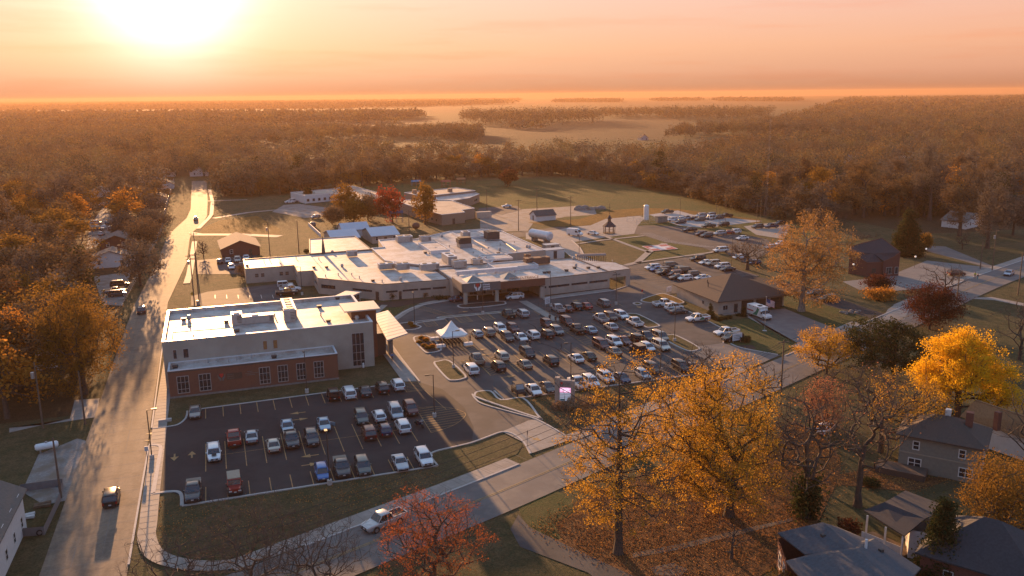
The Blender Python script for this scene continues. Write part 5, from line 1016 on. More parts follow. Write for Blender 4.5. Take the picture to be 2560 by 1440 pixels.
# cargo van
vn = empty('delivery_van', at('F', 592, 465, .9).xy.to_3d() + Vector((0, 0, .09)), R_(-55)); tag(vn, 'tall white delivery van on the concrete drive', 'van')
s_ = lambda x, w_, z0, z1: [(x, -w_, z0), (x, -w_, z1 - .2), (x, -w_ * .85, z1), (x, w_ * .85, z1), (x, w_, z1 - .2), (x, w_, z0)]
MB().loft([s_(-3, 1.0, .35, 2.55), s_(-2.8, 1.03, .3, 2.65), s_(1.1, 1.03, .3, 2.65), s_(1.6, 1.0, .3, 2.35), s_(2.1, 1.0, .3, 1.4), s_(2.8, .95, .35, 1.15), s_(3.0, .85, .45, .95)]).build('body', MATS['paint_white'], vn)
MB().add([(1.68, -.9, 2.22), (2.14, -.88, 1.42), (2.14, .88, 1.42), (1.68, .9, 2.22)], [(0, 1, 2, 3)]).add([(.6, -1.04, 1.35), (1.9, -1.02, 1.35), (1.5, -1.02, 2.05), (.6, -1.04, 2.05)], [(0, 1, 2, 3)]).add([(.6, 1.04, 1.35), (.6, 1.04, 2.05), (1.5, 1.02, 2.05), (1.9, 1.02, 1.35)], [(0, 1, 2, 3)]).build('windows', CGLASS, vn)
# ambulance
am = empty('ambulance', at('E', 2105, 285, 1.2).xy.to_3d() + Vector((0, 0, .1)), R_(-86)); tag(am, 'white box ambulance with green swoosh on the station apron', 'ambulance')
MB().box(-3.4, -1.15, .6, 1.1, 1.15, 2.75).build('box_body', MATS['paint_white'], am)
MB().loft([s_(1.12, 1.0, .45, 2.15), s_(1.5, 1.0, .45, 2.1), s_(2.0, .98, .45, 1.35), s_(3.0, .92, .5, 1.15), s_(3.15, .85, .55, 1.0)]).build('cab', MATS['paint_white'], am)
MB().add([(1.56, -.86, 2.02), (2.02, -.86, 1.38), (2.02, .86, 1.38), (1.56, .86, 2.02)], [(0, 1, 2, 3)]).build('windscreen', CGLASS, am)
for s in (-1, 1):
    y = s * 1.156; q = MB(); q.add([(-1.4, y, .7), (.2, y, .7), (1.0, y, 2.3), (.3, y, 2.5), (-.2, y, 1.6)], [(0, 1, 2, 3, 4)], 0); q.add([(-3.3, y, 1.35), (-1.0, y, 1.35), (-1.0, y, 1.65), (-3.3, y, 1.65)], [(0, 1, 2, 3)], 1); q.build('side_stripe', [GREEN_ST, RED_ST], am)
    MB().box(1.35, s * 1.005 - .01, 1.3, 1.95, s * 1.005 + .01, 1.85).build('window', CGLASS, am)
for x in (-2.6, -1.2, 0.2): MB().box(x, -1.17, 2.45, x + .35, 1.17, 2.62).build('warning_light', mat('lamp_red', (.4, .05, .04), .3), am)
MB().box(-.6, -.4, 2.75, .2, .4, 2.9).build('roof_vent', DARKM, am)
for o_, xs, hw_ in ((am, (-2.2, 2.3), 1.0), (vn, (-1.9, 2.0), .95)):
    for ax in xs:
        for s in (-1, 1): wq = MB().tube([(ax, s * (hw_ - .2), .4), (ax, s * (hw_ + .1), .4)], .4, 14, 0); wq.tube([(ax, s * (hw_ + .1), .4), (ax, s * (hw_ + .115), .4)], .24, 10, 1); wq.build('wheel', [RUBBER, RIM], o_)
    for s in (-1, 1): MB().box(2.98, s * .7 - .15, .75, 3.1, s * .7 + .15, .92).build('headlight', HEADL, o_)
# utility buggy
ub = empty('utility_buggy', at('M', 1310, 1112, .8).xy.to_3d() + Vector((0, 0, .09)), R_(-90)); tag(ub, 'black open-sided utility buggy with roof and windscreen', 'buggy', GM)
MB().loft([[(-1.9, -.75, .55), (-1.9, .75, .55), (-1.9, .75, 1.1), (-1.9, -.75, 1.1)], [(-.6, -.8, .45), (-.6, .8, .45), (-.6, .8, 1.05), (-.6, -.8, 1.05)], [(.8, -.8, .45), (.8, .8, .45), (.8, .75, 1.1), (.8, -.75, 1.1)], [(1.8, -.6, .55), (1.8, .6, .55), (1.8, .5, .9), (1.8, -.5, .9)]]).build('body', TRIM, ub)
MB().box(-1.3, -.72, 1.9, .6, .72, 1.98).build('roof', TRIM, ub); MB().add([(.62, -.7, 1.9), (.95, -.7, 1.1), (.95, .7, 1.1), (.62, .7, 1.9)], [(0, 1, 2, 3)]).build('windscreen', mat('pale_screen', (.25, .28, .3), .1), ub)
for s in (-1, 1):
    MB().tube([(-1.3, s * .7, 1.05), (-1.25, s * .7, 1.95)], .04, 6).tube([(.95, s * .72, 1.05), (.6, s * .7, 1.95)], .04, 6).build('roll_bar', DARKM, ub)
    MB().box(-.6, s * .38 - .25, .9, -.1, s * .38 + .25, 1.2).build('seat', BEDM, ub)
    for ax in (-1.2, 1.25): MB().tube([(ax, s * .6, .35), (ax, s * .88, .35)], .36, 12).build('wheel', RUBBER, ub)
# motorcycle
mc = empty('motorcycle', at('A', 2140, 385, .5).xy.to_3d() + Vector((0, 0, .08)), R_(-70)); tag(mc, 'dark touring motorcycle parked beside the white crossover', 'motorcycle', GA)
for x in (-.8, .85): MB().tube([(x, -.08, .33), (x, .08, .33)], .33, 14).build('wheel', RUBBER, mc)
MB().loft([[(-.9, -.1, .6), (-.9, .1, .6), (-.9, .1, .75), (-.9, -.1, .75)], [(-.2, -.2, .35), (-.2, .2, .35), (-.2, .2, .8), (-.2, -.2, .8)], [(.35, -.2, .4), (.35, .2, .4), (.35, .16, 1.0), (.35, -.16, 1.0)], [(.7, -.06, .7), (.7, .06, .7), (.7, .06, .95), (.7, -.06, .95)]]).build('frame', MATS['paint_navy'], mc)
MB().box(-.95, -.17, .78, -.1, .17, .92).build('seat', TRIM, mc); MB().tube([(.55, -.42, 1.1), (.62, 0, 1.0), (.55, .42, 1.1)], .03, 6).tube([(.85, 0, .33), (.6, 0, 1.0)], .05, 6).build('handlebar', GALV, mc)
for s in (-1, 1): MB().box(-.95, s * .32 - .12, .45, -.4, s * .32 + .12, .78).build('pannier', TRIM, mc)
MB().box(.62, -.2, 1.0, .66, .2, 1.35).build('windscreen', mat('pale_screen', (.25, .28, .3), .1), mc)

tg_ = next(o for o in SC.objects if str(o.get('label', '')).startswith('black minivan with its tailgate'))
MB().loft([[(-2.3, -.78, 1.72), (-2.3, .78, 1.72), (-2.3, .78, 1.78), (-2.3, -.78, 1.78)], [(-3.2, -.74, 2.15), (-3.2, .74, 2.15), (-3.2, .74, 2.22), (-3.2, -.74, 2.22)]]).build('tailgate', MATS['paint_black'], tg_)
# ---------------------------------------------------------------- trees
BARK = mat('bark', (.075, .055, .042), .95, (.045, .034, .028), 3.0); BARK_P = mat('pale_bark', (.26, .22, .18), .9, (.13, .11, .09), 2.0)
LM = {}
LM['gold'] = leaf_mat('gold_leaves', [(0, (.28, .14, .022)), (.4, (.45, .245, .03)), (.75, (.56, .33, .045)), (1, (.2, .12, .028))], .5, .15)
LM['brightgold'] = leaf_mat('bright_gold_leaves', [(0, (.58, .31, .015)), (.5, (.78, .47, .025)), (1, (.66, .36, .018))], .5, .1)
LM['orange'] = leaf_mat('orange_leaves', [(0, (.26, .10, .02)), (.5, (.40, .18, .03)), (.8, (.45, .22, .05)), (1, (.2, .1, .03))], .5, .15)
LM['tanorange'] = leaf_mat('tan_orange_leaves', [(0, (.2, .11, .04)), (.5, (.33, .18, .06)), (.8, (.38, .23, .09)), (1, (.17, .11, .05))], .45, .15)
LM['redorange'] = leaf_mat('red_orange_leaves', [(0, (.26, .065, .022)), (.5, (.35, .105, .03)), (1, (.24, .09, .034))], .5, .1)
LM['red'] = leaf_mat('red_leaves', [(0, (.2, .03, .02)), (.5, (.3, .045, .025)), (1, (.22, .06, .03))], .45, .1)
LM['darkred'] = leaf_mat('dark_red_leaves', [(0, (.06, .018, .015)), (.5, (.1, .03, .02)), (1, (.05, .035, .018))], .4, .1)
LM['pink'] = leaf_mat('pinkish_leaves', [(0, (.3, .12, .07)), (.5, (.38, .17, .10)), (1, (.25, .12, .05))], .45, .1)
LM['olive'] = leaf_mat('olive_gold_leaves', [(0, (.16, .09, .02)), (.5, (.26, .14, .03)), (1, (.13, .085, .025))], .45, .2)
LM['russet'] = leaf_mat('russet_leaves', [(0, (.09, .066, .042)), (.3, (.18, .105, .052)), (.55, (.14, .108, .072)), (.8, (.28, .16, .06)), (1, (.11, .10, .055))], .22, .6)
LM['brown'] = leaf_mat('brown_leaves', [(0, (.09, .076, .06)), (.5, (.16, .125, .094)), (1, (.12, .108, .08))], .2, .6)
LM['pine'] = leaf_mat('pine_needles', [(0, (.02, .032, .014)), (.5, (.04, .052, .022)), (1, (.08, .06, .025))], .25, .15)
LM['twig'] = leaf_mat('twigs', [(0, (.075, .056, .044)), (.5, (.14, .10, .078)), (1, (.10, .075, .06))], .0, .3)
LM['straw'] = leaf_mat('straw_twigs', [(0, (.2, .13, .08)), (.5, (.3, .19, .11)), (1, (.16, .1, .06))], .2, .2)

def np_mesh(name, verts, faces, mats_, midx=None, tint=None):
    verts = np.asarray(verts, np.float32); faces = np.asarray(faces, np.int32); n, k = faces.shape
    me = bpy.data.meshes.new(name); me.vertices.add(len(verts)); me.vertices.foreach_set('co', verts.ravel())
    me.loops.add(n * k); me.loops.foreach_set('vertex_index', faces.ravel())
    me.polygons.add(n); me.polygons.foreach_set('loop_start', np.arange(0, n * k, k, dtype=np.int32)); me.polygons.foreach_set('loop_total', np.full(n, k, np.int32))
    for m in mats_: me.materials.append(m)
    if midx is not None: me.polygons.foreach_set('material_index', np.asarray(midx, np.int32))
    if tint is not None:
        a = me.attributes.new('tint', 'FLOAT', 'POINT'); a.data.foreach_set('value', np.asarray(tint, np.float32))
    me.update(calc_edges=True); return me
def unit(a): return a / np.maximum(np.linalg.norm(a, axis=-1, keepdims=True), 1e-9)
def cards(rng, P, size, aspect=.75, up=0.0, dirs=None):
    """leaf-sized faces at points P, facing every way; with dirs they lie along those directions"""
    n = len(P); nrm = unit(rng.normal(size=(n, 3)) + np.array([0, 0, up]))
    u = unit(np.cross(nrm, rng.normal(size=(n, 3)))) if dirs is None else unit(dirs); v = unit(np.cross(nrm, u))
    s = (size * rng.uniform(.6, 1.3, n))[:, None]; u = u * s * .5; v = v * s * .5 * aspect
    V = np.stack([P - u, P + v * .9 - u * .1, P + u, P - v * .9 + u * .1], 1).reshape(-1, 3)
    return V, np.arange(4 * n).reshape(n, 4)
def grow(rng, H, env, nt_, tip, trunk_top, step=.9, rbase=None, lift=.35, droop=0.0):
    """a limb skeleton that reaches nt_ points in the crown env(rng, n): nodes, parents, radii, tips"""
    nod = [np.array([0, 0, -.3])]; par = [-1]; pl = [0.0]
    k = max(3, int(trunk_top / step)); wob = rng.normal(size=2) * .02 * H
    for i in range(1, k + 1):
        t = i / k; nod.append(np.array([wob[0] * t * t, wob[1] * t * t, trunk_top * t]) + np.append(rng.normal(size=2) * .03 * step, 0)); par.append(i - 1); pl.append(trunk_top * t)
    T = env(rng, nt_); T = T[np.argsort(np.linalg.norm(T - np.array([0, 0, trunk_top * .7]), axis=1))]; tips = []
    lowest = trunk_top * .25
    for t in T:
        N = np.array(nod); d = np.linalg.norm(N - t, axis=1); c = d + .22 * np.array(pl) + np.where(N[:, 2] > t[2] - droop, (N[:, 2] - t[2]) * 1.2, 0) + np.where(N[:, 2] < lowest, 50, 0)
        i = int(np.argmin(c)); a = nod[i]; L = d[i]; m = max(1, int(L / step)); pi = i
        pd = unit(a - nod[par[i]]) if par[i] >= 0 else np.array([0, 0, 1.])
        ctl = a + pd * L * lift + np.array([0, 0, L * .08]) + rng.normal(size=3) * L * .06
        for j in range(1, m + 1):
            s = j / m; q = (1 - s) ** 2 * a + 2 * s * (1 - s) * ctl + s * s * t
            nod.append(q + rng.normal(size=3) * .03 * step); par.append(pi); pl.append(pl[pi] + L / m); pi = len(nod) - 1
        tips.append(pi)
    n = len(nod); cnt = np.zeros(n)
    for i in tips: cnt[i] += 1
    for i in range(n - 1, 0, -1): cnt[par[i]] += max(cnt[i], .5) if i > k else cnt[i]
    cnt = np.maximum(cnt, 1); r = tip * cnt ** .5
    rb = rbase or H * .022
    r = np.minimum(r, rb); r[0] = rb * 1.5; r[1] = rb * 1.15
    return np.array(nod), np.array(par), r, np.array(tips)
def limbs(N, par, r, sides=5):
    c = np.arange(1, len(N)); p = par[1:]; a, b = N[p], N[c]; ra, rb = r[p].copy(), r[c]
    ra = np.where(p > 1, np.minimum(ra, rb * 1.6), ra)
    d = unit(b - a); ref = np.where(np.abs(d[:, 2:3]) < .9, np.array([[0, 0, 1.]]), np.array([[1., 0, 0]])); u = unit(np.cross(d, ref)); v = np.cross(d, u)
    V = []
    for k in range(sides):
        an = 2 * math.pi * k / sides; o = u * math.cos(an) + v * math.sin(an); V += [a + o * ra[:, None], b + o * rb[:, None]]
    V = np.stack(V, 1).reshape(-1, 3); base = np.arange(len(c))[:, None] * 2 * sides
    F = np.concatenate([base + np.array([[2 * k, 2 * ((k + 1) % sides), 2 * ((k + 1) % sides) + 1, 2 * k + 1]]) for k in range(sides)])
    return V, F
def ell(cx, cy, cz, rx, ry, rz, pw=.45, flat=0.0):
    def f(rng, n):
        d = unit(rng.normal(size=(n, 3))); s = rng.uniform(0, 1, n)[:, None] ** pw
        lump = 1 + .16 * np.sin(d[:, :1] * 3.1 + cx) * np.cos(d[:, 1:2] * 2.7 + cz) + .12 * np.sin(d[:, 2:3] * 4 + d[:, :1] * 3 + rx)
        return d * s * lump * np.array([rx, ry, rz]) + np.array([cx, cy, cz])
    return f
def lobes(cx, cy, cz, rx, ry, rz, n=12, seed=0, core=.7, sp=.26):
    """a billowing crown: boughs gathered round n lobes"""
    q = np.random.default_rng(seed); L = unit(q.normal(size=(n, 3))); L[:, 2] = np.abs(L[:, 2]) * 1.6 - .8
    L *= core * q.uniform(.8, 1.15, (n, 1))
    def f(rng, m): return (L[rng.integers(0, n, m)] + unit(rng.normal(size=(m, 3))) * sp * rng.uniform(.3, 1.15, (m, 1))) * np.array([rx, ry, rz]) + np.array([cx, cy, cz])
    return f
def cone(h0, h1, r):
    def f(rng, n):
        t = rng.uniform(0, 1, n) ** 1.5; a = rng.uniform(0, 2 * math.pi, n); q = r * (1 - t) ** .85 * rng.uniform(.3, 1, n) ** .5
        return np.stack([q * np.cos(a), q * np.sin(a), h0 + (h1 - h0) * t - .15 * q], 1)
    return f
def make_tree(name, label, cat, loc, H, env, nt_, leaf, per, size, sig, tip=.03, tt=.55, bark=None, group=None, twig=0, seed=0, sides=5, step=.9, droop=0.0, along=.5, rbase=None, hide=0.0, parent=None):
    rng = np.random.default_rng(seed + 11)
    N, par, r, tips = grow(rng, H, env, nt_, tip, H * tt, step, rbase, droop=droop)
    o = empty(name, loc, 0)
    if label: tag(o, label, cat, group)
    V, F = limbs(N, par, r, sides); link('trunk', np_mesh('trunk', V, F, [bark or BARK]), o)
    fine = np.where(r < tip * 2.6)[0]; fine = fine[fine > 3]
    Vs, Fs, Ms = [], [], []; off = 0; mats_ = []
    if twig:
        src = rng.choice(fine, min(len(fine) * 8, twig)); d = unit(N[src] - N[par[src]] + rng.normal(size=(len(src), 3)) * .75 + np.array([0, 0, .25]))
        L = rng.uniform(.5, 1.5, len(src))[:, None] * (1.0 if H > 8 else .6)
        V, F = cards(rng, N[src] + d * L * .5, 1.0, .035, 0, d)
        c = np.repeat(N[src] + d * L * .5, 4, 0); V = c + (V - c) * np.array([1, 1, 1]) * np.repeat(L, 4, 0)
        Vs.append(V); Fs.append(F); Ms.append(np.zeros(len(F))); off += len(V); mats_.append(LM['twig'])
    if per:
        keep = tips if not hide else tips[hide(rng, N[tips])] if callable(hide) else tips[rng.uniform(size=len(tips)) > hide]
        extra = rng.choice(fine, int(len(fine) * along)) if along else np.zeros(0, int)
        cen = np.concatenate([np.repeat(keep, per), np.repeat(extra, max(1, per // 3))])
        Pt = N[cen] + rng.normal(size=(len(cen), 3)) * sig * np.array([1, 1, .75])
        V, F = cards(rng, Pt, size); Vs.append(V); Fs.append(F + off); Ms.append(np.full(len(F), len(mats_))); mats_.append(LM[leaf])
    if Vs: link('crown', np_mesh('crown', np.concatenate(Vs), np.concatenate(Fs), mats_, np.concatenate(Ms)), o)
    return o
def rise(p, py):
    """height of a thing standing at ground point p whose top is sighted at py"""
    lo, hi = 0., 80.
    for _ in range(40):
        m = (lo + hi) / 2; c = CAMR.T @ np.array([p.x, p.y, m - CAMH]); y = 720 + FPX * c[1] / c[2]
        lo, hi = (m, hi) if y > py else (lo, m)
    return lo
def depth(p): return float((CAMR.T @ np.array([p.x, p.y, -CAMH]))[2])
RTV = np.array([_rt[0], _rt[1], 0.]); RTV /= np.linalg.norm(RTV)
def surveyed(r, x, y, top, x0, x1, cb=.25, shape='ell', pw=.42):
    """ground point, height and crown envelope from a tree's sighted foot, top and sides (sheet pixels)"""
    b = at(r, x, y); H = rise(b, top); k = depth(b) / FPX; bx = REG[r][0] + x / REG[r][2]
    rad = (x1 - x0) / 2 * k; off = ((x0 + x1) / 2 - bx) * k * RTV
    e = cone(H * cb, H, rad) if shape == 'cone' else ell(off[0], off[1], H * (1 + cb) / 2, rad, rad, H * (1 - cb) / 2, pw)
    return b, H, e
def hero(name, label, sv, **kw): return make_tree(name, label, 'tree', sv[0], sv[1], sv[2], **kw)

def sparse_crown(rng, T):      # bare top, leaf clusters kept on the left and low limbs
    u = T @ RTV; z = T[:, 2]; p = np.where(z > 15, .38, np.where(u < -1, .9, .5)); p = np.where((z > 13.5) & (u < -4.2), 0, p); return rng.uniform(size=len(T)) < p
hero('yellow_tree', 'tall sparse tree with clustered yellow-orange leaves and a dark branching trunk', surveyed('Z', 610, 1300, 868, 1372, 1715, .08, pw=.5), nt_=420, leaf='gold', per=64, size=.19, sig=.36, tip=.026, tt=.85, twig=4200, seed=1, along=.06, hide=sparse_crown, rbase=.5)
hero('golden_tree', 'broad golden tree right of the pylon sign, dense and feathery', surveyed('P', 1822, 1290, 893, 1605, 1945, .04, pw=.38), nt_=760, leaf='gold', per=64, size=.19, sig=.5, tip=.028, tt=.45, twig=1500, seed=2, along=.25, rbase=.55)
hero('red_orange_tree', 'red-orange maple with thin leaves at the bottom road edge', surveyed('P', 1085, 1475, 1232, 935, 1225, .12), nt_=380, hide=.3, leaf='redorange', per=46, size=.13, sig=.33, tip=.02, tt=.3, twig=3200, seed=3, along=.3, rbase=.26)
ivy = surveyed('D', 370, 960, 965, 1900, 2140, .3)
o_ = hero('bare_tree', 'spreading bare tree with dark ivy round its trunk', ivy, nt_=260, leaf='orange', per=1, size=.2, sig=.5, tip=.026, tt=.42, twig=3600, seed=4, along=.05, rbase=.5)
rg = np.random.default_rng(5); P_ = rg.normal(size=(2600, 3)) * np.array([.8, .8, 1.6]) + np.array([0, 0, 2.6]); P_ = P_[P_[:, 2] > .1]; V, F = cards(rg, P_, .42); link('ivy', np_mesh('ivy', V, F, [LM['pine']]), o_)
hero('bare_tree', 'bare tree with a thick leaning trunk right of the ivy-clad tree', surveyed('D', 795, 870, 930, 2070, 2260, .3), nt_=200, leaf='pink', per=1, size=.2, sig=.5, tip=.026, tt=.45, twig=3600, seed=6, along=.1, rbase=.45)
hero('bare_tree', 'small leafless tree on the leaf-strewn yard', surveyed('Z', 1310, 1335, 1293, 1778, 1880, .2), nt_=60, leaf='orange', per=0, size=.2, sig=.3, tip=.018, tt=.5, twig=260, seed=7, rbase=.16)
bg_ = surveyed('P', 2390, 1062, 814, 2268, 2530, .1); bR = 131 * depth(bg_[0]) / FPX
hero('golden_tree', 'brightest golden-yellow round tree behind the grey-green house', (bg_[0], bg_[1], lobes(1.0, .5, bg_[1] * .56, bR, bR, bg_[1] * .46, 30, 4, .62, .36)), nt_=520, leaf='brightgold', per=80, size=.25, sig=.5, tip=.03, tt=.5, twig=600, seed=8, along=.2, rbase=.5)
hero('golden_tree', 'thin gold-leaved tree in front of the brightest golden tree', surveyed('P', 2200, 1130, 930, 2150, 2370, .25), nt_=240, hide=.45, leaf='gold', per=34, size=.19, sig=.4, tip=.026, tt=.5, twig=1500, seed=9, along=.25, rbase=.36)
hero('pink_tree', 'pinkish-orange small tree left of the bare trees', surveyed('P', 2035, 1100, 948, 1995, 2112, .2), nt_=170, leaf='pink', per=34, size=.18, sig=.5, tip=.024, tt=.45, twig=1200, seed=10, along=.3)
hero('bare_tree', 'grey bare tree between the pinkish tree and the gold-leaved tree', surveyed('P', 2177, 1062, 915, 2085, 2250, .2), nt_=180, leaf='gold', per=1, size=.2, sig=.5, tip=.025, tt=.45, twig=3000, seed=12, along=.05)
hero('yellow_tree', 'low wide yellow tree beside the road, left of the pine', surveyed('T', 450, 740, 826, 1980, 2145, .25), nt_=230, leaf='gold', per=50, size=.21, sig=.5, tip=.026, tt=.35, twig=900, seed=13, along=.25)
hero('pine_tree', 'dark green pine standing between the yellow and bright golden trees', surveyed('T', 1150, 790, 792, 2110, 2305, .1), nt_=200, leaf='pine', per=60, size=.36, sig=.6, tip=.03, tt=.9, seed=14, along=.3, twig=700)
hero('dark_red_tree', 'dark red-leaved tree at the road junction', surveyed('R', 1640, 1330, 712, 2252, 2402, .12), nt_=230, leaf='darkred', per=60, size=.3, sig=.8, tip=.03, tt=.4, seed=15, along=.3)
hero('sycamore_tree', 'large orange sycamore with a pale trunk beside the ambulance station', surveyed('P', 2003, 778, 545, 1903, 2132, .13, pw=.38), nt_=380, leaf='tanorange', per=60, size=.3, sig=.65, tip=.034, tt=.75, twig=900, bark=BARK_P, seed=16, along=.2, rbase=.75)
hero('bare_tree', 'bare brown tree standing left of the orange sycamore', surveyed('F', 2215, 808, 598, 1808, 1935, .2), nt_=170, leaf='russet', per=3, size=.4, sig=.7, tip=.035, tt=.5, twig=3200, seed=17, along=.1, rbase=.5)
hero('cedar_tree', 'dark green cedar at the corner of the brick hall lawn', surveyed('R', 1420, 610, 530, 2232, 2312, .04, 'cone'), nt_=170, leaf='pine', per=60, size=.6, sig=.75, tip=.035, tt=.95, seed=18, along=.4)
hero('orange_tree', 'olive-orange bushy tree at the right edge above the dark roofs', surveyed('P', 2510, 1345, 1150, 2400, 2640, .1, pw=.35), nt_=300, leaf='olive', per=60, size=.2, sig=.6, tip=.022, tt=.4, seed=19, along=.3)
hero('orange_tree', 'olive-orange shrub in the bottom right corner', surveyed('P', 2580, 1470, 1385, 2530, 2650, .05), nt_=90, leaf='olive', per=34, size=.22, sig=.45, tip=.02, tt=.4, seed=20, along=.3)
hero('conifer_tree', 'dark green conifer in front of the white porch house', surveyed('P', 2345, 1450, 1258, 2278, 2412, .05, 'cone'), nt_=220, leaf='pine', per=60, size=.28, sig=.42, tip=.022, tt=.95, seed=21, along=.4)
hero('orange_shrub', 'olive shrub at the front of the red brick house', surveyed('P', 1990, 1490, 1422, 1930, 2040, .05), nt_=60, leaf='olive', per=30, size=.2, sig=.35, tip=.02, tt=.4, seed=22, along=.3)
for k, (bx, by, top, x0, x1, lab) in enumerate(((470, 1490, 1330, 290, 640, 'leafless twiggy tree furthest left along the bottom edge'), (630, 1480, 1250, 480, 790, 'leafless twiggy tree with a few orange leaves at the bottom edge'), (790, 1490, 1300, 640, 930, 'leafless twiggy tree nearest the red-orange maple'))):
    hero('bare_tree', lab, surveyed('P', bx, by, top, x0, x1, .08), nt_=460, leaf='russet', per=1 if k == 1 else 0, size=.12, sig=.3, tip=.012, tt=.18, twig=15000, seed=30 + k, along=.12, rbase=.14)
hero('olive_tree', 'bushy yellow-olive tree beside the west street at left', surveyed('P', 212, 985, 698, 112, 302, .06, pw=.38), nt_=380, leaf='olive', per=60, size=.28, sig=.8, tip=.03, tt=.5, twig=800, seed=40, along=.3)
hero('orange_tree', 'orange maple at the left edge above the small cottage', surveyed('P', 35, 985, 760, -70, 115, .1), nt_=260, leaf='orange', per=50, size=.3, sig=.8, tip=.03, tt=.45, seed=41, along=.3)
hero('orange_tree', 'rust-orange tree at the far left edge behind the orange maple', surveyed('P', 15, 830, 690, -60, 85, .1), nt_=200, leaf='redorange', per=16, size=.42, sig=.8, tip=.03, tt=.45, seed=42, along=.3, twig=900)
hero('conifer_tree', 'dark conifer between the orange maple and the yellow-olive tree', surveyed('L', 365, 1230, 690, 70, 145, .04, 'cone'), nt_=140, leaf='pine', per=40, size=.5, sig=.7, tip=.03, tt=.95, seed=43, along=.3)
for k, (x, y, top, x0, x1, lab, lf) in enumerate(((1205, 1080, 600, 308, 412, 'tall dark tree nearest the street hedge by the gravel drive', 'brown'), (1240, 760, 545, 315, 415, 'dark brown tree second along the street hedge', 'russet'), (1060, 690, 530, 275, 345, 'brown tree behind the little tan house', 'brown'), (1330, 620, 520, 345, 425, 'brown tree third along the street hedge', 'brown'), (690, 960, 575, 170, 245, 'tall leafless grey tree left of the white gabled house', 'twig'), (1745, 830, 600, 492, 525, 'small leafless tree on the verge left of the brown brick house', 'twig'))):
    hero('street_tree', lab, surveyed('L', x, y, top, x0, x1, .1), nt_=150, leaf=lf, per=20 if lf != 'twig' else 0, size=.6, sig=.9, tip=.032, tt=.6, twig=900 if lf != 'twig' else 2200, seed=50 + k, along=.25)
for k, (x, y, top, x0, x1, lab, lf, nm) in enumerate(((1205, 545, 466, 942, 1010, 'round red maple in front of the school', 'red', 'red_maple'), (1535, 568, 463, 1037, 1092, 'tall oval olive-brown tree in front of the school', 'olive', 'pear_tree'), (760, 500, 460, 838, 895, 'yellow-olive tree in front of the white school wing', 'olive', 'olive_tree'), (600, 560, 520, 812, 860, 'rust-brown low tree behind the pale-roofed houses', 'russet', 'brown_tree'), (960, 520, 488, 895, 955, 'brown bushy tree left of the red maple', 'russet', 'brown_tree'), (820, 540, 500, 855, 920, 'brown tree right behind the pale-roofed houses', 'olive', 'brown_tree'),
    (365, 330, 473, 762, 782, 'little dark spruce before the white school wing', 'pine', 'spruce_tree'), (690, 330, 452, 830, 880, 'leafless tree at the corner of the white school wing', 'twig', 'bare_tree'), (2355, 185, 424, 1252, 1292, 'dark lone tree on the far edge of the playing field', 'darkred', 'lone_tree'))):
    hero(nm, lab, surveyed('S', x, y, top, x0, x1, .15 if k != 6 else .05, 'cone' if k == 6 else 'ell', .36), nt_=110, leaf=lf, per=26 if lf != 'twig' else 0, size=.75, sig=.9, tip=.04, tt=.5, twig=0 if lf != 'twig' else 1500, seed=60 + k, along=.3)
for k, (r, x, y, top, x0, x1, lab, lf, nm) in enumerate((('R', 1790, 1000, 655, 2285, 2425, 'small leafless tree on the hall car park island', 'twig', 'bare_tree'), ('R', 1130, 950, 690, 2160, 2230, 'reddish leafless shrub left of the hall car park', 'darkred', 'red_shrub'), ('R', 1130, 1040, 725, 2165, 2235, 'low orange shrub on the verge by the dark side street', 'orange', 'orange_shrub'), ('R', 1600, 570, 585, 2300, 2325, 'little brown tree beside the dark cedar', 'olive', 'brown_tree'), ('R', 1960, 560, 570, 2385, 2425, 'small leafless tree on the upper right lawn', 'twig', 'bare_tree'),
    ('R', 650, 330, 520, 2040, 2150, 'spreading grey leafless tree behind the orange sycamore', 'twig', 'bare_tree'), ('R', 1000, 470, 578, 2110, 2190, 'low brown leafless tree behind the brick hall', 'twig', 'bare_tree'), ('P', 2548, 900, 735, 2480, 2620, 'dark leafless tree at the right edge above the golden tree', 'twig', 'bare_tree'), ('P', 2560, 1180, 960, 2490, 2640, 'dark leafless tree at the right edge over the orange-tan roof', 'twig', 'bare_tree'),
    ('P', 1765, 1000, 880, 1690, 1830, 'thin leafless tree behind the broad golden tree', 'twig', 'bare_tree'), ('P', 1742, 958, 862, 1690, 1800, 'wispy leafless tree over the lot corner above the golden tree', 'twig', 'bare_tree'), ('P', 1905, 985, 905, 1850, 1965, 'wispy leafless tree at the road verge right of the golden tree', 'twig', 'bare_tree'), ('P', 2075, 990, 905, 2010, 2150, 'grey leafless tree below the low wide yellow tree', 'twig', 'bare_tree'), ('P', 1955, 1165, 1010, 1890, 2020, 'dark leafless tree left of the ivy-clad tree', 'twig', 'bare_tree'), ('P', 1650, 1020, 905, 1590, 1700, 'leafless brown tree left of the broad golden tree', 'twig', 'bare_tree'))):
    hero(nm, lab, surveyed(r, x, y, top, x0, x1, .12), nt_=130, leaf=lf, per=0 if lf == 'twig' else 22, size=.4, sig=.6, tip=.026, tt=.3, twig=5200 if lf == 'twig' else 500, seed=80 + k, along=.3)
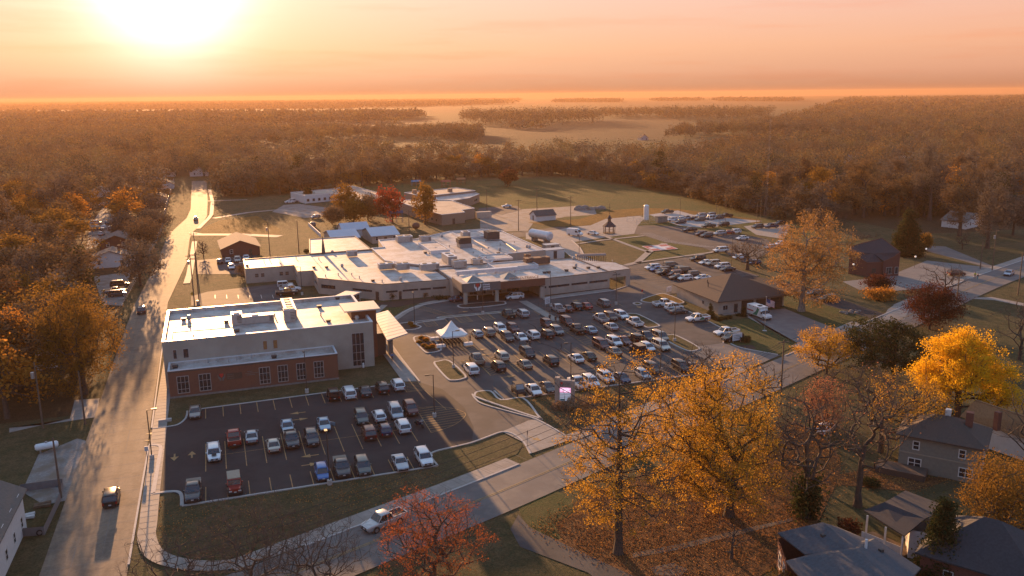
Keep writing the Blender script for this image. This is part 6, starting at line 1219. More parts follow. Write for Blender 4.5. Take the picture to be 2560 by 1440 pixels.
for k, (x, y, top, x0, x1, lab, lf) in enumerate(((2200, 545, 402, 2425, 2530, 'large grey-brown tree at the lane on the upper right lawn', 'brown'), (1930, 425, 385, 2350, 2450, 'tall orange-brown tree hiding part of the white bungalow', 'russet'), (1640, 275, 350, 2230, 2330, 'broad brown tree standing behind the dark cedar', 'brown'), (560, 235, 395, 1965, 2075, 'tall pale tan tree with a sunlit left side at the woods edge', 'olive'), (240, 210, 420, 1890, 1975, 'dark russet tree at the far corner of the sunlit strip', 'russet'), (2450, 420, 470, 2480, 2590, 'dark tree at the right edge above the junction', 'brown'), (1000, 250, 372, 2050, 2190, 'wide rust tree at the head of the shaded lawn', 'russet'))):
    b, H, ev = surveyed('R', x, y, top, x0, x1, .05); rad = (x1 - x0) / 2 * depth(b) / FPX; make_tree('tall_tree', lab, 'tree', b, H, lobes(0, 0, H * .54, rad, rad, H * .48, 14, k), 150, lf, 40, .5, .9, tip=.05, tt=.5, seed=120 + k, along=.3, twig=600, step=1.4)
for p, lab, (rr_, hh) in TREE_LATER: make_tree('shrub', lab, 'shrub', p, hh, cone(.1, hh, rr_), 40, 'pine', 40, .2, .2, tip=.02, tt=.8, seed=int(hh * 10))
# shrubs and brush
sh_i = 0
for r, x, y, top, x0, x1, lf, lab, grp in [('Z', 330, 410, 1000, 1395, 1475, 'straw', 'straw-coloured brush round the foot of the pylon sign', None), ('Z', 420, 400, 985, 1440, 1510, 'straw', 'straw-coloured brush right of the pylon sign', None), ('Z', 240, 400, 1008, 1375, 1425, 'straw', 'low straw brush left of the pylon sign', None)] + \
    [('M', a, b, 740 + c / 4.741, 1020 + (a - 28) / 4.741, 1020 + (a + 28) / 4.741, l, 'small rounded autumn shrub on the mulch islands', 'shrubs on the mulch islands') for a, b, c, l in ((215, 540, 500, 'orange'), (160, 510, 480, 'olive'), (290, 620, 575, 'orange'), (240, 630, 590, 'olive'), (190, 600, 580, 'olive'), (130, 560, 540, 'olive'), (30, 340, 310, 'orange'), (60, 370, 345, 'olive'))] + \
    [('E', a, b, 720 + c / 4.571, 1440 + (a - 22) / 4.571, 1440 + (a + 22) / 4.571, 'pine', 'small dark round shrub along the station front', 'shrubs along the station front') for a, b, c in ((1590, 365, 340), (1660, 360, 335), (1710, 355, 330), (1755, 345, 320), (1860, 320, 300), (1640, 375, 355))] + \
    [('N', a, b, 540 + c / 4.741, 580 + (a - d) / 4.741, 580 + (a + d) / 4.741, l, lb, None) for a, b, c, d, l, lb in ((1895, 990, 890, 28, 'pine', 'dark cone spruce against the angled hospital wall'), (2290, 960, 900, 30, 'straw', 'bare little shrub against the hospital front wall'), (110, 720, 560, 40, 'russet', 'brown bush at the end of the tan hospital wing'), (885, 440, 395, 35, 'pine', 'dark round bush behind the tan hospital wing'))] + \
    [('M', 350, 40, 740, 1080, 1125, 'pine', 'low dark shrubs in the bed left of the entrance canopy', None), ('E', 1930, 620, 840, 1850, 1880, 'pine', 'low dark shrub at the station notice board', None), ('D', 730, 1080, 1300, 2090, 2160, 'darkred', 'dark bush between the red brick house and the porch house', None), ('D', 900, 700, 1195, 2150, 2200, 'pine', 'dark bush on the terrace edge below the grey-green house', None), ('D', 1500, 120, 1020, 2340, 2380, 'pine', 'dark evergreen bush beside the bright golden trunk', None)]:
    b, H, e = surveyed(r, x, y, top, x0, x1, .05); H = max(H, .5); make_tree('shrub', lab, 'shrub', b, H, e, 45, lf, 26, .22, max(.15, H * .12), tip=.014, tt=.25, seed=100 + sh_i, along=.4, group=grp, rbase=.06); sh_i += 1

# mid-distance trees: ten kinds, each copied as a tree of its own
rngT = np.random.default_rng(21); PT = {}
def proto_tree(k, lf):
    H = 16 + (k % 4) * 1.6; R = 5.8 + (k % 3) * .9
    if lf == 'pine': e = cone(H * .06, H, R * .72)
    else: e = lobes(0, 0, H * .53, R, R, H * .5, 13, k)
    return make_tree('tree', None, None, (0, 0, 0), H, e, 84, 'olive' if lf == 'goldish' else lf, 24 if lf != 'twig' else 0, .6, .9, tip=.05, tt=.6, twig=350 if lf != 'twig' else 1300, seed=200 + k, sides=4, step=1.6, along=.25)
def inside(p, pl):
    x, y = p; c = False; n = len(pl)
    for i in range(n):
        (x0, y0), (x1, y1) = pl[i], pl[(i + 1) % n]
        if (y0 > y) != (y1 > y) and x < (x1 - x0) * (y - y0) / (y1 - y0) + x0: c = not c
    return c
def scatter(pl, spacing, lim=100000):
    xs, ys = [q[0] for q in pl], [q[1] for q in pl]; out = []; y = min(ys)
    while y < max(ys):
        x = min(xs)
        while x < max(xs):
            p = (x + rngT.uniform(-.45, .45) * spacing, y + rngT.uniform(-.45, .45) * spacing)
            if inside(p, pl): out.append(p)
            x += spacing
        y += spacing
    return out
CLEAR = [poly('L', (800, 1290), (760, 960), (700, 790), (740, 540), (800, 400), (960, 390), (1010, 560), (1140, 700), (1140, 960), (1100, 1290)), poly('L', (1490, 1300), (1180, 1300), (1420, 560), (1590, 170), (1840, 170), (1860, 480), (2400, 470), (2400, 1300)),
         poly('R', (820, 260), (1250, 250), (1500, 380), (1700, 330), (2560, 420), (2560, 1200), (800, 1200)), poly('P', (1590, 352), (1625, 352), (1625, 340), (1590, 340))]
CLEAR += [[(q.location.x - 9, q.location.y - 9), (q.location.x + 9, q.location.y - 9), (q.location.x + 9, q.location.y + 9), (q.location.x - 9, q.location.y + 9)] for q in SC.objects if q.get('category') == 'house']
ok = lambda p: not any(inside(p, c) for c in CLEAR)
pts = []
W_FRONT = [(560, 492), (700, 488), (980, 458), (1270, 441), (1420, 439), (1600, 463), (1750, 492), (1900, 536), (2060, 566), (2150, 560)]
WOODS = poly('P', *W_FRONT, (2560, 530), (2560, 372), (2250, 350), (1960, 356), (1780, 384), (1690, 396), (1200, 398), (1000, 392), (900, 378), (540, 402))
pts += [(p, 'w') for p in scatter(WOODS, 15.5) if ok(p)]
pts = [(p, 'r' if p[0] > 244 and p[1] < 560 else z) for p, z in pts]
for a, b in zip(W_FRONT, W_FRONT[1:]):
    A, B = Vector(at2('P', *a)), Vector(at2('P', *b)); n = int((B - A).length / 9.5)
    for i in range(n): q = A.lerp(B, i / n); pts.append(((q.x + rngT.normal() * 1.5, q.y + 3 + rngT.normal() * 2), 'w'))
LEFT = [(-25, 150), (-25, 640), (-70, 760), (-70, 1150), (-420, 1150), (-260, 640), (-150, 300), (-70, 140), (-45, 136)]
pts += [(p, 'l') for p in scatter(LEFT, 12.5) if ok(p)]
pts += [(p, 'l') for p in scatter(poly('L', (1830, 340), (2230, 335), (2560, 200), (2560, 120), (1850, 130)), 10) if ok(p)]
pts += [(p, 'r') for p in scatter([(248, 286), (263, 279), (285, 268), (320, 262), (300, 300), (262, 300)], 8.5) if ok(p)]
pts += [(p, 'r') for p in scatter([(190, 150), (260, 188), (330, 200), (330, 130), (250, 90), (190, 110), (160, 100)], 11) if ok(p)]
pts += [(p, 'l') for p in scatter(poly('P', (430, 452), (470, 444), (545, 444), (575, 470), (640, 400), (560, 385), (400, 392)), 10)]
near_left = [(-36, 168), (-44, 158), (-54, 170), (-40, 182), (-50, 190), (-60, 205), (-34, 200)]
pts += [(p, 'l') for p in near_left]
F_ = CAMR[:, 2]
def score(p):
    d = CAMR.T @ np.array([p[0], p[1], 8 - CAMH]); u, v = 1280 + FPX * d[0] / d[2], 720 + FPX * d[1] / d[2]
    return d[2], (-120 < u < 2680 and v < 1560 and d[2] > 10)
vis = [(score(p)[0], p, z) for p, z in pts if score(p)[1]]; vis.sort(key=lambda q: q[0])
pick = {'w': 130, 'l': 95, 'r': 75}; got = {'w': 0, 'l': 0, 'r': 0}; rest = []
ZL = {'w': 'in the woods behind the playing field', 'l': 'among the hazy houses left of the west street', 'r': 'in the right-hand neighbourhood beyond the brick hall'}
CW = {'russet': 'russet-leaved tree', 'brown': 'brown-leaved tree', 'twig': 'leafless grey-brown tree', 'olive': 'yellow-olive tree', 'orange': 'orange-leaved tree', 'pine': 'dark evergreen tree'}
for d, p, z in vis:
    if got[z] >= pick[z]: rest.append((d, p, z)); continue
    got[z] += 1; lf = rngT.choice(['russet', 'brown', 'twig', 'olive', 'orange', 'pine'], p={'w': [.4, .25, .2, .1, .02, .03], 'l': [.3, .2, .15, .22, .1, .03], 'r': [.38, .22, .16, .1, .1, .04]}[z]); kk = int(rngT.integers(0, 2))
    if (lf, kk) not in PT: PT[(lf, kk)] = t = proto_tree(len(PT), lf)
    else: t = copy_tree(PT[(lf, kk)])
    s = rngT.uniform(.95, 1.5); t.location = (p[0], p[1], 0); t.rotation_euler = (0, 0, rngT.uniform(0, 6.28)); sz_ = rngT.uniform(.62, .92) if z == 'w' else rngT.uniform(.72, 1.1); t.scale = (s * rngT.uniform(.9, 1.15), s * rngT.uniform(.9, 1.15), sz_)
    tag(t, CW[lf] + ' ' + ZL[z], 'tree', CW[lf] + 's ' + ZL[z])
# the remaining woods, one mass: crowns of loose leaf clumps with thin trunks
FAR = []
for pl, sp, ht in (((1150, 312), (1290, 322), (1500, 312), (1505, 299), (1160, 299)), 15, 25), (((1505, 296), (1655, 296), (1655, 287), (1505, 287)), 16, 20), (((1655, 303), (1890, 303), (1940, 291), (1660, 288)), 15, 22), (((860, 302), (1060, 296), (1060, 288), (860, 290)), 18, 16), \
    (((0, 276), (860, 272), (900, 262), (0, 266)), 34, 17), (((0, 262), (1300, 252), (1300, 250), (0, 259)), 70, 18), (((520, 380), (900, 346), (900, 330), (640, 325), (300, 330), (100, 380), (0, 420)), 15, 15), (((0, 420), (100, 380), (300, 330), (0, 310)), 15, 15), (((1700, 345), (1960, 338), (2560, 372), (2560, 300), (1960, 305)), 13, 16), \
    (((1960, 305), (2560, 300), (2560, 262), (2050, 275)), 24, 16), (((2050, 275), (2560, 262), (2560, 246), (2120, 250)), 45, 17), (((1630, 253), (1750, 252), (1750, 250), (1630, 250)), 50, 17), (((1790, 253), (2000, 254), (2000, 250), (1790, 249)), 50, 17), (((1380, 256), (1550, 256), (1550, 252), (1400, 252)), 45, 18), \
    (((640, 300), (1050, 310), (1050, 308), (640, 297)), 40, 12), (((1240, 322), (1290, 330), (1380, 325), (1380, 318)), 30, 12), (((1670, 350), (1730, 345), (1730, 330), (1690, 330)), 14, 13), (((1080, 345), (1190, 352), (1200, 335), (1100, 330)), 13, 15):
    w_ = poly('P', *pl)
    if abs(sp) > 60 or True: FAR += [(p, ht, sp) for p in scatter(w_, sp) if score(p)[1]]
FAR += [(p, 14, 15) for p in scatter(poly('P', (900, 348), (1205, 353), (1205, 336), (900, 328)), 15) if score(p)[1]] + [(p, 20, 34) for p in scatter(poly('P', (0, 330), (640, 320), (1050, 300), (1050, 293), (0, 292)), 24) if score(p)[1]] + [(p, 22, 44) for p in scatter(poly('P', (0, 276), (1000, 269), (1300, 259), (0, 259)), 46) if score(p)[1]]
for a, b in zip(W_FRONT, W_FRONT[1:]):
    A, B = Vector(at2('P', *a)), Vector(at2('P', *b))
    for i in range(int((B - A).length / 2.6)): q = A.lerp(B, rngT.uniform()); FAR.append(((q.x + rngT.normal() * 2, q.y + 5 + abs(rngT.normal()) * 7), rngT.uniform(5, 9), -1))
for d, p, z in rest: FAR.append((p, 15, 9))
Vs, Ts = [], []; TV, TF = [], []
for p, ht, sp in FAR:
    d = score(p)[0]; K, sz = (380, 1.0) if d < 700 else (190, 1.5) if d < 1200 else (48, 2.1) if d < 2200 else (20, 4.2)
    s = rngT.uniform(.62, 1.38); R = (4.2 if sp < 0 else max(8.4, min(sp, 60) * .6)) * s; Hh = ht * s ** .5 * 1.12; lob = unit(rngT.normal(size=(7, 3))); lob[:, 2] = np.abs(lob[:, 2]) * 1.6 - .8; dd = lob[rngT.integers(0, 7, K)] * .6 + rngT.normal(size=(K, 3)) * .215
    Pt = dd * np.array([R, R, Hh * .5]) + np.array([p[0], p[1], Hh * .52])
    V, _ = cards(rngT, Pt, sz * max(1, R / 10)); Vs.append(V); Ts.append(np.full(len(V), rngT.uniform()))
V = np.concatenate(Vs); F = np.arange(len(V)).reshape(-1, 4)
m, nt_w, b_ = new_mat('woodland_leaves'); nt_w.nodes.remove(b_); an = nt_w.nodes.new('ShaderNodeAttribute'); an.attribute_name = 'tint'; gI = nt_w.nodes.new('ShaderNodeNewGeometry')
mx = nt_w.nodes.new('ShaderNodeMix'); mx.data_type = 'FLOAT'; mx.inputs[0].default_value = .14; nt_w.links.new(an.outputs['Fac'], mx.inputs[2]); nt_w.links.new(gI.outputs['Random Per Island'], mx.inputs[3])
cR = ramp(nt_w, mx.outputs[0], [(.04, (.055, .06, .036)), (.2, (.14, .115, .088)), (.36, (.19, .115, .055)), (.5, (.155, .14, .11)), (.62, (.10, .088, .062)), (.74, (.29, .175, .07)), (.86, (.17, .15, .07)), (.96, (.23, .17, .11))])
df = nt_w.nodes.new('ShaderNodeBsdfDiffuse'); tr = nt_w.nodes.new('ShaderNodeBsdfTranslucent'); ms = nt_w.nodes.new('ShaderNodeMixShader'); ms.inputs[0].default_value = .2
nt_w.links.new(cR, df.inputs[0]); nt_w.links.new(cR, tr.inputs[0]); nt_w.links.new(df.outputs[0], ms.inputs[1]); nt_w.links.new(tr.outputs[0], ms.inputs[2]); nt_w.links.new(ms.outputs[0], nt_w.nodes['Material Output'].inputs[0])
wo_ = link('woodland', np_mesh('woodland', V, F, [m], tint=np.concatenate(Ts))); tag(wo_, 'distant russet and brown autumn woods reaching to the horizon', 'woods', kind='stuff')
print('TREES', len(vis), 'far', len(FAR), 'faces', len(F))

# fallen leaves lie loose over the yard and verges
LF = []
for pl, n in ((poly('Z', (60, 1150), (330, 1285), (700, 1440), (1180, 1560), (1700, 1300), (1900, 1000), (1980, 700), (1700, 480), (1500, 640), (900, 760), (330, 1000)), 26000), (poly('D', (900, 560), (1300, 470), (1330, 620), (1560, 640), (1250, 740), (900, 720), (500, 660)), 2500), ([(-10, 97), (14, 100), (26, 106), (26, 108.5), (-7, 108.5), (-10, 113)], 2200), ([(44.5, 130.5), (70, 130.5), (66, 120), (48.5, 112), (47, 121)], 3500)):
    xs, ys = [q[0] for q in pl], [q[1] for q in pl]; k = 0
    while k < n:
        c = rngT.uniform((min(xs), min(ys)), (max(xs), max(ys)))
        m_ = int(rngT.integers(4, 26))
        if inside(c, pl): LF.append(c + rngT.normal(size=(m_, 2)) * .9); k += m_
LF = np.concatenate(LF); V, F = cards(rngT, np.column_stack([LF, np.full(len(LF), .085)]), .17, .8, 1.3)
tag(link('fallen_leaves', np_mesh('fallen_leaves', V, F, [leaf_mat('fallen_leaf', [(0, (.19, .085, .035)), (.5, (.36, .16, .055)), (.85, (.5, .26, .075)), (1, (.14, .08, .045))], .2, 0)])), 'orange-brown fallen leaves strewn over the yard and verges', 'leaves', kind='stuff')
# ---------------------------------------------------------------- street furniture and small things
POLEM = mat('pole_bronze', (.035, .03, .028), .5); TIMBER = mat('pole_timber', (.13, .09, .065), .9, (.09, .065, .05), 4.0)
def lamp_post(r, x, y, h, label, aim=180, base=True, group='tall lamp posts in the car parks'):
    o = empty('lamp_post', at(r, x, y), R_(aim)); tag(o, label, 'lamp post', group)
    if base: MB().cyl(0, 0, 0, .75, .33, n=12).build('base', CONC_L, o)
    MB().tube([(0, 0, .7 if base else 0), (0, 0, h)], [.085, .065], 8).build('pole', POLEM, o)
    MB().tube([(0, 0, h - .1), (.75, 0, h)], .04, 6).build('arm', POLEM, o); MB().box(.6, -.2, h - .05, 1.35, .2, h + .1).build('lamp_head', POLEM, o); return o
for r, x, y, h, lb, aim in (('G', 978, 690, 7.6, 'lamp post at the car park entrance by the west street', 0), ('A', 1423, 870, 7.4, 'lamp post on the bottom kerb of the dark car park', 90), ('A', 2260, 330, 7.3, 'lamp post in the middle of the striped teardrop', 180), ('A', 1240, 135, 7.3, 'lamp post on the grass before the brick wing', 90),
    ('M', 540, 858, 7.4, 'lamp post on the oval grass island', 0), ('M', 888, 215, 7.4, 'lamp post on the grass median before the canopy', 90), ('M', 1930, 1060, 8.0, 'lamp post at the bottom kerb beside the white pickup', 180), ('E', 1125, 612, 8.0, 'lamp post on the lower kerbed island near the station', 90), ('E', 965, 950, 8.0, 'lamp post by the bottom kerb left of the golden tree', 90),
    ('E', 457, 192, 8.0, 'lamp post on the small island by the grey minivan', 90), ('M', 80, 355, 7.6, 'lamp post on the mulch island left of the white tent', 90), ('M', 1690, 120, 8.0, 'lamp post behind the white notice board', 90), ('N', 832, 935, 7.6, 'lamp post behind the black pickup in the tan courtyard', 180)): lamp_post(r, x, y, h, lb, aim)
for r, x, y, h, lb in (('F', 1580, 345, 9, 'slim lamp post at the left of the pale lot'), ('F', 1920, 320, 9, 'slim lamp post behind the silver SUVs of the pale lot'), ('F', 2008, 365, 9, 'slim lamp post in the middle of the pale lot'), ('F', 1945, 430, 9, 'slim lamp post on the verge below the pale lot'), ('F', 2300, 390, 9, 'slim lamp post at the right end of the pale lot'), ('F', 2336, 358, 9, 'slim lamp post beyond the right end of the pale lot'), ('F', 2065, 782, 9, 'slim lamp post left of the bare tree'), ('F', 632, 690, 9, 'slim lamp post at the curve behind the hospital')):
    lamp_post(r, x, y, h, lb, 180, False, 'slim lamp posts behind the hospital')
for r, x, y, lb in (('W', 1870, 1260, 'globe lamp left of the brick hall corner'), ('R', 1240, 790, 'globe lamp at the brick hall entrance'), ('R', 1498, 735, 'globe lamp at the hall car park corner'), ('R', 1602, 655, 'globe lamp on the sunlit hall lawn')):
    o = empty('globe_lamp', at(r, x, y)); tag(o, lb, 'globe lamp', 'lit globe lamps round the brick hall'); MB().tube([(0, 0, 0), (0, 0, 3.1)], .05, 6).build('pole', POLEM, o); MB().ball((0, 0, 3.35), .28).build('globe', emit('lamp_globe', (1, .88, .74), .12), o)
def utility_pole(r, x, y, h, label, arms=1, lean=0, drum=False, hz=0):
    o = empty('utility_pole', at(r, x, y), R_(hz)); tag(o, label, 'utility pole', 'timber utility poles'); MB().tube([(0, 0, 0), (lean, 0, h)], [.16, .1], 8).build('pole', TIMBER, o)
    for k in range(arms): MB().box(lean - 1.1, -.06, h - .5 - k * .9, lean + 1.1, .06, h - .36 - k * .9).build('crossarm', TIMBER, o)
    if drum: MB().cyl(lean - .45, 0, h - 2.6, h - 1.6, .28, n=10).build('transformer', GALV, o)
    return o
UP = {}
for k_, r, x, y, h, lb, ar, dr in (('a', 'G', 278, 490, 11, 'utility pole with a grey transformer by the left drive', 0, True), ('b', 'G', 548, 465, 9, 'leaning utility pole at the left drive mouth', 0, False), ('c', 'G', 393, 940, 8.5, 'bare pole at the gravel drive by the white house', 0, False), ('d', 'L', 1668, 1240, 13, 'first of the clustered tall poles behind the office building', 2, True), ('e', 'L', 1708, 1225, 13, 'second of the clustered tall poles behind the office building', 2, False), ('f', 'L', 1690, 960, 12, 'tall pole on the verge across from the hedge', 1, False), ('g', 'L', 2315, 820, 11, 'pole with a box beside the brown brick house', 1, True),
    ('h', 'F', 62, 440, 12, 'pole on the drive behind the far roof edge', 1, False), ('i', 'F', 235, 280, 11, 'pole on the gravel yard left of the white shed', 1, False), ('j', 'F', 552, 400, 12, 'pole on the straw grass right of the white shed', 1, False), ('k', 'R', 2250, 765, 12, 'pole with a grey transformer at the far right junction', 1, True), ('l', 'R', 2135, 745, 8, 'shorter pole left of the far right junction pole', 0, False), ('m', 'E', 2338, 1232, 10, 'timber pole standing right of the broad golden tree', 1, False), ('n', 'R', 2500, 1000, 11, 'sunlit pole on the right verge of the road', 0, False), ('o', 'R', 1905, 1090, 8, 'pole behind the dark red tree', 0, False), ('p', 'S', 1375, 690, 10, 'pole between the pale-roofed houses and the hospital', 1, False), ('q', 'S', 2150, 440, 10, 'pole at the school drive', 0, False), ('r', 'N', 795, 440, 11, 'pole on the lawn behind the tan wing', 0, False)):
    UP[k_] = (utility_pole(r, x, y, h, lb, ar, drum=dr), h)
def wire(a, b, label, sag=.8, r=.02, off=0.0):
    pts = []
    for i in range(13): t = i / 12; q = Vector(a).lerp(Vector(b), t); q.z -= sag * 4 * t * (1 - t); pts.append(q)
    tag(MB().tube(pts, r, 4, cap=False).build('overhead_wire', TRIM), label, 'wire', 'overhead wires along the road')
top_ = lambda k: Vector(UP[k][0].location) + Vector((0, 0, UP[k][1] - .3))
for j, (u, v, h) in enumerate(((-3.4, -3.4, 9.0), (-4.6, -4.6, 8.6), (-5.2, -5.2, 8.0))):
    a = Vector((-8, 84 + u, h)); b = Vector((44, 103 + v, h + .4)); wire(a, b, 'dark overhead wire hanging above the bottom road', 1.0, .03); wire(b, top_('m') - Vector((0, 0, .4 * j)), 'dark overhead wire hanging above the bottom road', 1.4, .03)
wire(top_('m'), top_('o'), 'dark overhead wire hanging above the bottom road', 1.2, .025)
for j in range(2): wire(top_('h') - Vector((0, 0, j * .6)), top_('j') - Vector((0, 0, j * .6)), 'thin wire between the poles at the white shed', 1.5, .03)
# radio mast
o = empty('radio_mast', at('F', 2385, 305)); tag(o, 'thin pale lattice mast rising in front of the dark woods', 'mast')
for k in range(3):
    a = 2 * math.pi * k / 3; MB().tube([(.5 * math.cos(a), .5 * math.sin(a), 0), (.3 * math.cos(a), .3 * math.sin(a), 40)], .035, 4).build('leg', mat('mast_metal', (.3, .25, .2), .6), o)
br = MB()
for i in range(36):
    z = i * 1.2; a, b = 2 * math.pi * (i % 3) / 3, 2 * math.pi * ((i + 1) % 3) / 3; br.tube([(.45 * math.cos(a), .45 * math.sin(a), z), (.45 * math.cos(b), .45 * math.sin(b), z + 1.2)], .02, 4)
br.build('lattice', MATS['mast_metal'], o)
# pylon sign
o = empty('pylon_sign', (53.0, 125.4, 0), R_(-30)); tag(o, 'tan pylon sign with a pink message screen beside the car park', 'sign')
SB = mat('sign_tan', (.34, .28, .235), .8)
MB().box(-1.75, -.5, 0, -.95, .5, 4.75).build('pillar', SB, o); MB().box(.95, -.32, 0, 1.55, .32, 4.25).build('pillar', SB, o); MB().box(-.95, -.3, .2, .95, .3, 4.3).build('panel', mat('sign_panel', (.3, .27, .25), .7), o)
MB().box(-.92, -.34, 2.2, .92, -.302, 3.05).build('screen', emit('led_pink', (1.0, .45, .7), .3), o)
q = MB()
for u0, u1, v in ((-.75, .8, 2.78), (-.8, .55, 2.56), (-.2, .8, 2.34)): q.box(u0, -.346, v, u1, -.341, v + .12)
q.build('screen_line', emit('led_white', (1, .8, .95), .4), o)
lw = MB().box(-.92, -.33, .75, .92, -.302, 2.12).build('lower_panel', emit('notice_blue_white', (.6, .64, .75), .1), o)
for k in range(4): MB().box(-.85, -.336, 1.0 + k * .27, .85, -.331, 1.05 + k * .27).build('rule', GRY_SIGN, o)
MB().box(-.85, -.338, .78, -.1, -.332, 1.02).build('teal_bar', mat('teal', (.01, .2, .22), .6), o); MB().box(.3, -.338, .78, .85, -.332, .95).build('teal_bar', MATS['teal'], o)
logo(o, (-.6, -.302, 3.22), .75, 0, GRY_SIGN, RED_SIGN)
for k, t_ in enumerate(('Wabash', 'General', 'Hospital')): text(o, 'lettering', t_, (-.2, -.32, 3.82 - k * .26), .3, 0, GRY_SIGN, .01)
# tent with chairs beneath
o = empty('canopy_tent', (44.7, 167.2, 0), R_(0)); tag(o, 'white peaked canopy tent standing in the car park', 'tent')
CV = mat('tent_canvas', (.72, .7, .68), .7)
ap_, cs = (0, 0, 5.0), [(-2.9, -3.1, 2.5), (2.9, -3.1, 2.5), (2.9, 3.1, 2.5), (-2.9, 3.1, 2.5)]
mb = MB(); rings = []
for i in range(7):
    t = i / 6; z = 2.5 + 2.5 * t ** 1.7; s = 1 - t * .97; ring = []
    for k in range(16):
        a = 2 * math.pi * (k + .5) / 16; c_, s_2 = math.cos(a), math.sin(a); m_ = max(abs(c_), abs(s_2)); ring.append((2.9 * s * c_ / m_ , 3.1 * s * s_2 / m_, z))
    rings.append(ring)
mb.loft(rings, cap=False); mb.face(rings[-1])
mb.loft([[(x, y, 2.15) for x, y, _ in rings[0]], rings[0]], cap=False); mb.build('canvas', CV, o)
for x, y, _ in cs: MB().tube([(x * .98, y * .98, 0), (x * .98, y * .98, 2.5)], .05, 6).build('pole', GALV, o)
chp = None
for i in range(5):
    for j in range(6):
        if chp is None:
            chp = empty('folding_chair', (0, 0, 0)); MB().box(-.22, -.22, .42, .22, .22, .46).build('seat', TRIM, chp); MB().box(-.22, .2, .46, .22, .24, .85).build('backrest', TRIM, chp)
            MB().box(-.2, -.2, 0, -.16, .22, .42).build('leg', GALV, chp); MB().box(.16, -.2, 0, .2, .22, .42).build('leg', GALV, chp); c_ = chp
        else: c_ = copy_tree(chp)
        c_.location = (42.7 + j * .75, 164.9 + i * 1.0, .07); tag(c_, 'black folding chair in rows under the white tent', 'chair', 'folding chairs under the white tent')
for r, x, y, lb in (('M', 315, 530, 'white cloth-covered table left of the tent'), ('M', 390, 615, 'white cloth-covered table at the near left tent corner'), ('M', 712, 590, 'white cloth-covered table at the near right tent corner')):
    o = empty('table', at(r, x, y)); tag(o, lb, 'table', 'tables round the tent'); MB().box(-.9, -.4, .72, .9, .4, .76).build('tabletop', SIDING, o); MB().loft([[(-.95, -.45, .2), (.95, -.45, .2), (.95, .45, .2), (-.95, .45, .2)], [(-.91, -.41, .77), (.91, -.41, .77), (.91, .41, .77), (-.91, .41, .77)]]).build('tablecloth', CV, o)
# gazebo
o = empty('gazebo', at('F', 915, 465)); tag(o, 'dark octagonal gazebo with a cupola and weather vane', 'gazebo')
G8 = lambda r_, z: [(r_ * math.cos(math.pi * (k + .5) / 4), r_ * math.sin(math.pi * (k + .5) / 4), z) for k in range(8)]
MB().loft([G8(2.2, 0), G8(2.2, .3)]).build('floor', WOOD, o); MB().loft([G8(2.7, 2.7), G8(1.4, 3.8), G8(.4, 4.8)]).build('roof', SHING_D, o); MB().loft([G8(.6, 4.6), G8(.6, 5.6)]).build('cupola', WOOD, o); MB().loft([G8(1.0, 5.6), G8(.1, 6.9)]).build('cupola_roof', SHING_D, o)
for x, y, _ in G8(2.1, 0): MB().box(x - .08, y - .08, .3, x + .08, y + .08, 2.7).build('post', WOOD, o)
rl = MB(); q8 = G8(2.1, 0)
for k in range(8):
    if k != 5: rl.tube([(*q8[k][:2], 1.2), (*q8[(k + 1) % 8][:2], 1.2)], .05, 5).tube([(*q8[k][:2], .6), (*q8[(k + 1) % 8][:2], .6)], .04, 5)
rl.build('railing', WOOD, o); MB().tube([(0, 0, 6.8), (0, 0, 11.2)], .06, 5).tube([(-1.0, 0, 9.8), (1.0, 0, 9.8)], .05, 5).build('weather_vane', DARKM, o)
# tanks
TANKW = mat('tank_white', (.68, .68, .68), .4, (.6, .6, .59), 1.5)
o = empty('oxygen_tank', at('F', 1262, 358)); tag(o, 'tall white cylindrical tank inside a fenced pen', 'tank'); MB().cyl(0, 0, 1.0, 6.6, 1.05, n=18).ball((0, 0, 6.6), (1.05, 1.05, .5), 18, 6).build('vessel', TANKW, o)
for k in range(3): a = 2.1 * k; MB().box(.8 * math.cos(a) - .08, .8 * math.sin(a) - .08, 0, .8 * math.cos(a) + .08, .8 * math.sin(a) + .08, 1.1).build('leg', GALV, o)
fe = empty('wire_fence', at('F', 1262, 365)); tag(fe, 'wire fence pen round the tall white tank', 'fence'); q = MB()
for x in (-6, -3, 0, 3, 6):
    for y in (-3, 5): q.tube([(x, y, 0), (x, y, 2.2)], .05, 5)
for z in (.3, 1.2, 2.15): q.tube([(-6, -3, z), (6, -3, z)], .03, 4).tube([(-6, 5, z), (6, 5, z)], .03, 4).tube([(-6, -3, z), (-6, 5, z)], .03, 4).tube([(6, -3, z), (6, 5, z)], .03, 4)
q.build('post_and_rail', GALV, fe)
o = empty('storage_bin', at('F', 1405, 362)); tag(o, 'grey-green bin beside the fenced tank pen', 'bin'); MB().box(-2.2, -1.1, .2, 2.2, 1.1, 2.4).build('container', mat('bin_grey', (.2, .2, .17), .7), o); MB().box(-2.3, -1.2, 2.4, 2.3, 1.2, 2.55).build('lid', DARKM, o)
o = empty('water_tank', at('F', 270, 545), R_(-72)); tag(o, 'large white horizontal cylinder tank behind the hospital', 'tank')
MB().tube([(-5.3, 0, 2.6), (-5, 0, 2.6), (5, 0, 2.6), (5.3, 0, 2.6)], [.9, 1.6, 1.6, .9], 20).build('vessel', mat('tank_aluminium', (.6, .61, .64), .3, (.52, .53, .56), 1.0, metal=.3), o)
for x in (-3.4, 3.4): MB().box(x - .3, -1.3, 0, x + .3, 1.3, 1.5).build('saddle', CONC, o)
o = empty('propane_tank', at('G', 305, 640), R_(12)); tag(o, 'white propane tank lying on the gravel yard', 'tank'); MB().tube([(-1.55, 0, .95), (-1.35, 0, .95), (1.35, 0, .95), (1.55, 0, .95)], [.3, .5, .5, .3], 14).build('vessel', TANKW, o)
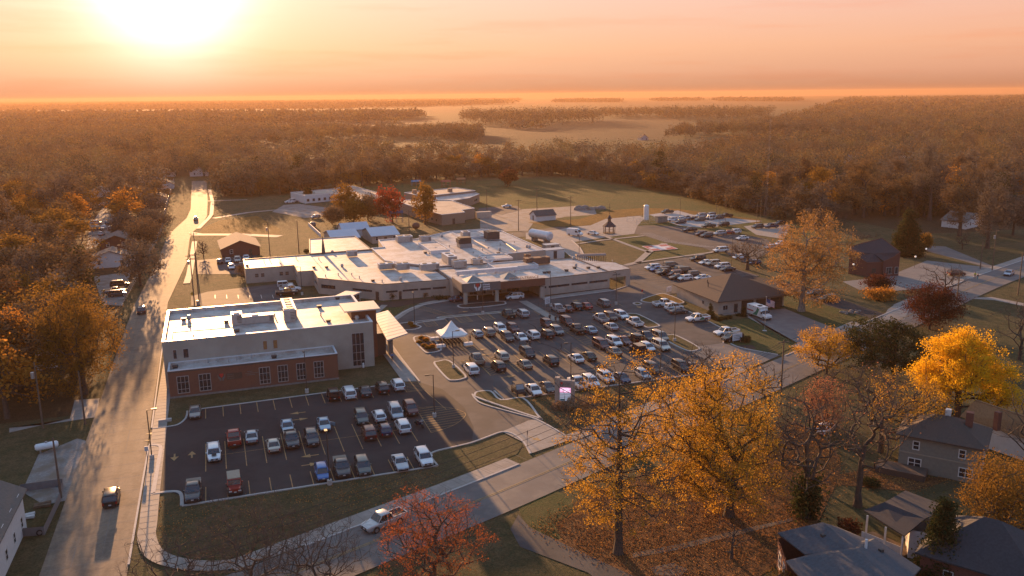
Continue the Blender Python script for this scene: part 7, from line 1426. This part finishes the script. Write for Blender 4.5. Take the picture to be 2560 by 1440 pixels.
for x in (-.9, .9): MB().box(x - .12, -.35, 0, x + .12, .35, .5).build('foot', CONC, o)
MB().cyl(0, 0, 1.4, 1.6, .18, n=8).build('dome', GALV, o)
for r, x, y, lx, ly, h, lb, m_ in (('F', 365, 640, 5, 3, 2.6, 'grey generator cabinet beside the white horizontal tank', METAL), ('F', 385, 700, 6.5, 3.4, 3.0, 'cream plant enclosure with a dark door behind the hospital', SIDING)):
    o = empty('plant_cabinet', at(r, x, y), R_(4)); tag(o, lb, 'plant cabinet'); MB().box(-lx / 2, -ly / 2, 0, lx / 2, ly / 2, h).build('casing', m_, o); MB().box(-.6, -ly / 2 - .03, .1, .6, -ly / 2 - .003, h - .3).build('door', DARKM, o); MB().box(-lx / 2 - .1, -ly / 2 - .1, h, lx / 2 + .1, ly / 2 + .1, h + .12).build('lid', GALV, o)
o = empty('slatted_trailer', at('F', 740, 752), R_(-12)); tag(o, 'long barrel-roofed slatted frame behind the east hospital roof', 'trailer')
q = MB()
for k in range(14):
    for s in (-1, 1): q.box(-4.4 + k * .66, s * 1.2 - .05, .5, -4.28 + k * .66, s * 1.2 + .05, 2.7)
q.build('slats', DARKM, o); sec_ = lambda x: [(x, 1.3 * math.cos(math.pi * k / 8), 2.7 + .5 * math.sin(math.pi * k / 8)) for k in range(9)]
MB().loft([sec_(-4.6), sec_(4.6)]).build('roof', mat('faded_brown_sheet', (.3, .2, .16), .7), o); MB().box(-4.5, -1.25, .3, 4.5, 1.25, .5).build('deck', DARKM, o)
# flag on its pole
o = empty('flagpole', at('E', 2155, 492)); tag(o, 'white flagpole on the station lawn', 'flagpole'); MB().tube([(0, 0, 0), (0, 0, 7.6)], [.07, .045], 8).ball((0, 0, 7.65), .1).build('pole', GALV, o); MB().cyl(0, 0, 0, .15, .5, n=12).build('base', CONC_L, o)
fl = MB(); fq = at('E', 2155, 492); NX, NY = 14, 13
for j in range(NY):
    for i in range(NX):
        def FP(i, j): u = i / NX; v = j / NY; return (fq.x + .08 + u * 2.0, fq.y - .3 * u + .16 * math.sin(u * 7 + v * 2), 7.4 - v * 1.5 - u * 1.0 - .1 * math.sin(u * 6))
        fl.face([FP(i, j), FP(i + 1, j), FP(i + 1, j + 1), FP(i, j + 1)], 2 if (i < 6 and j < 7) else j % 2)
tag(fl.build('flag', [mat('flag_red', (.45, .05, .05), .8), mat('flag_white', (.65, .62, .6), .8), mat('flag_blue', (.03, .05, .16), .8)]), 'red and white striped flag drooping from the station flagpole', 'flag')
# signs
def board(r, x, y, w_, h, z, rz, label, m_, legs=2):
    o = empty('notice_board', at(r, x, y), R_(rz)); tag(o, label, 'sign'); MB().box(-w_ / 2, -.05, z, w_ / 2, .05, z + h).build('panel', m_, o)
    for k in range(legs): x_ = (-.4 + .8 * k) * w_ if legs > 1 else 0; MB().box(x_ - .05, .05, 0, x_ + .05, .12, z + h * .8).build('post', GALV, o)
    for k in range(3): MB().box(-w_ * .35, -.06, z + h * (.25 + .22 * k), w_ * .35, -.052, z + h * (.31 + .22 * k)).build('rule', GRY_SIGN, o)
SGN = mat('board_white', (.58, .6, .63), .6)
board('M', 1655, 118, 2.0, 1.6, .6, 30, 'white notice board beside the silver pickup', SGN); board('E', 1840, 625, 2.4, 1.5, .5, 5, 'white station notice board on the corner lawn', SGN); board('E', 1062, 60, 1.8, 1.3, .5, 20, 'white notice board on the grass behind the station pickups', SGN); board('G', 948, 690, .5, .7, 1.3, 0, 'small blue-white sign at the west car park entrance', SGN, 1)
for r, x, y, rz, lb in (('K', 2337, 90, 60, 'stop sign at the tip of the grass wedge'), ('E', 752, 140, 30, 'red no-entry sign on the station grass tip'), ('L', 1632, 670, -90, 'stop sign at the west street corner')):
    o = empty('stop_sign', at(r, x, y), R_(rz)); tag(o, lb, 'sign'); MB().tube([(0, 0, 0), (0, 0, 2.2)], .04, 6).build('post', GALV, o)
    c8 = [(.38 * math.cos(math.pi * (k + .5) / 4), .38 * math.sin(math.pi * (k + .5) / 4)) for k in range(8)]
    MB().loft([[(u, -.06, 2.5 + v) for u, v in c8], [(u, -.03, 2.5 + v) for u, v in c8]]).build('plate', RED_SIGN if 'red' in lb else mat('sign_back', (.12, .06, .05), .6), o)
o = empty('warning_sign', at('L', 1655, 1225), R_(-8)); tag(o, 'yellow diamond warning sign on the street verge', 'sign'); MB().tube([(0, 0, 0), (0, 0, 2.0)], .04, 6).build('post', GALV, o); MB().loft([[(0, -.05, 1.9), (.5, -.05, 2.4), (0, -.05, 2.9), (-.5, -.05, 2.4)], [(0, -.03, 1.9), (.5, -.03, 2.4), (0, -.03, 2.9), (-.5, -.03, 2.4)]]).build('plate', mat('sign_yellow', (.5, .3, .03), .6), o)
for r, x, y, lb in (('A', 105, 365, 'white slab bench on the grass corner by the entrance'), ('R', 2030, 848, 'pale stone slab on the verge by the runners')): tag(MB().box(-1, -.3, 0, 1, .3, .45).build('slab_bench', CONC_L, loc=at(r, x, y)), lb, 'bench')
bl = None
for x, y in ((1165, 830), (645, 850), (820, 800)):
    q = at('B', x, y); o = MB().cyl(0, 0, 0, 1.1, .14, n=8).ball((0, 0, 1.1), .14, 8, 4).build('bollard', TANKW, loc=q); tag(o, 'pale bollard at the entrance canopy kerb', 'bollard', 'bollards at the entrance canopy')
o = MB().cyl(0, 0, 0, .75, .18, n=8).ball((0, 0, .8), .2, 8, 4).build('standpipe', TANKW, loc=at('O', 1990, 825)); tag(o, 'small white standpipe at the tall office window', 'standpipe')
fb = empty('walk_railing', (72.4, 0, 0)); tag(fb, 'thin metal railing along the crossing path', 'railing'); q = MB()
for k in range(8): q.tube([(0.9, 178 + k * 1.8, 0), (.9, 178 + k * 1.8, 1.0)], .03, 5)
q.tube([(.9, 178, 1.0), (.9, 190.6, 1.0)], .03, 5).tube([(.9, 178, .5), (.9, 190.6, .5)], .02, 5); q.build('rail', DARKM, fb)
# fence of the left yards and the hedge
q = MB(); hp_ = [at('L', 1490, 180), at('L', 1420, 440), at('L', 1385, 620), at('L', 1190, 1000), at('L', 1060, 1230)]
for a, b in zip(hp_, hp_[1:]):
    n = int((b - a).length / 2.4)
    for i in range(n): c = a.lerp(b, i / n); q.tube([(c.x, c.y, 0), (c.x, c.y, 1.9)], .06, 5)
    for z in (.5, 1.2, 1.85): q.tube([(a.x, a.y, z), (b.x, b.y, z)], .035, 4)
tag(q.build('chain_fence', GALV), 'glinting chain fence along the left side of the west street', 'fence')
q = MB(); c = [at('L', 2070, 0 + 640)]
tag(MB().obox(at('N', 905, 120), tuple(at('N', 1045, 250) - at('N', 905, 120)), (.3, 0, 0), (0, 0, 1.4)).build('low_wall', WFRAME), 'sunlit white low wall beside the pale-roofed houses', 'wall')
tag(MB().prism([(-27.6, 121), (-27.6, 108), (-22.6, 107), (-22.2, 116), (-22.5, 121)], 0, 1.1, top=False).build('yard_wall', mat('yard_wall_grey', (.16, .15, .15), .9)), 'grey yard wall behind the white corner house', 'wall')
for x, y, lb, m_ in ((-25.6, 112.5, 'white lumber pile in the walled yard', SIDING), (-24.2, 115.3, 'brown lumber pile in the walled yard', WOOD)):
    q = MB()
    for k in range(5): q.obox((x - .9 + .1 * (k % 2), y - .5 + k * .2, .05 + .04 * (k % 3)), (1.9, .3 * (-1) ** k, .05), (-.03, .16, 0), (0, 0, .3))
    tag(q.build('lumber_pile', m_), lb, 'lumber')
wh = empty('spare_wheel', at('G', 255, 1160, .35)); tag(wh, 'loose wheel leaning by the white house corner', 'wheel'); MB().tube([(0, -.1, 0), (0, .1, 0)], .38, 16).build('tyre', RUBBER, wh); MB().tube([(0, -.12, 0), (0, .12, 0)], .22, 12).build('rim', RIM, wh)
o = empty('bin', at('L', 1700, 1240)); tag(o, 'grey bin under the clustered tall poles', 'bin'); MB().cyl(0, 0, 0, 1.0, .4, .45, 12).build('container', METAL, o); MB().cyl(0, 0, 1.0, 1.1, .47, n=12).build('lid', DARKM, o)
rk = random.Random(3); q = MB()
for k in range(16): q.ball((rk.uniform(-2.4, 2.4), rk.uniform(-1, 1), .15), (rk.uniform(.3, .6), rk.uniform(.3, .6), rk.uniform(.2, .4)), 7, 5)
tag(q.build('rock_bed', STONE, loc=at('R', 880, 1170)), 'bed of grey rocks on the lawn by the dark side street', 'rocks')
hp2 = MB()
for k in range(5): hp2.ball((k * 2.6 - 5, rk.uniform(-1, 1), 0), (2.6, 2.2, rk.uniform(1.2, 2.2)), 10, 6)
tag(hp2.build('gravel_heap', GRAVEL, loc=at('F', 730, 240)), 'heap of grey gravel at the edge of the yard', 'gravel heap')
for r, x, y, h, lb, c_ in (('S', 1740, 190, 3, 'red and orange climbing frame behind the school', (.3, .06, .03)), ('S', 1890, 165, 3, 'orange play frame right of the red climbing frame', (.3, .12, .04)), ('S', 1440, 178, 2.4, 'blue play shelter behind the school', (.05, .18, .3)), ('S', 1245, 545, 4, 'blue play tower in front of the red maple', (.06, .12, .25))):
    o = empty('play_frame', at(r, x, y)); tag(o, lb, 'play frame'); pm2 = mat('play_' + str(int(c_[0] * 100)) + str(int(c_[2] * 100)), c_, .6)
    for dx in (-2.5, 0, 2.5):
        for dy in (-1, 1): MB().tube([(dx, dy, 0), (dx, dy, h)], .1, 6).build('post', pm2, o)
    MB().box(-2.6, -1.1, h * .45, 2.6, 1.1, h * .5).build('platform', WOOD, o); MB().add([(-2.8, -1.3, h), (2.8, -1.3, h), (2.8, 1.3, h), (-2.8, 1.3, h), (-2.8, 0, h + 1), (2.8, 0, h + 1)], [(0, 1, 5, 4), (2, 3, 4, 5), (0, 4, 3), (1, 2, 5)]).build('roof', pm2, o)
o = MB().ball((0, 0, 1.3), (1.6, 1.2, 1.3), 14, 8).build('storage_dome', mat('barrel_brown', (.12, .05, .035), .7), loc=at('S', 1440, 610)); tag(o, 'dark red barrel-shaped tank near the pale-roofed houses', 'tank')

# ---------------------------------------------------------------- people
def person(r, x, y, rz, label, top, legs, hair=(.04, .025, .02), stride=.25, skin=(.4, .25, .18)):
    """one continuous skinned body, dressed in parts that follow it"""
    o = empty('person', at(r, x, y, 0).xy.to_3d() + Vector((0, 0, .1)), R_(rz)); tag(o, label, 'person')
    j = [(0, 0, .95), (0, 0, 1.2), (0, 0, 1.43), (.01, 0, 1.54), (.02, 0, 1.65), (.01, 0, 1.75), (0, .1, .9), (stride * .5, .1, .5), (stride * .25 , .1, .09), (stride * .25 + .14, .1, .04), (0, -.1, .9), (-stride * .2, -.1, .5), (-stride, -.1, .1), (-stride + .13, -.1, .05),
         (0, .19, 1.4), (-.06, .24, 1.13), (.12, .23, .95), (.17, .22, .87), (0, -.19, 1.4), (.04, -.24, 1.13), (.2, -.22, 1.0), (.26, -.2, .94)]
    ed = [(0, 1), (1, 2), (2, 3), (3, 4), (4, 5), (0, 6), (6, 7), (7, 8), (8, 9), (0, 10), (10, 11), (11, 12), (12, 13), (2, 14), (14, 15), (15, 16), (16, 17), (2, 18), (18, 19), (19, 20), (20, 21)]
    rd = [.14, .135, .13, .06, .1, .08, .095, .065, .045, .04, .095, .065, .045, .04, .06, .045, .035, .03, .06, .045, .035, .03]
    def skin_mesh(nm, idx, grow_, m_, cut=None):
        me = bpy.data.meshes.new(nm); mp_ = {a: i for i, a in enumerate(idx)}; me.from_pydata([j[a] for a in idx], [(mp_[a], mp_[b]) for a, b in ed if a in mp_ and b in mp_], [])
        ob_ = bpy.data.objects.new(nm, me); COL.objects.link(ob_); ob_.modifiers.new('skin', 'SKIN'); sv = me.skin_vertices[0].data
        for a in idx: q_ = rd[a] + grow_; sv[mp_[a]].radius = (q_, q_ * (1.2 if a in (1, 2) else 1))
        sv[0].use_root = True; ss = ob_.modifiers.new('sub', 'SUBSURF'); ss.levels = ss.render_levels = 1
        bpy.context.view_layer.update(); me2 = bpy.data.meshes.new_from_object(ob_.evaluated_get(bpy.context.evaluated_depsgraph_get())); bpy.data.objects.remove(ob_)
        me2.materials.clear(); me2.materials.append(m_); return link(nm, me2, o)
    skin_mesh('body', list(range(22)), 0, mat('skin_%d' % int(skin[0] * 100), skin, .6))
    skin_mesh('trousers', [0, 6, 7, 8, 10, 11, 12], .018, mat('cloth_%d%d%d' % tuple(int(v * 100) for v in legs), legs, .9)); skin_mesh('jacket', [0, 1, 2, 14, 15, 16, 18, 19, 20], .022, mat('cloth_%d%d%d' % tuple(int(v * 100) for v in top), top, .9))
    MB().ball((0, 0, 1.72), (.115, .105, .1), 10, 6).build('hair', mat('hair_%d' % int(hair[0] * 100), hair, .8), o)
    for s in (-1, 1): MB().ball((.12, s * .035, 1.67), .012, 6, 4).build('eye', TRIM, o)
person('M', 1680, 300, 90, 'person in dark clothes walking beside the brown-red SUV', (.03, .03, .035), (.025, .025, .03)); person('M', 1750, 318, 90, 'person in black walking toward the canopy on the crossing lane', (.02, .02, .02), (.03, .03, .04))
person('O', 2262, 765, 250, 'person in a blue top on the office footpath', (.02, .16, .4), (.06, .05, .05)); person('M', 1447, 612, 200, 'person standing at the raised tailgate of a black minivan', (.04, .035, .035), (.03, .03, .035))
person('R', 2083, 838, 200, 'person in a bright yellow jacket jogging by the road', (.5, .5, .02), (.05, .04, .04), stride=.45); person('R', 2108, 855, 200, 'person in teal trousers jogging beside the yellow jacket', (.03, .04, .06), (.02, .25, .28), stride=.45)
person('M', 738, 545, 180, 'person in a pink-brown top at the right side of the tent', (.25, .13, .11), (.05, .05, .06))
